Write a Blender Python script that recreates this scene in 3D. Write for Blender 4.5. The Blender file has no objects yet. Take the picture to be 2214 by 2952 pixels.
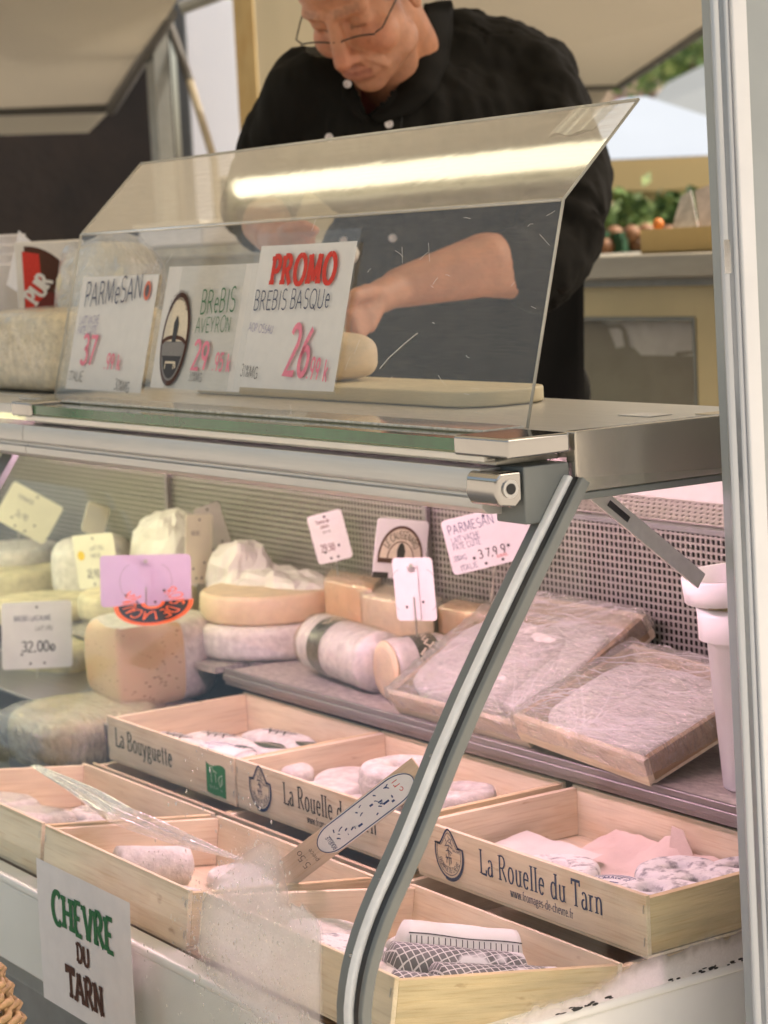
import bpy, bmesh, math, random
from mathutils import Vector, Matrix, noise as mnoise
R = math.radians
scene = bpy.context.scene
COL = scene.collection

# ------------------------------------------------------------------ camera
CAM = Vector((1.594, -0.960, 1.500))
HEAD, PITCH, ROLL = R(33.3), R(6.94), 0.05
FPX, PPX, PPY = 4700.0, 829.5, 1106.0            # focal length and centre in photo units (1659 x 2212)
_fh = Vector((-math.cos(HEAD), math.sin(HEAD), 0)); _r0 = Vector((math.sin(HEAD), math.cos(HEAD), 0)); _z = Vector((0, 0, 1))
FW = _fh * math.cos(PITCH) - _z * math.sin(PITCH)
_u0 = _z * math.cos(PITCH) + _fh * math.sin(PITCH)
RT = _r0 * math.cos(ROLL) - _u0 * math.sin(ROLL)
UP = _u0 * math.cos(ROLL) + _r0 * math.sin(ROLL)
cam_data = bpy.data.cameras.new('camera'); cam = bpy.data.objects.new('camera', cam_data); COL.objects.link(cam)
cam.matrix_world = Matrix(((RT.x, UP.x, -FW.x, CAM.x), (RT.y, UP.y, -FW.y, CAM.y), (RT.z, UP.z, -FW.z, CAM.z), (0, 0, 0, 1)))
cam_data.sensor_fit = 'VERTICAL'; cam_data.sensor_height = 36; cam_data.sensor_width = 27
cam_data.lens = FPX / 2212 * 36; cam_data.clip_start = 0.05; cam_data.clip_end = 400
cam_data.dof.use_dof = True; cam_data.dof.focus_distance = 2.2; cam_data.dof.aperture_fstop = 8.5
scene.camera = cam

# ------------------------------------------------------------------ light
SUN_EL, SUN_AZ = R(54), R(28)
world = bpy.data.worlds.new('World'); scene.world = world; world.use_nodes = True
wn = world.node_tree; sky = wn.nodes.new('ShaderNodeTexSky'); sky.sky_type = 'NISHITA'; sky.sun_disc = False
sky.sun_elevation = SUN_EL; sky.sun_rotation = SUN_AZ; sky.dust_density = 6.0; sky.air_density = 1.0; sky.ozone_density = 0.4
bg = wn.nodes['Background']; tint = wn.nodes.new('ShaderNodeMix'); tint.data_type = 'RGBA'; tint.blend_type = 'MULTIPLY'; tint.inputs[0].default_value = 1; tint.inputs[7].default_value = (1.0, .90, .76, 1)   # the photograph's warm white balance
wn.links.new(sky.outputs[0], tint.inputs[6]); wn.links.new(tint.outputs[2], bg.inputs[0]); bg.inputs[1].default_value = 0.15
sun_data = bpy.data.lights.new('sun', 'SUN'); sun_data.energy = 2.0; sun_data.angle = R(2.0); sun_data.color = (1, .95, .86)
sun = bpy.data.objects.new('sun', sun_data); COL.objects.link(sun)
_sd = Vector((math.sin(SUN_AZ) * math.cos(SUN_EL), math.cos(SUN_AZ) * math.cos(SUN_EL), math.sin(SUN_EL)))
sun.rotation_euler = _sd.to_track_quat('Z', 'Y').to_euler(); sun.location = (0, 0, 20)
vs = scene.view_settings; vs.view_transform = 'Standard'; vs.look = 'None'; vs.exposure = 1.12; vs.gamma = 1
cy = scene.cycles
cy.use_denoising = True; cy.max_bounces = 12; cy.transparent_max_bounces = 40; cy.diffuse_bounces = 5; cy.glossy_bounces = 5
cy.transmission_bounces = 8; cy.caustics_reflective = False; cy.caustics_refractive = False; cy.sample_clamp_indirect = 6.0
try: cy.denoising_input_passes = 'RGB_ALBEDO_NORMAL'; cy.denoising_prefilter = 'ACCURATE'
except Exception: pass

def at(px, py, X=None, Y=None, Z=None, D=None):
    """the point of the place that lies under a photo point, on a plane of known X, Y, Z or at a known distance"""
    d = FW + RT * ((px - PPX) / FPX) - UP * ((py - PPY) / FPX)
    t = D if D is not None else (X - CAM.x) / d.x if X is not None else (Y - CAM.y) / d.y if Y is not None else (Z - CAM.z) / d.z
    return CAM + d * t

# ------------------------------------------------------------------ objects
def tag(o, label=None, cat=None, group=None, kind=None):
    if label: o['label'] = label
    if cat: o['category'] = cat
    if group: o['group'] = group
    if kind: o['kind'] = kind
    return o
def thing(name, label, cat, loc=(0, 0, 0), rot=(0, 0, 0), group=None, mat=None):
    o = bpy.data.objects.new(name, None); COL.objects.link(o); o.empty_display_size = .02
    if mat is not None: o.matrix_basis = mat
    else: o.location = loc; o.rotation_euler = rot
    return tag(o, label, cat, group)
def dup(root, loc, rot, label=None, group=None, name=None):
    r = root.copy(); COL.objects.link(r); r.location = loc; r.rotation_euler = rot
    if label: r['label'] = label
    if group: r['group'] = group
    for ch in list(root.children):
        c = ch.copy(); COL.objects.link(c); c.parent = r
        for g in list(ch.children):
            d = g.copy(); COL.objects.link(d); d.parent = c
    return r
rnd = random.Random(7)
def nz(p, s=1.0, seed=0.0):
    return mnoise.noise(Vector((p[0] * s + seed * 3.1, p[1] * s - seed * 1.7, p[2] * s + seed)))
def fbm(p, s=1.0, seed=0.0, oct=3):
    a, t, f = 1.0, 0.0, s
    for k in range(oct): t += a * nz(p, f, seed + k * 5.3); a *= .5; f *= 2.1
    return t

class MB:
    def __init__(self): self.v = []; self.f = []; self.mi = []
    def add(self, vs, fs, m=0):
        b = len(self.v); self.v += [tuple(q) for q in vs]
        for f in fs: self.f.append([b + i for i in f]); self.mi.append(m)
        return self
    def box(self, x0, x1, y0, y1, z0, z1, m=0):
        return self.add([(x, y, z) for z in (z0, z1) for y in (y0, y1) for x in (x0, x1)],
                        [(0, 2, 3, 1), (4, 5, 7, 6), (0, 1, 5, 4), (2, 6, 7, 3), (0, 4, 6, 2), (1, 3, 7, 5)], m)
    def prism(self, pts, d, m=0):
        """polygon pts pushed along the vector d"""
        n = len(pts); P = [Vector(p) for p in pts]; d = Vector(d)
        return self.add(P + [p + d for p in P], [tuple(range(n))[::-1], tuple(range(n, 2 * n))] +
                        [(i, (i + 1) % n, n + (i + 1) % n, n + i) for i in range(n)], m)
    def grid(self, fn, nu, nv, m=0, closed=False):
        vs = [fn(i / nu, j / nv) for j in range(nv + 1) for i in range(nu + 1)]
        w = nu + 1
        return self.add(vs, [(j * w + i, j * w + i + 1, (j + 1) * w + i + 1, (j + 1) * w + i) for j in range(nv) for i in range(nu)], m)
    def tube(self, pts, r, n=10, m=0, cap=True):
        P = [Vector(p) for p in pts]; k = len(P); rs = r if isinstance(r, (list, tuple)) else [r] * k
        vs = []; a = None
        for i in range(k):
            t = (P[min(i + 1, k - 1)] - P[max(i - 1, 0)]).normalized()
            if a is None: a = t.orthogonal().normalized()
            else: a = (a - t * a.dot(t)).normalized()
            b = t.cross(a)
            vs += [P[i] + (a * math.cos(2 * math.pi * q / n) + b * math.sin(2 * math.pi * q / n)) * rs[i] for q in range(n)]
        fs = [(i * n + q, i * n + (q + 1) % n, (i + 1) * n + (q + 1) % n, (i + 1) * n + q) for i in range(k - 1) for q in range(n)]
        if cap: fs += [tuple(range(n))[::-1], tuple(range((k - 1) * n, k * n))]
        return self.add(vs, fs, m)
    def lathe(self, prof, c=(0, 0, 0), n=40, m=0, cap=True):
        c = Vector(c); k = len(prof)
        vs = [c + Vector((r * math.cos(2 * math.pi * q / n), r * math.sin(2 * math.pi * q / n), z)) for r, z in prof for q in range(n)]
        fs = [(i * n + q, i * n + (q + 1) % n, (i + 1) * n + (q + 1) % n, (i + 1) * n + q) for i in range(k - 1) for q in range(n)]
        if cap: fs += [tuple(range(n))[::-1], tuple(range((k - 1) * n, k * n))]
        return self.add(vs, fs, m)
    def sup(self, c, r, e=1.0, n=32, m=0, M=None, disp=None):
        """super-ellipsoid: e=1 round, smaller is boxier; disp(p) moves a point along its direction"""
        c = Vector(c); k = n // 2
        def s(x): return math.copysign(abs(x) ** e, x)
        vs = []
        for j in range(k + 1):
            a = -math.pi / 2 + math.pi * j / k
            for i in range(n):
                b = 2 * math.pi * i / n
                p = Vector((s(math.cos(a)) * s(math.cos(b)) * r[0], s(math.cos(a)) * s(math.sin(b)) * r[1], s(math.sin(a)) * r[2]))
                if disp: p = p + p.normalized() * disp(p)
                if M is not None: p = M @ p
                vs.append(c + p)
        fs = [(j * n + i, j * n + (i + 1) % n, (j + 1) * n + (i + 1) % n, (j + 1) * n + i) for j in range(k) for i in range(n)]
        return self.add(vs, fs, m)
    def build(self, name, mats, parent=None, smooth=False, bevel=0, world=False, seg=2, sub=0, auto=None):
        vs = self.v
        if world and parent is not None:
            q = parent.matrix_basis.inverted(); vs = [tuple(q @ Vector(p)) for p in vs]
        me = bpy.data.meshes.new(name); me.from_pydata(vs, [], self.f)
        ms = mats if isinstance(mats, (list, tuple)) else [mats]
        for q in ms: me.materials.append(q)
        for p, i in zip(me.polygons, self.mi): p.material_index = i; p.use_smooth = smooth
        bm = bmesh.new(); bm.from_mesh(me); bmesh.ops.remove_doubles(bm, verts=bm.verts, dist=1e-6)
        if len(bm.faces) < 60000: bmesh.ops.recalc_face_normals(bm, faces=bm.faces)
        bm.to_mesh(me); bm.free()
        o = bpy.data.objects.new(name, me); COL.objects.link(o)
        if parent is not None: o.parent = parent
        if bevel:
            b = o.modifiers.new('bevel', 'BEVEL'); b.width = bevel; b.segments = seg; b.limit_method = 'ANGLE'; b.angle_limit = R(40)
        if sub: s_ = o.modifiers.new('subdivision', 'SUBSURF'); s_.levels = sub; s_.render_levels = sub
        if bevel and not smooth:
            for p in me.polygons: p.use_smooth = True
            o.modifiers.new('normals', 'WEIGHTED_NORMAL')
        return o

# ------------------------------------------------------------------ materials
def newmat(name):
    m = bpy.data.materials.new(name); m.use_nodes = True; nt = m.node_tree
    for n in list(nt.nodes): nt.nodes.remove(n)
    out = nt.nodes.new('ShaderNodeOutputMaterial')
    return m, nt, out
def N(nt, typ, **kw):
    n = nt.nodes.new(typ)
    for k, v in kw.items():
        if k.startswith('i_'): n.inputs[k[2:].replace('_', ' ')].default_value = v
        else: setattr(n, k, v)
    return n
def c4(c): return (c[0], c[1], c[2], 1)
def mat(name, col, rough=.5, metal=0, var=.12, scale=20, stretch=(1, 1, 1), bump=0, bscale=60, bstretch=None, col2=None, spec=.5, detail=5,
        sss=0, coat=0, aniso=0, dist=.002):
    m, nt, out = newmat(name); L = nt.links.new
    b = N(nt, 'ShaderNodeBsdfPrincipled'); L(b.outputs[0], out.inputs[0])
    b.inputs['Roughness'].default_value = rough; b.inputs['Metallic'].default_value = metal; b.inputs['Specular IOR Level'].default_value = spec
    if coat: b.inputs['Coat Weight'].default_value = coat; b.inputs['Coat Roughness'].default_value = .1
    if sss: b.inputs['Subsurface Weight'].default_value = sss; b.inputs['Subsurface Scale'].default_value = .006; b.inputs['Subsurface Radius'].default_value = (1, .6, .4)
    tc = N(nt, 'ShaderNodeTexCoord'); mp = N(nt, 'ShaderNodeMapping'); mp.inputs['Scale'].default_value = stretch; L(tc.outputs['Object'], mp.inputs[0])
    nn = N(nt, 'ShaderNodeTexNoise', i_Scale=scale, i_Detail=detail, i_Roughness=.6); L(mp.outputs[0], nn.inputs['Vector'])
    rp = N(nt, 'ShaderNodeValToRGB'); e = rp.color_ramp.elements
    c2 = col2 or tuple(x * (1 - 2 * var) for x in col)
    e[0].position = .3; e[0].color = c4(c2); e[1].position = .7; e[1].color = c4(tuple(min(1, x * (1 + var * .5)) for x in col))
    L(nn.outputs[0], rp.inputs[0]); L(rp.outputs[0], b.inputs['Base Color'])
    if bump:
        mp2 = N(nt, 'ShaderNodeMapping'); mp2.inputs['Scale'].default_value = bstretch or stretch; L(tc.outputs['Object'], mp2.inputs[0])
        n2 = N(nt, 'ShaderNodeTexNoise', i_Scale=bscale, i_Detail=6, i_Roughness=.65); L(mp2.outputs[0], n2.inputs['Vector'])
        bp = N(nt, 'ShaderNodeBump', i_Strength=bump, i_Distance=dist); L(n2.outputs[0], bp.inputs['Height']); L(bp.outputs[0], b.inputs['Normal'])
    return m
def ink(name, col, rough=.6): return mat(name, col, rough, var=.08, scale=300, spec=.2)
def emit(name, col, s):
    m, nt, out = newmat(name); e = N(nt, 'ShaderNodeEmission'); e.inputs[0].default_value = c4(col); e.inputs[1].default_value = s
    nt.links.new(e.outputs[0], out.inputs[0]); return m
def glassy(name, tint=(1, 1, 1), f0=.05, f1=.75, rough=.02, haze=0.0, hcol=(.8, .8, .75), bump=0, bscale=40, bstretch=(1, 1, 1), hscale=90, hst=(1, 1, 1), power=4, dist=.004, streak=0):
    """clear sheet: see-through, mirror-like at grazing angles, with a veil of scratches or creases"""
    m, nt, out = newmat(name); L = nt.links.new
    tr = N(nt, 'ShaderNodeBsdfTransparent'); tr.inputs[0].default_value = c4(tint)
    gl = N(nt, 'ShaderNodeBsdfGlossy', i_Roughness=rough); gl.inputs[0].default_value = (1, 1, 1, 1)
    lw = N(nt, 'ShaderNodeLayerWeight', i_Blend=.5)
    tc = N(nt, 'ShaderNodeTexCoord')
    base = tr.outputs[0]
    if haze:
        df = N(nt, 'ShaderNodeBsdfDiffuse'); df.inputs[0].default_value = c4(hcol)
        tl = N(nt, 'ShaderNodeBsdfTranslucent'); tl.inputs[0].default_value = c4(hcol)
        ad = N(nt, 'ShaderNodeMixShader', i_Fac=.4); L(df.outputs[0], ad.inputs[1]); L(tl.outputs[0], ad.inputs[2])
        mp = N(nt, 'ShaderNodeMapping'); mp.inputs['Scale'].default_value = hst; L(tc.outputs['Object'], mp.inputs[0])
        n1 = N(nt, 'ShaderNodeTexNoise', i_Scale=hscale, i_Detail=8, i_Roughness=.7); L(mp.outputs[0], n1.inputs['Vector'])
        mr = N(nt, 'ShaderNodeMapRange'); mr.inputs[1].default_value = .35; mr.inputs[2].default_value = .75
        mr.inputs[3].default_value = haze * .62; mr.inputs[4].default_value = haze * 1.42; L(n1.outputs[0], mr.inputs[0])
        mx = N(nt, 'ShaderNodeMixShader'); L(mr.outputs[0], mx.inputs[0]); L(tr.outputs[0], mx.inputs[1]); L(ad.outputs[0], mx.inputs[2]); base = mx.outputs[0]
    pw = N(nt, 'ShaderNodeMath', operation='POWER'); pw.inputs[1].default_value = power; L(lw.outputs['Facing'], pw.inputs[0])
    ma = N(nt, 'ShaderNodeMath', operation='MULTIPLY_ADD', use_clamp=True); ma.inputs[1].default_value = f1; ma.inputs[2].default_value = f0; L(pw.outputs[0], ma.inputs[0])
    if bump:
        mp2 = N(nt, 'ShaderNodeMapping'); mp2.inputs['Scale'].default_value = bstretch; L(tc.outputs['Object'], mp2.inputs[0])
        n2 = N(nt, 'ShaderNodeTexNoise', i_Scale=bscale, i_Detail=5, i_Roughness=.6, i_Distortion=1.2); L(mp2.outputs[0], n2.inputs['Vector'])
        bp = N(nt, 'ShaderNodeBump', i_Strength=bump, i_Distance=dist); L(n2.outputs[0], bp.inputs['Height'])
        L(bp.outputs[0], gl.inputs['Normal']); L(bp.outputs[0], lw.inputs['Normal'])
    mx2 = N(nt, 'ShaderNodeMixShader'); L(ma.outputs[0], mx2.inputs[0]); L(base, mx2.inputs[1]); L(gl.outputs[0], mx2.inputs[2]); L(mx2.outputs[0], out.inputs[0])
    return m
def perforated(name, col, pitch=.0094, hole=.34, rough=.35, metal=.6):
    """sheet metal with rows of square holes one can see through (local x and z)"""
    m, nt, out = newmat(name); L = nt.links.new
    tc = N(nt, 'ShaderNodeTexCoord'); sp = N(nt, 'ShaderNodeSeparateXYZ'); L(tc.outputs['Object'], sp.inputs[0])
    ds = []
    for ax in (0, 2):
        a = N(nt, 'ShaderNodeMath', operation='DIVIDE'); a.inputs[1].default_value = pitch; L(sp.outputs[ax], a.inputs[0])
        f = N(nt, 'ShaderNodeMath', operation='FRACT'); L(a.outputs[0], f.inputs[0])
        s = N(nt, 'ShaderNodeMath', operation='SUBTRACT'); s.inputs[1].default_value = .5; L(f.outputs[0], s.inputs[0])
        q = N(nt, 'ShaderNodeMath', operation='ABSOLUTE'); L(s.outputs[0], q.inputs[0])
        p = N(nt, 'ShaderNodeMath', operation='POWER'); p.inputs[1].default_value = 5; L(q.outputs[0], p.inputs[0]); ds.append(p)
    ad = N(nt, 'ShaderNodeMath', operation='ADD'); L(ds[0].outputs[0], ad.inputs[0]); L(ds[1].outputs[0], ad.inputs[1])
    lt = N(nt, 'ShaderNodeMath', operation='LESS_THAN'); lt.inputs[1].default_value = hole ** 5; L(ad.outputs[0], lt.inputs[0])
    b = N(nt, 'ShaderNodeBsdfPrincipled'); b.inputs['Base Color'].default_value = c4(col); b.inputs['Roughness'].default_value = rough; b.inputs['Metallic'].default_value = metal
    tr = N(nt, 'ShaderNodeBsdfTransparent'); mx = N(nt, 'ShaderNodeMixShader')
    L(lt.outputs[0], mx.inputs[0]); L(b.outputs[0], mx.inputs[1]); L(tr.outputs[0], mx.inputs[2]); L(mx.outputs[0], out.inputs[0])
    return m
def wood(name, col, ax, rough=.6, bump=.25, var=.09, sc=9):
    st = [7, 7, 7]; st[ax] = .7
    bs = [9, 9, 9]; bs[ax] = .6
    m = mat(name, col, rough, var=var, scale=sc, stretch=st, bump=bump, bscale=26, bstretch=bs, spec=.25, detail=7, dist=.0015)
    nt = m.node_tree; L = nt.links.new; b = next(n for n in nt.nodes if n.type == 'BSDF_PRINCIPLED'); src = b.inputs['Base Color'].links[0].from_socket
    tc = next(n for n in nt.nodes if n.type == 'TEX_COORD'); oi = N(nt, 'ShaderNodeObjectInfo'); av = N(nt, 'ShaderNodeVectorMath', operation='ADD'); L(tc.outputs['Object'], av.inputs[0]); L(oi.outputs['Location'], av.inputs[1])
    mp = N(nt, 'ShaderNodeMapping'); s2 = [2.2, 2.2, 2.2]; s2[ax] = .8; mp.inputs['Scale'].default_value = s2; L(av.outputs[0], mp.inputs[0])
    for sc2, lo, hi, c_, k_ in ((11, .56, .74, (.80, .66, .50), .55), (30, .70, .78, (.42, .27, .16), .55), (5, .45, .75, (1.0, .93, .86), .6)):   # stains, knots, tone of each board
        n = N(nt, 'ShaderNodeTexNoise', i_Scale=sc2, i_Detail=3); L(mp.outputs[0], n.inputs['Vector']); r = N(nt, 'ShaderNodeMapRange'); r.inputs[1].default_value = lo; r.inputs[2].default_value = hi; r.inputs[4].default_value = k_; L(n.outputs[0], r.inputs[0])
        mx = N(nt, 'ShaderNodeMix', data_type='RGBA', blend_type='MULTIPLY'); L(r.outputs[0], mx.inputs[0]); L(src, mx.inputs[6]); mx.inputs[7].default_value = c4(c_); src = mx.outputs[2]
    fb = [160, 160, 160]; fb[ax] = 5; mf = N(nt, 'ShaderNodeMapping'); mf.inputs['Scale'].default_value = fb; L(av.outputs[0], mf.inputs[0]); nf = N(nt, 'ShaderNodeTexNoise', i_Scale=3, i_Detail=4); L(mf.outputs[0], nf.inputs['Vector'])
    rf = N(nt, 'ShaderNodeMapRange'); rf.inputs[1].default_value = .52; rf.inputs[2].default_value = .72; rf.inputs[4].default_value = .45; L(nf.outputs[0], rf.inputs[0]); mx = N(nt, 'ShaderNodeMix', data_type='RGBA', blend_type='MULTIPLY'); L(rf.outputs[0], mx.inputs[0]); L(src, mx.inputs[6]); mx.inputs[7].default_value = (.72, .58, .42, 1); src = mx.outputs[2]   # fibres
    L(src, b.inputs['Base Color']); return m
M = {}
POP = (.78, .67, .49)
M['wood_x'] = wood('poplar_along', POP, 0)
M['wood_y'] = wood('poplar_across', (.76, .645, .47), 1)
M['wood_saw'] = wood('poplar_sawn', (.68, .55, .33), 1, rough=.8, bump=.9, var=.13, sc=12)
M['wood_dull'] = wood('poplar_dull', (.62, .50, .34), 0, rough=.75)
M['board'] = wood('pine_board', (.62, .48, .26), 0, rough=.6)
M['batten'] = wood('brown_batten', (.30, .19, .10), 0)
M['steel'] = mat('brushed_steel', (.72, .69, .62), .34, .45, var=.06, scale=8, stretch=(1, 30, 30), bump=.05, bscale=50)
M['steel_end'] = mat('polished_steel', (.56, .52, .45), .22, .75, var=.05, scale=5, stretch=(1, 1, 1), bump=.05, bscale=9, dist=.01)
M['chrome'] = mat('chrome', (.42, .41, .39), .12, 1, var=.04, bump=.03, bscale=30)
M['alu'] = mat('anodised_aluminium', (.62, .61, .58), .42, .6, var=.05, scale=6, stretch=(1, 20, 20), bump=.04, bscale=80)
M['alu_dark'] = mat('grey_painted_metal', (.22, .23, .22), .45, .3, var=.08, scale=30)
M['grey_band'] = mat('grey_frame_paint', (.19, .205, .195), .5, .1, var=.07, scale=14, bump=.05, bscale=200)
M['white_gasket'] = mat('white_rubber', (.90, .91, .88), .55, 0, var=.08, scale=30)
M['black'] = mat('black_rubber', (.012, .013, .014), .35, 0, var=.2, scale=60)
M['shelf_steel'] = mat('shelf_steel', (.27, .25, .25), .36, .7, var=.08, scale=12, stretch=(1, 20, 20), bump=.06, bscale=60)
M['white_metal'] = mat('white_lacquered_metal', (.86, .85, .81), .35, 0, var=.05, scale=6, bump=.03, bscale=20)
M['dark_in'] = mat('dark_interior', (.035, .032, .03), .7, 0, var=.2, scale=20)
M['glass'] = glassy('clear_glass', (.985, .995, .985), f0=.015, f1=.28, rough=.01)
M['glass_edge'] = mat('green_glass_edge', (.02, .13, .045), .08, 0, var=.2, scale=14, stretch=(1, 1, 1), spec=.8)
M['paper'] = mat('white_paper', (.78, .76, .73), .65, 0, var=.03, scale=40, bump=.05, bscale=80, spec=.2)
M['tagw'] = mat('white_plastic_tag', (.80, .77, .77), .35, 0, var=.04, scale=30)
M['white_plastic'] = mat('white_plastic', (.80, .78, .79), .3, 0, var=.03, scale=30, sss=.0)
M['blue'] = ink('blue_ink', (.025, .05, .16)); M['navy'] = ink('navy_ink', (.02, .035, .10)); M['black_ink'] = ink('black_ink', (.02, .018, .018))
M['green_ink'] = ink('green_ink', (.03, .16, .06)); M['dkgreen'] = ink('dark_green_ink', (.03, .055, .035)); M['red_ink'] = ink('red_ink', (.62, .05, .035))
M['pink_ink'] = ink('pink_marker', (.82, .26, .35)); M['brown_ink'] = ink('brown_ink', (.085, .035, .022)); M['purple_ink'] = ink('purple_ink', (.20, .17, .38))
M['grey_ink'] = ink('grey_ink', (.25, .24, .23)); M['maroon'] = ink('maroon_print', (.16, .035, .03)); M['orange'] = ink('orange_print', (.75, .14, .035)); M['cream'] = ink('cream_print', (.75, .66, .5))
M['label_green'] = ink('green_label', (.02, .20, .05)); M['sun_yellow'] = ink('yellow_print', (.75, .52, .05)); M['charcoal'] = ink('charcoal_print', (.06, .06, .065))
M['silver'] = mat('staple_steel', (.6, .58, .55), .3, 1)
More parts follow.
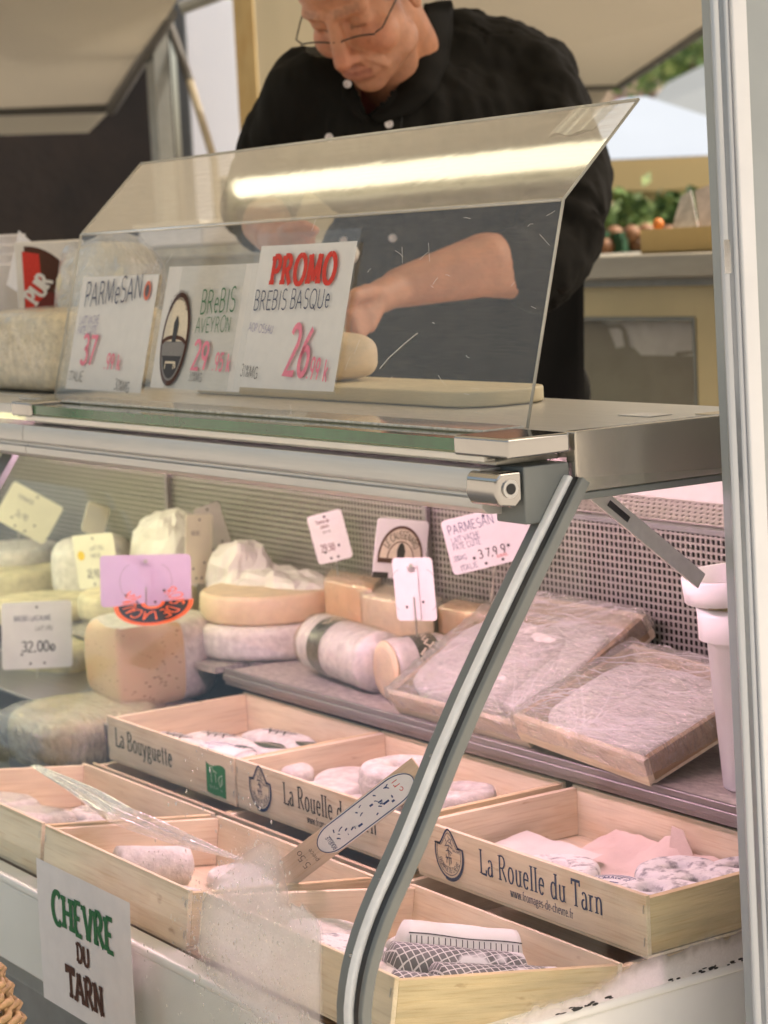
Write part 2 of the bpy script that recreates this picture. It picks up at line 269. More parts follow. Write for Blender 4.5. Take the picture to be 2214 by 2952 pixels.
# ------------------------------------------------------------------ lettering: every letter is drawn from pen strokes
XH = .64
def A_(cx, cy, rx, ry, a0, a1, n=10):
    return [(cx + rx * math.cos(R(a0 + (a1 - a0) * i / n)), cy + ry * math.sin(R(a0 + (a1 - a0) * i / n))) for i in range(n + 1)]
h = XH / 2
G = {   # letter: (advance, strokes)
 'A': (.74, [[(0, 0), (.33, 1)], [(.33, 1), (.66, 0)], [(.11, .34), (.55, .34)]]),
 'B': (.64, [[(.08, 0), (.08, 1)], [(.08, 1)] + A_(.26, .76, .24, .24, 90, -90) + [(.08, .52)], [(.08, .52)] + A_(.28, .26, .28, .26, 90, -90) + [(.08, 0)]]),
 'C': (.72, [A_(.4, .5, .36, .5, 48, 312, 18)]),
 'D': (.74, [[(.08, 0), (.08, 1)], [(.08, 1)] + A_(.26, .5, .40, .5, 90, -90, 14) + [(.08, 0)]]),
 'E': (.62, [[(.08, 0), (.08, 1)], [(.08, 1), (.54, 1)], [(.08, .52), (.44, .52)], [(.08, 0), (.56, 0)]]),
 'F': (.58, [[(.08, 0), (.08, 1)], [(.08, 1), (.54, 1)], [(.08, .52), (.44, .52)]]),
 'G': (.76, [A_(.4, .5, .36, .5, 48, 330, 18), [(.70, .05), (.70, .45)], [(.46, .45), (.70, .45)]]),
 'H': (.76, [[(.08, 0), (.08, 1)], [(.64, 0), (.64, 1)], [(.08, .5), (.64, .5)]]),
 'I': (.26, [[(.12, 0), (.12, 1)]]),
 'K': (.68, [[(.08, 0), (.08, 1)], [(.56, 1), (.1, .45)], [(.24, .6), (.6, 0)]]),
 'L': (.58, [[(.08, 0), (.08, 1)], [(.08, 0), (.54, 0), (.56, .2)]]),
 'M': (.90, [[(.08, 0), (.1, 1)], [(.1, 1), (.42, .1)], [(.42, .1), (.74, 1)], [(.74, 1), (.78, 0)]]),
 'N': (.78, [[(.08, 0), (.08, 1)], [(.08, 1), (.64, 0)], [(.64, 0), (.64, 1)]]),
 'O': (.80, [A_(.4, .5, .36, .5, 90, 450, 22)]),
 'P': (.60, [[(.08, 0), (.08, 1)], [(.08, 1)] + A_(.26, .73, .26, .27, 90, -90) + [(.08, .46)]]),
 'Q': (.80, [A_(.4, .5, .36, .5, 90, 450, 22), [(.42, .22), (.74, -.1)]]),
 'R': (.68, [[(.08, 0), (.08, 1)], [(.08, 1)] + A_(.26, .75, .25, .25, 90, -90) + [(.08, .5)], [(.28, .5), (.62, 0)]]),
 'S': (.58, [A_(.28, .74, .22, .25, 40, 250, 12) + A_(.28, .25, .24, .25, 80, -140, 12)]),
 'T': (.66, [[(.32, 0), (.32, 1)], [(.0, .82), (.0, 1), (.64, 1), (.64, .82)]]),
 'U': (.74, [[(.08, 1), (.08, .3)] + A_(.36, .3, .28, .3, 180, 360, 12) + [(.64, 1)]]),
 'V': (.70, [[(0, 1), (.32, 0)], [(.32, 0), (.64, 1)]]),
 'X': (.66, [[(.02, 1), (.6, 0)], [(.6, 1), (.02, 0)]]),
 'Y': (.66, [[(0, 1), (.3, .48)], [(.6, 1), (.3, .48), (.3, 0)]]),
 'a': (.50, [A_(.22, .44, .16, .2, 150, 0, 8) + [(.38, .1), (.44, 0)], A_(.21, .18, .17, .18, 75, 300, 12) + [(.38, .14)]]),
 'c': (.46, [A_(.25, h, .21, h, 45, 315, 14)]),
 'd': (.56, [[(.44, 1), (.44, .0)], A_(.25, h, .20, h, 40, 320, 16)]),
 'e': (.49, [[(.06, .36), (.42, .36)] + A_(.24, h, .19, h, 5, 318, 18)]),
 'f': (.32, [[(.13, 0), (.13, .8)] + A_(.27, .82, .14, .18, 180, 60, 8), [(.0, XH), (.28, XH)]]),
 'g': (.52, [A_(.23, .42, .16, .21, 90, 450, 16), A_(.24, -.12, .21, .15, 90, 450, 16), [(.12, .24), (.10, .1), (.24, .04)], [(.36, .58), (.5, .62)]]),
 'h': (.58, [[(.09, 0), (.09, 1)], [(.09, .42)] + A_(.28, .42, .17, .22, 150, 0, 8) + [(.45, 0)]]),
 'i': (.25, [[(.12, 0), (.12, XH)], [(.12, .84), (.12, .92)]]),
 'k': (.52, [[(.09, 0), (.09, 1)], [(.42, XH), (.12, .28)], [(.22, .4), (.46, 0)]]),
 'l': (.25, [[(.12, 0), (.12, 1)]]),
 'm': (.88, [[(.09, 0), (.09, XH)], [(.09, .42)] + A_(.26, .42, .16, .22, 150, 0, 8) + [(.42, 0)], [(.42, .42)] + A_(.6, .42, .16, .22, 150, 0, 8) + [(.76, 0)]]),
 'n': (.58, [[(.09, 0), (.09, XH)], [(.09, .42)] + A_(.28, .42, .17, .22, 150, 0, 8) + [(.45, 0)]]),
 'o': (.54, [A_(.26, h, .21, h, 90, 450, 18)]),
 'p': (.56, [[(.1, -.32), (.1, XH)], A_(.3, h, .2, h, 140, -140, 16)]),
 'q': (.56, [[(.44, -.32), (.44, XH)], A_(.25, h, .20, h, 40, 320, 16)]),
 'r': (.40, [[(.1, 0), (.1, XH)], [(.1, .4), (.18, .56), (.28, .62), (.36, .58)]]),
 's': (.42, [A_(.2, .47, .15, .17, 40, 250, 10) + A_(.2, .17, .16, .17, 80, -140, 10)]),
 't': (.34, [[(.14, .84), (.14, .14)] + A_(.24, .13, .10, .13, 180, 300, 6), [(.0, XH), (.30, XH)]]),
 'u': (.58, [[(.1, XH), (.1, .2)] + A_(.27, .2, .17, .2, 180, 330, 8) + [(.44, .2)], [(.44, XH), (.44, 0)]]),
 'v': (.52, [[(.02, XH), (.24, 0)], [(.24, 0), (.46, XH)]]),
 'w': (.76, [[(.02, XH), (.2, 0)], [(.2, 0), (.36, XH)], [(.36, XH), (.54, 0)], [(.54, 0), (.7, XH)]]),
 'y': (.52, [[(.02, XH), (.24, 0)], [(.46, XH), (.2, -.14), (.1, -.28), (.0, -.28)]]),
 '0': (.56, [A_(.26, .5, .22, .5, 90, 450, 18)]), '1': (.36, [[(.04, .78), (.18, 1), (.18, 0)]]),
 '2': (.56, [A_(.25, .74, .2, .26, 160, -30, 10) + [(.04, 0), (.5, 0)]]),
 '3': (.54, [A_(.22, .76, .2, .24, 150, -80, 10) + A_(.22, .27, .24, .27, 80, -150, 10)]),
 '5': (.54, [[(.46, 1), (.1, 1), (.08, .56)] + A_(.23, .32, .24, .32, 110, -140, 12)]),
 '6': (.56, [[(.4, 1), (.16, .66)] + A_(.26, .29, .21, .29, 160, 520, 18)]),
 '7': (.52, [[(.02, 1), (.48, 1), (.16, 0)]]),
 '8': (.54, [A_(.26, .76, .18, .24, 90, 450, 14), A_(.26, .27, .22, .27, 90, 450, 14)]),
 '9': (.56, [A_(.26, .7, .21, .29, 20, 380, 18), [(.47, .7), (.3, 0)]]),
 '.': (.24, [[(.1, .0), (.1, .09)]]), ',': (.24, [[(.12, .08), (.06, -.14)]]), '-': (.36, [[(.04, .3), (.3, .3)]]),
 '%': (.7, [A_(.14, .8, .12, .18, 90, 450, 10), A_(.5, .2, .12, .18, 90, 450, 10), [(.52, 1), (.1, 0)]]),
 '/': (.4, [[(.0, 0), (.34, 1)]]), "'": (.2, [[(.1, 1), (.08, .8)]]),
 ' ': (.30, []),
}
STY = {'serif': (.14, .058, .30, .045), 'slab': (.25, .15, .36, .15), 'hand': (.072, .072, 0, 0), 'marker': (.15, .15, 0, 0), 'sans': (.13, .12, 0, 0), 'fine': (.12, .075, .26, .06)}
def ribbon(pts, wf):
    P = [Vector((p[0], p[1], 0)) for p in pts]; n = len(P); L_, R_ = [], []
    for i in range(n):
        a = (P[i] - P[i - 1]) if i else (P[1] - P[0]); b = (P[i + 1] - P[i]) if i < n - 1 else a
        a = a.normalized() if a.length > 1e-9 else Vector((1, 0, 0)); b = b.normalized() if b.length > 1e-9 else a
        t = (a + b); t = t.normalized() if t.length > 1e-6 else a
        nrm = Vector((-t.y, t.x, 0)); k = min(1.6, 1 / max(.4, nrm.dot(Vector((-a.y, a.x, 0)))))
        w = wf(t) * .5 * k; L_.append(P[i] + nrm * w); R_.append(P[i] - nrm * w)
    return L_, R_
def text(mb, s, style, size, fn, m=0, sx=1.0, track=.06, slant=0, jit=0, seed=1, lift0=0.0):
    """writes s into mb; fn(u, v, lift) gives the point of the surface; returns the width"""
    thick, thin, serif, sh = STY[style]; x = 0.0; k = 0; rj = random.Random(seed)
    def put(pts, wf):
        nonlocal k
        if len(pts) < 2: return
        l, r = ribbon(pts, wf); n = len(l); lift = lift0 + .00022 + (k % 7) * .00003; k += 1
        f2 = lambda p: fn((x + p.x * sx + slant * p.y) * size, p.y * size, lift)
        vs = [f2(p) for p in l] + [f2(p) for p in r]
        mb.add(vs, [(i, i + 1, n + i + 1, n + i) for i in range(n - 1)], m)
    for ch in s:
        adv, strokes = G.get(ch, G['o'])
        jx, jy, js = (rj.uniform(-jit, jit), rj.uniform(-jit, jit), 1 + rj.uniform(-jit, jit) * 2) if jit else (0, 0, 1)
        for st in strokes:
            pts = [(p[0] * js + jx, p[1] * js + jy) for p in st]
            wf = (lambda t: thin + (thick - thin) * abs(t.y) ** 1.3)
            if style == 'slab' and len(st) > 3: wf = (lambda t: thin * 1.1 + (thick - thin) * abs(t.y))
            put(pts, wf)
            if serif:
                for e, q in ((0, 1), (-1, -2)):
                    ex, ey = pts[e]; dx, dy = ex - pts[q][0], ey - pts[q][1]
                    ln = math.hypot(dx, dy) or 1
                    if abs(dy) / ln > .86 and len(st) <= 3 and min(abs(ey - q2) for q2 in (0, 1, XH, -.32)) < .02 and not (ch == 'i' and ey > .7):
                        lean = dx / ln
                        put([(ex - serif * .5, ey + (sh / 2 if ey < .01 else -sh / 2)), (ex + serif * .5, ey + (sh / 2 if ey < .01 else -sh / 2))], lambda t: sh)
        x += adv * sx + track
    return x * size
def twidth(s, size, sx=1.0, track=.06): return sum(G.get(c, G['o'])[0] * sx + track for c in s) * size
def flat(ox, oz, y=0.0, ang=0.0):
    """writing on the local plane y = const, seen from -y"""
    ca, sa = math.cos(R(ang)), math.sin(R(ang))
    return lambda u, v, l: (ox + u * ca - v * sa, y - l, oz + u * sa + v * ca)
def line(mb, pts, w, fn, m=0, lift=.0003):
    l, r = ribbon(pts, lambda t: w); n = len(l)
    mb.add([fn(p.x, p.y, lift) for p in l] + [fn(p.x, p.y, lift) for p in r], [(i, i + 1, n + i + 1, n + i) for i in range(n - 1)], m)
def poly(mb, pts, fn, m=0, lift=.0002): mb.add([fn(p[0], p[1], lift) for p in pts], [tuple(range(len(pts)))], m)
def arctext(mb, s, style, size, fn, cx, cy, rad, a_mid, below=False, m=0, sx=1.0, track=.06):
    w = twidth(s, size, sx, track); sg = 1 if below else -1
    a0 = R(a_mid) - sg * (w / rad) / 2
    def g(u, v, l):
        a = a0 + sg * u / rad; rr = rad - v if below else rad + v
        return fn(cx + rr * math.cos(a), cy + rr * math.sin(a), l)
    text(mb, s, style, size, g, m, sx, track)
# ------------------------------------------------------------------ display case
case = thing('display_case', 'long refrigerated glass cheese counter with white base and steel top', 'display case', (0, .5, 0))
def cpart(mb, name, mats, **k): return mb.build(name, mats, case, world=True, **k)
LX = -2.9
mb = MB(); mb.box(LX, -.027, .049, .068, .655, .757); mb.box(LX, -.027, .045, .074, .757, .768)
mb.box(-.022, 0, .019, 1.05, .0, .757); mb.box(-.026, .006, .016, 1.05, .757, .769)
base = cpart(mb, 'base_panel', M['white_metal'], bevel=.004)
mb = MB(); mb.box(LX, -.027, .056, .068, .02, .6545); cpart(mb, 'kick_panel', M['alu_dark'], bevel=.003)
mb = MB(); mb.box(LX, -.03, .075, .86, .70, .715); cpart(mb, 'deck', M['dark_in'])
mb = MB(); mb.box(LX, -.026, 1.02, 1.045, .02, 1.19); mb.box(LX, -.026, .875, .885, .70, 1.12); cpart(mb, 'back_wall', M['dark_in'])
M['perf'] = perforated('perforated_panel', (.33, .32, .28), hole=.36, rough=.45, metal=.2)
M['perf_top'] = perforated('perforated_ledge', (.55, .51, .47), pitch=.0115, hole=.27, rough=.4, metal=.2)
pp = MB().box(LX, -.02, -.0008, .0008, .0, .252).build('perforated_panel', M['perf'], case); pp.location = (0, .34, .878)
for x in (-2.62, -1.83, -1.02):
    mb = MB(); mb.box(x - .006, x + .006, .826, .836, .88, 1.13); cpart(mb, 'panel_strip', M['shelf_steel'], bevel=.002)
mb = MB(); mb.box(LX, -.02, -.0008, .0008, .0, .20)
pl = mb.build('perforated_ledge', M['perf_top'], case); pl.location = (0, .345, 1.137); pl.rotation_euler = (R(-72), 0, 0)
mb = MB(); mb.box(LX, -.02, .832, .848, 1.127, 1.135); cpart(mb, 'ledge_trim', M['alu_dark'], bevel=.001)
# ledge closing sheet and white sheet lying on it
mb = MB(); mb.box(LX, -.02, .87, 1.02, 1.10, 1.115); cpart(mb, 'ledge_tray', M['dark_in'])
# upper shelf
mb = MB(); mb.box(-1.235, -.03, .604, .832, .868, .880); mb.box(LX, -1.25, .66, .832, .868, .880)
M['dimple'] = mat('dimpled_shelf', (.56, .51, .46), .38, .25, var=.22, scale=60, stretch=(1, 2.2, 1), bump=.8, bscale=60, bstretch=(1, 2.2, 1), dist=.004)
cpart(mb, 'shelf_plate', M['dimple'])
mb = MB(); mb.box(-1.237, -.028, .598, .604, .859, .8835); mb.box(-1.237, -.028, .5945, .598, .866, .8755)
cpart(mb, 'shelf_edge', M['shelf_steel'], bevel=.0015)
mb = MB(); mb.box(-2.2, -1.235, .42, .60, .811, .819); mb.box(-2.2, -1.235, .42, .426, .715, .811)
cpart(mb, 'step', M['shelf_steel'], bevel=.002)
# slanting bracket with its slot
def stripbox(a, b, w, t, X0, X1):
    a, b = Vector(a), Vector(b); d = (b - a).normalized(); n = Vector((0, -d.z, d.y)) * w
    return [a - n + Vector((0, 0, 0)), b - n, b + n, a + n]
mb = MB()
q = stripbox((-.028, .340, 1.262), (-.028, .478, 1.154), .0082, 0, 0, 0); mb.prism(q, (.003, 0, 0)); 
q = stripbox((-.0245, .362, 1.245), (-.0245, .386, 1.226), .003, 0, 0, 0); mb.prism(q, (.0008, 0, 0), 1)
cpart(mb, 'bracket', [M['alu'], M['black']])
# curved end frame (runs down the edge of the front glass)
FPXS = [(1205, 1055), (1080, 1310), (960, 1570), (873, 1790), (838, 1870), (800, 1952), (770, 2035), (752, 2110), (744, 2190)]
PROF = [Vector((0, p.y, p.z)) for p in (at(x, y, X=-.013) for x, y in FPXS)]
PROF = [PROF[0] + (PROF[0] - PROF[1]).normalized() * .012] + PROF[1:] + [Vector((0, PROF[-1].y - .001, .66))]
# smooth it
def chaikin(P):
    out = [P[0]]
    for a, b in zip(P[:-1], P[1:]): out += [a * .75 + b * .25, a * .25 + b * .75]
    return out + [P[-1]]
PROF = chaikin(PROF)
def sweep(mb, x0, x1, o0, o1, m=0, P=PROF):
    n = len(P); vs = []
    for i in range(n):
        t = (P[min(i + 1, n - 1)] - P[max(i - 1, 0)]).normalized(); nr = Vector((0, t.z, -t.y))
        if nr.y > 0: nr = -nr
        for o in (o0, o1):
            for x in (x0, x1): vs.append((x, P[i].y + nr.y * o, P[i].z + nr.z * o))
    fs = []
    for i in range(n - 1):
        b, c = i * 4, i * 4 + 4
        for u, w in ((0, 1), (1, 3), (3, 2), (2, 0)): fs.append((b + u, b + w, c + w, c + u))
    fs += [(0, 1, 3, 2), (4 * n - 4, 4 * n - 3, 4 * n - 1, 4 * n - 2)]
    mb.add(vs, fs, m)
mb = MB(); sweep(mb, -.0195, -.0055, .002, .006); frame = cpart(mb, 'glass_frame', M['grey_band'], bevel=.0015)
mb = MB(); sweep(mb, -.0050, .0065, .001, .0085); g = mb.build('gasket', M['white_gasket'], None, bevel=.003); g.parent = frame; g.location = -Vector(case.location)
mb = MB(); sweep(mb, .0068, .0145, -.004, .004); g = mb.build('seal', M['black'], None); g.parent = frame; g.location = -Vector(case.location)
mb = MB(); sweep(mb, .0148, .0218, -.006, .005); cpart(mb, 'end_rail', M['grey_band'], bevel=.0015)
for k in (5, 9, 13):
    p = PROF[min(k, len(PROF) - 1)]; sc_w = MB().sup((-.0085, p.y - .0065, p.z - .002), (.0022, .0022, .0022), n=10).build('screw', M['chrome'], None, smooth=True); sc_w.parent = frame; sc_w.location = -Vector(case.location)
# front glass and end glass
mb = MB(); sweep(mb, -1.196, -.0058, -.002, .0015); glass = cpart(mb, 'front_glass', M['glass'], smooth=False)
mb = MB(); sweep(mb, LX, -1.232, -.002, .0015); cpart(mb, 'front_glass', M['glass'])
mb = MB(); sweep(mb, -1.231, -1.197, -.002, .008); cpart(mb, 'glass_frame', M['grey_band'], bevel=.0015)
ep = [Vector((.004, p.y, p.z)) for p in PROF if p.z > .77]
ep = [Vector((.004, .62, 1.262))] + ep + [Vector((.004, PROF[-1].y + .001, .771)), Vector((.004, .62, .771))]
mb = MB(); mb.prism(ep, (.003, 0, 0)); end_glass = cpart(mb, 'end_glass', M['glass'])
# top: glass shelf, aluminium rail, caps, steel slab
mb = MB(); mb.box(-1.035, -.082, .229, .312, 1.3055, 1.3165); gs = cpart(mb, 'glass_shelf', glassy('shelf_glass', (.80, .9, .82), f0=.10, f1=.85, rough=.04))
mb = MB(); mb.box(-1.035, -.082, .2265, .2287, 1.3052, 1.3168); cpart(mb, 'shelf_glass_edge', M['glass_edge'])
mb = MB(); mb.box(-1.06, -.036, .238, .312, 1.292, 1.3035); mb.box(-1.06, -.036, .2245, .238, 1.2965, 1.3035)
cpart(mb, 'top_rail', M['steel'], bevel=.001)
rail = [(.238, 1.2905), (.222, 1.2905), (.2205, 1.285), (.219, 1.272), (.2215, 1.268), (.2265, 1.2665), (.2265, 1.263), (.2225, 1.262), (.223, 1.253), (.229, 1.2475), (.245, 1.246), (.262, 1.252), (.262, 1.2905)]
mb = MB(); mb.prism([(-1.06, y, z) for y, z in rail], (1.02, 0, 0)); cpart(mb, 'glass_rail', M['alu'], bevel=.0008)
rail2 = [(y, z) for y, z in rail]; mb = MB(); mb.prism([(LX, y, z) for y, z in rail2], (1.838, 0, 0)); mb.box(LX, -1.10, .229, .312, 1.3035, 1.3165); cpart(mb, 'glass_rail', M['alu'], bevel=.0008)
for x0, x1 in ((-.081, .004), (-1.098, -1.036)):
    mb = MB(); mb.box(x0, x1, .222, .296, 1.3015, 1.3205); cpart(mb, 'corner_cap', M['chrome'], bevel=.003, seg=3)
mb = MB(); mb.prism([(-.052, y, z) for y, z in [(.219, 1.289), (.214, 1.284), (.213, 1.268), (.218, 1.258), (.236, 1.255), (.244, 1.262), (.244, 1.289)]], (.048, 0, 0))
hinge = cpart(mb, 'hinge_block', M['chrome'], bevel=.003, seg=3)
mb = MB(); mb.tube([(-.006, .229, 1.2735), (-.002, .229, 1.2735)], .0085, 20); mb.tube([(-.0035, .229, 1.2735), (-.0012, .229, 1.2735)], .0052, 16, 1)
cpart(mb, 'hinge_pin', [M['alu'], M['black']])
mb = MB(); mb.box(-.05, -.004, .246, .300, 1.238, 1.292); cpart(mb, 'corner_plate', M['grey_band'], bevel=.002)
mb = MB(); mb.box(LX, 0, .3135, .585, 1.3085, 1.3172); mb.box(LX, -.0, .3135, .585, 1.3005, 1.3085)
cpart(mb, 'steel_top', M['steel'], bevel=.0015)
mb = MB(); mb.box(-.012, .003, .302, .70, 1.262, 1.3205); cpart(mb, 'end_cap', M['steel_end'], bevel=.002)
mb = MB(); mb.box(-.020, .0045, .300, .70, 1.2555, 1.262); cpart(mb, 'end_cap_lip', M['grey_band'], bevel=.001)
mb = MB(); mb.box(LX, -.0125, .3135, .585, 1.2805, 1.3005); mb.box(LX, -.0125, .57, .585, 1.262, 1.2805); cpart(mb, 'top_underside', M['steel'])
# fluorescent tubes under the top (lit): rose tinted at the right, yellowish further along
def strip_lamp(name, x0, x1, y, z, col, s, label):
    t = thing(name, label, 'lamp', ((x0 + x1) / 2, y, z))
    MB().tube([(x0, y, z), (x1, y, z)], .011, 14).build('tube', emit(name + '_glow', col, s), t, world=True, smooth=True)
    for x in (x0, x1): MB().box(x - .012, x + .012, y - .014, y + .014, z - .014, z + .022).build('lamp_holder', M['white_plastic'], t, world=True, bevel=.002)
    MB().box(x0, x1, y - .02, y + .02, z + .0145, z + .02).build('reflector', M['white_metal'], t, world=True)
    return t
PINK, YEL = (1, .59, .76), (1, .94, .60)
strip_lamp('strip_lamp', -1.20, -.055, .335, 1.262, PINK, 26, 'rose fluorescent tube under the steel top at the right end of the case')
strip_lamp('strip_lamp', -2.6, -1.30, .335, 1.262, YEL, 19, 'yellowish fluorescent tube under the steel top along the left of the case')

# condensation on the front glass: fog and droplets
M['fog'], nt, out = newmat('condensation_fog')
L = nt.links.new
tr = N(nt, 'ShaderNodeBsdfTransparent'); df = N(nt, 'ShaderNodeBsdfDiffuse'); df.inputs[0].default_value = (.86, .85, .84, 1)
tl = N(nt, 'ShaderNodeBsdfTranslucent'); tl.inputs[0].default_value = (.86, .85, .84, 1); m1 = N(nt, 'ShaderNodeMixShader', i_Fac=.55); L(df.outputs[0], m1.inputs[1]); L(tl.outputs[0], m1.inputs[2])
av = N(nt, 'ShaderNodeAttribute', attribute_name='dens'); tc = N(nt, 'ShaderNodeTexCoord')
n1 = N(nt, 'ShaderNodeTexNoise', i_Scale=420, i_Detail=4); L(tc.outputs['Object'], n1.inputs['Vector'])
mr = N(nt, 'ShaderNodeMapRange'); mr.inputs[1].default_value = .3; mr.inputs[2].default_value = .7; mr.inputs[3].default_value = .93; mr.inputs[4].default_value = 1.03; L(n1.outputs[0], mr.inputs[0])
mu = N(nt, 'ShaderNodeMath', operation='MULTIPLY', use_clamp=True); L(av.outputs['Fac'], mu.inputs[0]); L(mr.outputs[0], mu.inputs[1])
mx = N(nt, 'ShaderNodeMixShader'); L(mu.outputs[0], mx.inputs[0]); L(tr.outputs[0], mx.inputs[1]); L(m1.outputs[0], mx.inputs[2]); L(mx.outputs[0], out.inputs[0])
# arc length along the profile
SL = [0.0]
for a, b in zip(PROF[:-1], PROF[1:]): SL.append(SL[-1] + (b - a).length)
def on_glass(x, s, off):
    for i in range(len(SL) - 1):
        if s <= SL[i + 1] or i == len(SL) - 2:
            t = (s - SL[i]) / (SL[i + 1] - SL[i]); p = PROF[i].lerp(PROF[i + 1], t); d = (PROF[i + 1] - PROF[i]).normalized(); break
    nr = Vector((0, d.z, -d.y)); nr = -nr if nr.y > 0 else nr
    return Vector((x, p.y, p.z)) + nr * off
def z_to_s(z):
    for i in range(len(PROF) - 1):
        if PROF[i + 1].z <= z: return SL[i] + (PROF[i].z - z) / max(1e-6, PROF[i].z - PROF[i + 1].z) * (SL[i + 1] - SL[i])
    return SL[-1]
FOGL = [(1770, 590), (1800, 545), (1850, 480), (1900, 430), (1950, 402), (2050, 402), (2120, 440), (2170, 495), (2260, 580)]
FOGR = [(1770, 600), (1800, 615), (1850, 640), (1920, 652), (1965, 660), (1985, 682), (2010, 692), (2260, 694)]
def interp(T, y):
    if y <= T[0][0]: return T[0][1]
    for (a, p), (b, q) in zip(T[:-1], T[1:]):
        if y <= b: return p + (q - p) * (y - a) / (b - a)
    return T[-1][1]
def sstep(x): x = max(0, min(1, x)); return x * x * (3 - 2 * x)
def fogdens(x, z):
    """the misted patch: a soft tongue above, sharp at the right, thinning towards the lower left"""
    p = on_glass(x, z_to_s(z), 0) - CAM; t = p.dot(FW); px = PPX + FPX * p.dot(RT) / t; py = PPY - FPX * p.dot(UP) / t
    w = 16 * fbm((x, z, 0), 13, 3) + 3 * fbm((x, z, 0), 60, 9)
    l = sstep((px + w - interp(FOGL, py) + 35) / 120); r = sstep((interp(FOGR, py) + w * (.25 if py > 1960 else .9) - px) / (14 if py > 1960 else 80)); tp_ = sstep((py + w - 1765) / 130)
    return l * r * tp_ * (.72 - .20 * sstep((py - 2080) / 120) + .06 * fbm((x, z, 0), 9, 1))
s0, s1 = z_to_s(1.0), z_to_s(.672)
xs, ss = 110, 90
mb = MB(); dens = []
pts = [[None] * (xs + 1) for _ in range(ss + 1)]
for j in range(ss + 1):
    for i in range(xs + 1):
        x = -.56 + .53 * i / xs; s = s0 + (s1 - s0) * j / ss; p = on_glass(x, s, -.0026); mb.v.append(tuple(p)); dens.append(fogdens(x, p.z))
w = xs + 1
for j in range(ss):
    for i in range(xs):
        q = (j * w + i, j * w + i + 1, (j + 1) * w + i + 1, (j + 1) * w + i)
        if max(dens[k] for k in q) > .004: mb.f.append(q); mb.mi.append(0)
def with_dens(mb, dens, name, parent):
    me = bpy.data.meshes.new(name); me.from_pydata(mb.v, [], mb.f); me.materials.append(M['fog'])
    at_ = me.attributes.new('dens', 'FLOAT', 'POINT'); at_.data.foreach_set('value', dens)
    for p in me.polygons: p.use_smooth = True
    o = bpy.data.objects.new(name, me); COL.objects.link(o); o.parent = parent; o.location = -Vector(case.location); return o
with_dens(mb, dens, 'condensation', glass)
M['drop'] = glassy('water_drop', (.90, .90, .88), f0=.22, f1=.8, rough=.03, power=1.6)
mb = MB(); rd = random.Random(11); cnt = 0
while cnt < 1300:
    x = rd.uniform(-.56, -.07); z = rd.uniform(.675, .985)
    if rd.random() > fogdens(x, z) * (1.0 - fogdens(x, z)) * 3.2 + (.10 if z > .86 and abs(x + .33) < .09 else .03 if z < .8 else .0): continue
    r = rd.uniform(.0005, .0013) * (1.5 if rd.random() < .12 else 1); p = on_glass(x, z_to_s(z), .0018)
    mb.sup(p, (r, r * .5, r * rd.uniform(1, 1.9)), n=8); cnt += 1
dr = mb.build('droplets', M['drop'], None, smooth=True); dr.parent = glass; dr.location = -Vector(case.location); dr['kind'] = 'stuff'
# frost along the bottom of the end glass
mb = MB(); dens = []; nu, nv = 120, 24
for j in range(nv + 1):
    for i in range(nu + 1):
        y = .06 + .50 * i / nu; v = j / nv; hgt = .010 + .022 * sstep((y - .20) / .2) + .006 * fbm((y, 0, 0), 18, 4) + .001 * fbm((y, 0, 0), 90, 2)
        z = .769 + v * .055; mb.v.append((.0082, y, z)); k = (hgt + .004 * nz((y, z, 0), 120, 6) - (z - .769)) / .024 + .25
        dens.append(.92 * sstep(k) * sstep((y - .09 + .03 * nz((y, z, 0), 30)) / .12))
w = nu + 1
for j in range(nv):
    for i in range(nu): mb.f.append((j * w + i, j * w + i + 1, (j + 1) * w + i + 1, (j + 1) * w + i)); mb.mi.append(0)
with_dens(mb, dens, 'frost', end_glass)
# grime line between end glass and base
mb = MB(); rd = random.Random(3)
for i in range(46):
    y = rd.choice((rd.gauss(.285, .016), rd.uniform(.385, .50), rd.uniform(.43, .50))); mb.sup((.0085, y, .7692 + abs(rd.gauss(0, .0016))), (.0008, rd.uniform(.0008, .006), rd.uniform(.0006, .0016)), n=6)
gr = cpart(mb, 'grime', M['black']); gr['kind'] = 'stuff'

# ------------------------------------------------------------------ sneeze guard
GX0, GX1 = -1.173, -.096
GP = [(.322, 1.3176), (.378, 1.5375), (.478, 1.633)]
guard = thing('sneeze_guard', 'bent clear acrylic screen standing on the counter top, scratched and hazy', 'screen', (-.63, .40, 1.3175))
M['acryl'] = glassy('scratched_acrylic', (.97, .965, .94), f0=.03, f1=.55, rough=.03, haze=.13, hcol=(.70, .66, .56), hscale=55, hst=(.7, 9, 9), bump=.02, bscale=12)
M['acryl_up'] = glassy('scratched_reflecting_acrylic', (.90, .89, .86), f0=.12, f1=.9, rough=.035, haze=.40, hcol=(.72, .66, .54), hscale=26, hst=(.8, 9, 9), bump=.012, bscale=7, power=2.6)  # beige veil: scratch haze plus the canopy's reflection put into the colour
M['acryl_edge'] = mat('acrylic_edge', (.60, .58, .50), .2, 0, var=.1, scale=30)
def sheet(mb, a, b, x0, x1, t=.003):
    (ya, za), (yb, zb) = a, b; mb.grid(lambda u, v: (x0 + (x1 - x0) * u, ya + (yb - ya) * v, za + (zb - za) * v), 24, 6)
mb = MB(); sheet(mb, GP[0], GP[1], GX0, GX1); mb.build('lower_panel', M['acryl'], guard, world=True, smooth=True)
mb = MB(); sheet(mb, GP[1], GP[2], GX0, GX1); mb.build('upper_panel', M['acryl_up'], guard, world=True, smooth=True)
mb = MB()
for x in (GX0, GX1): mb.tube([(x, y, z) for y, z in GP], .0016, 6)
mb.tube([(GX0, GP[2][0], GP[2][1]), (GX1, GP[2][0], GP[2][1])], .0018, 6)
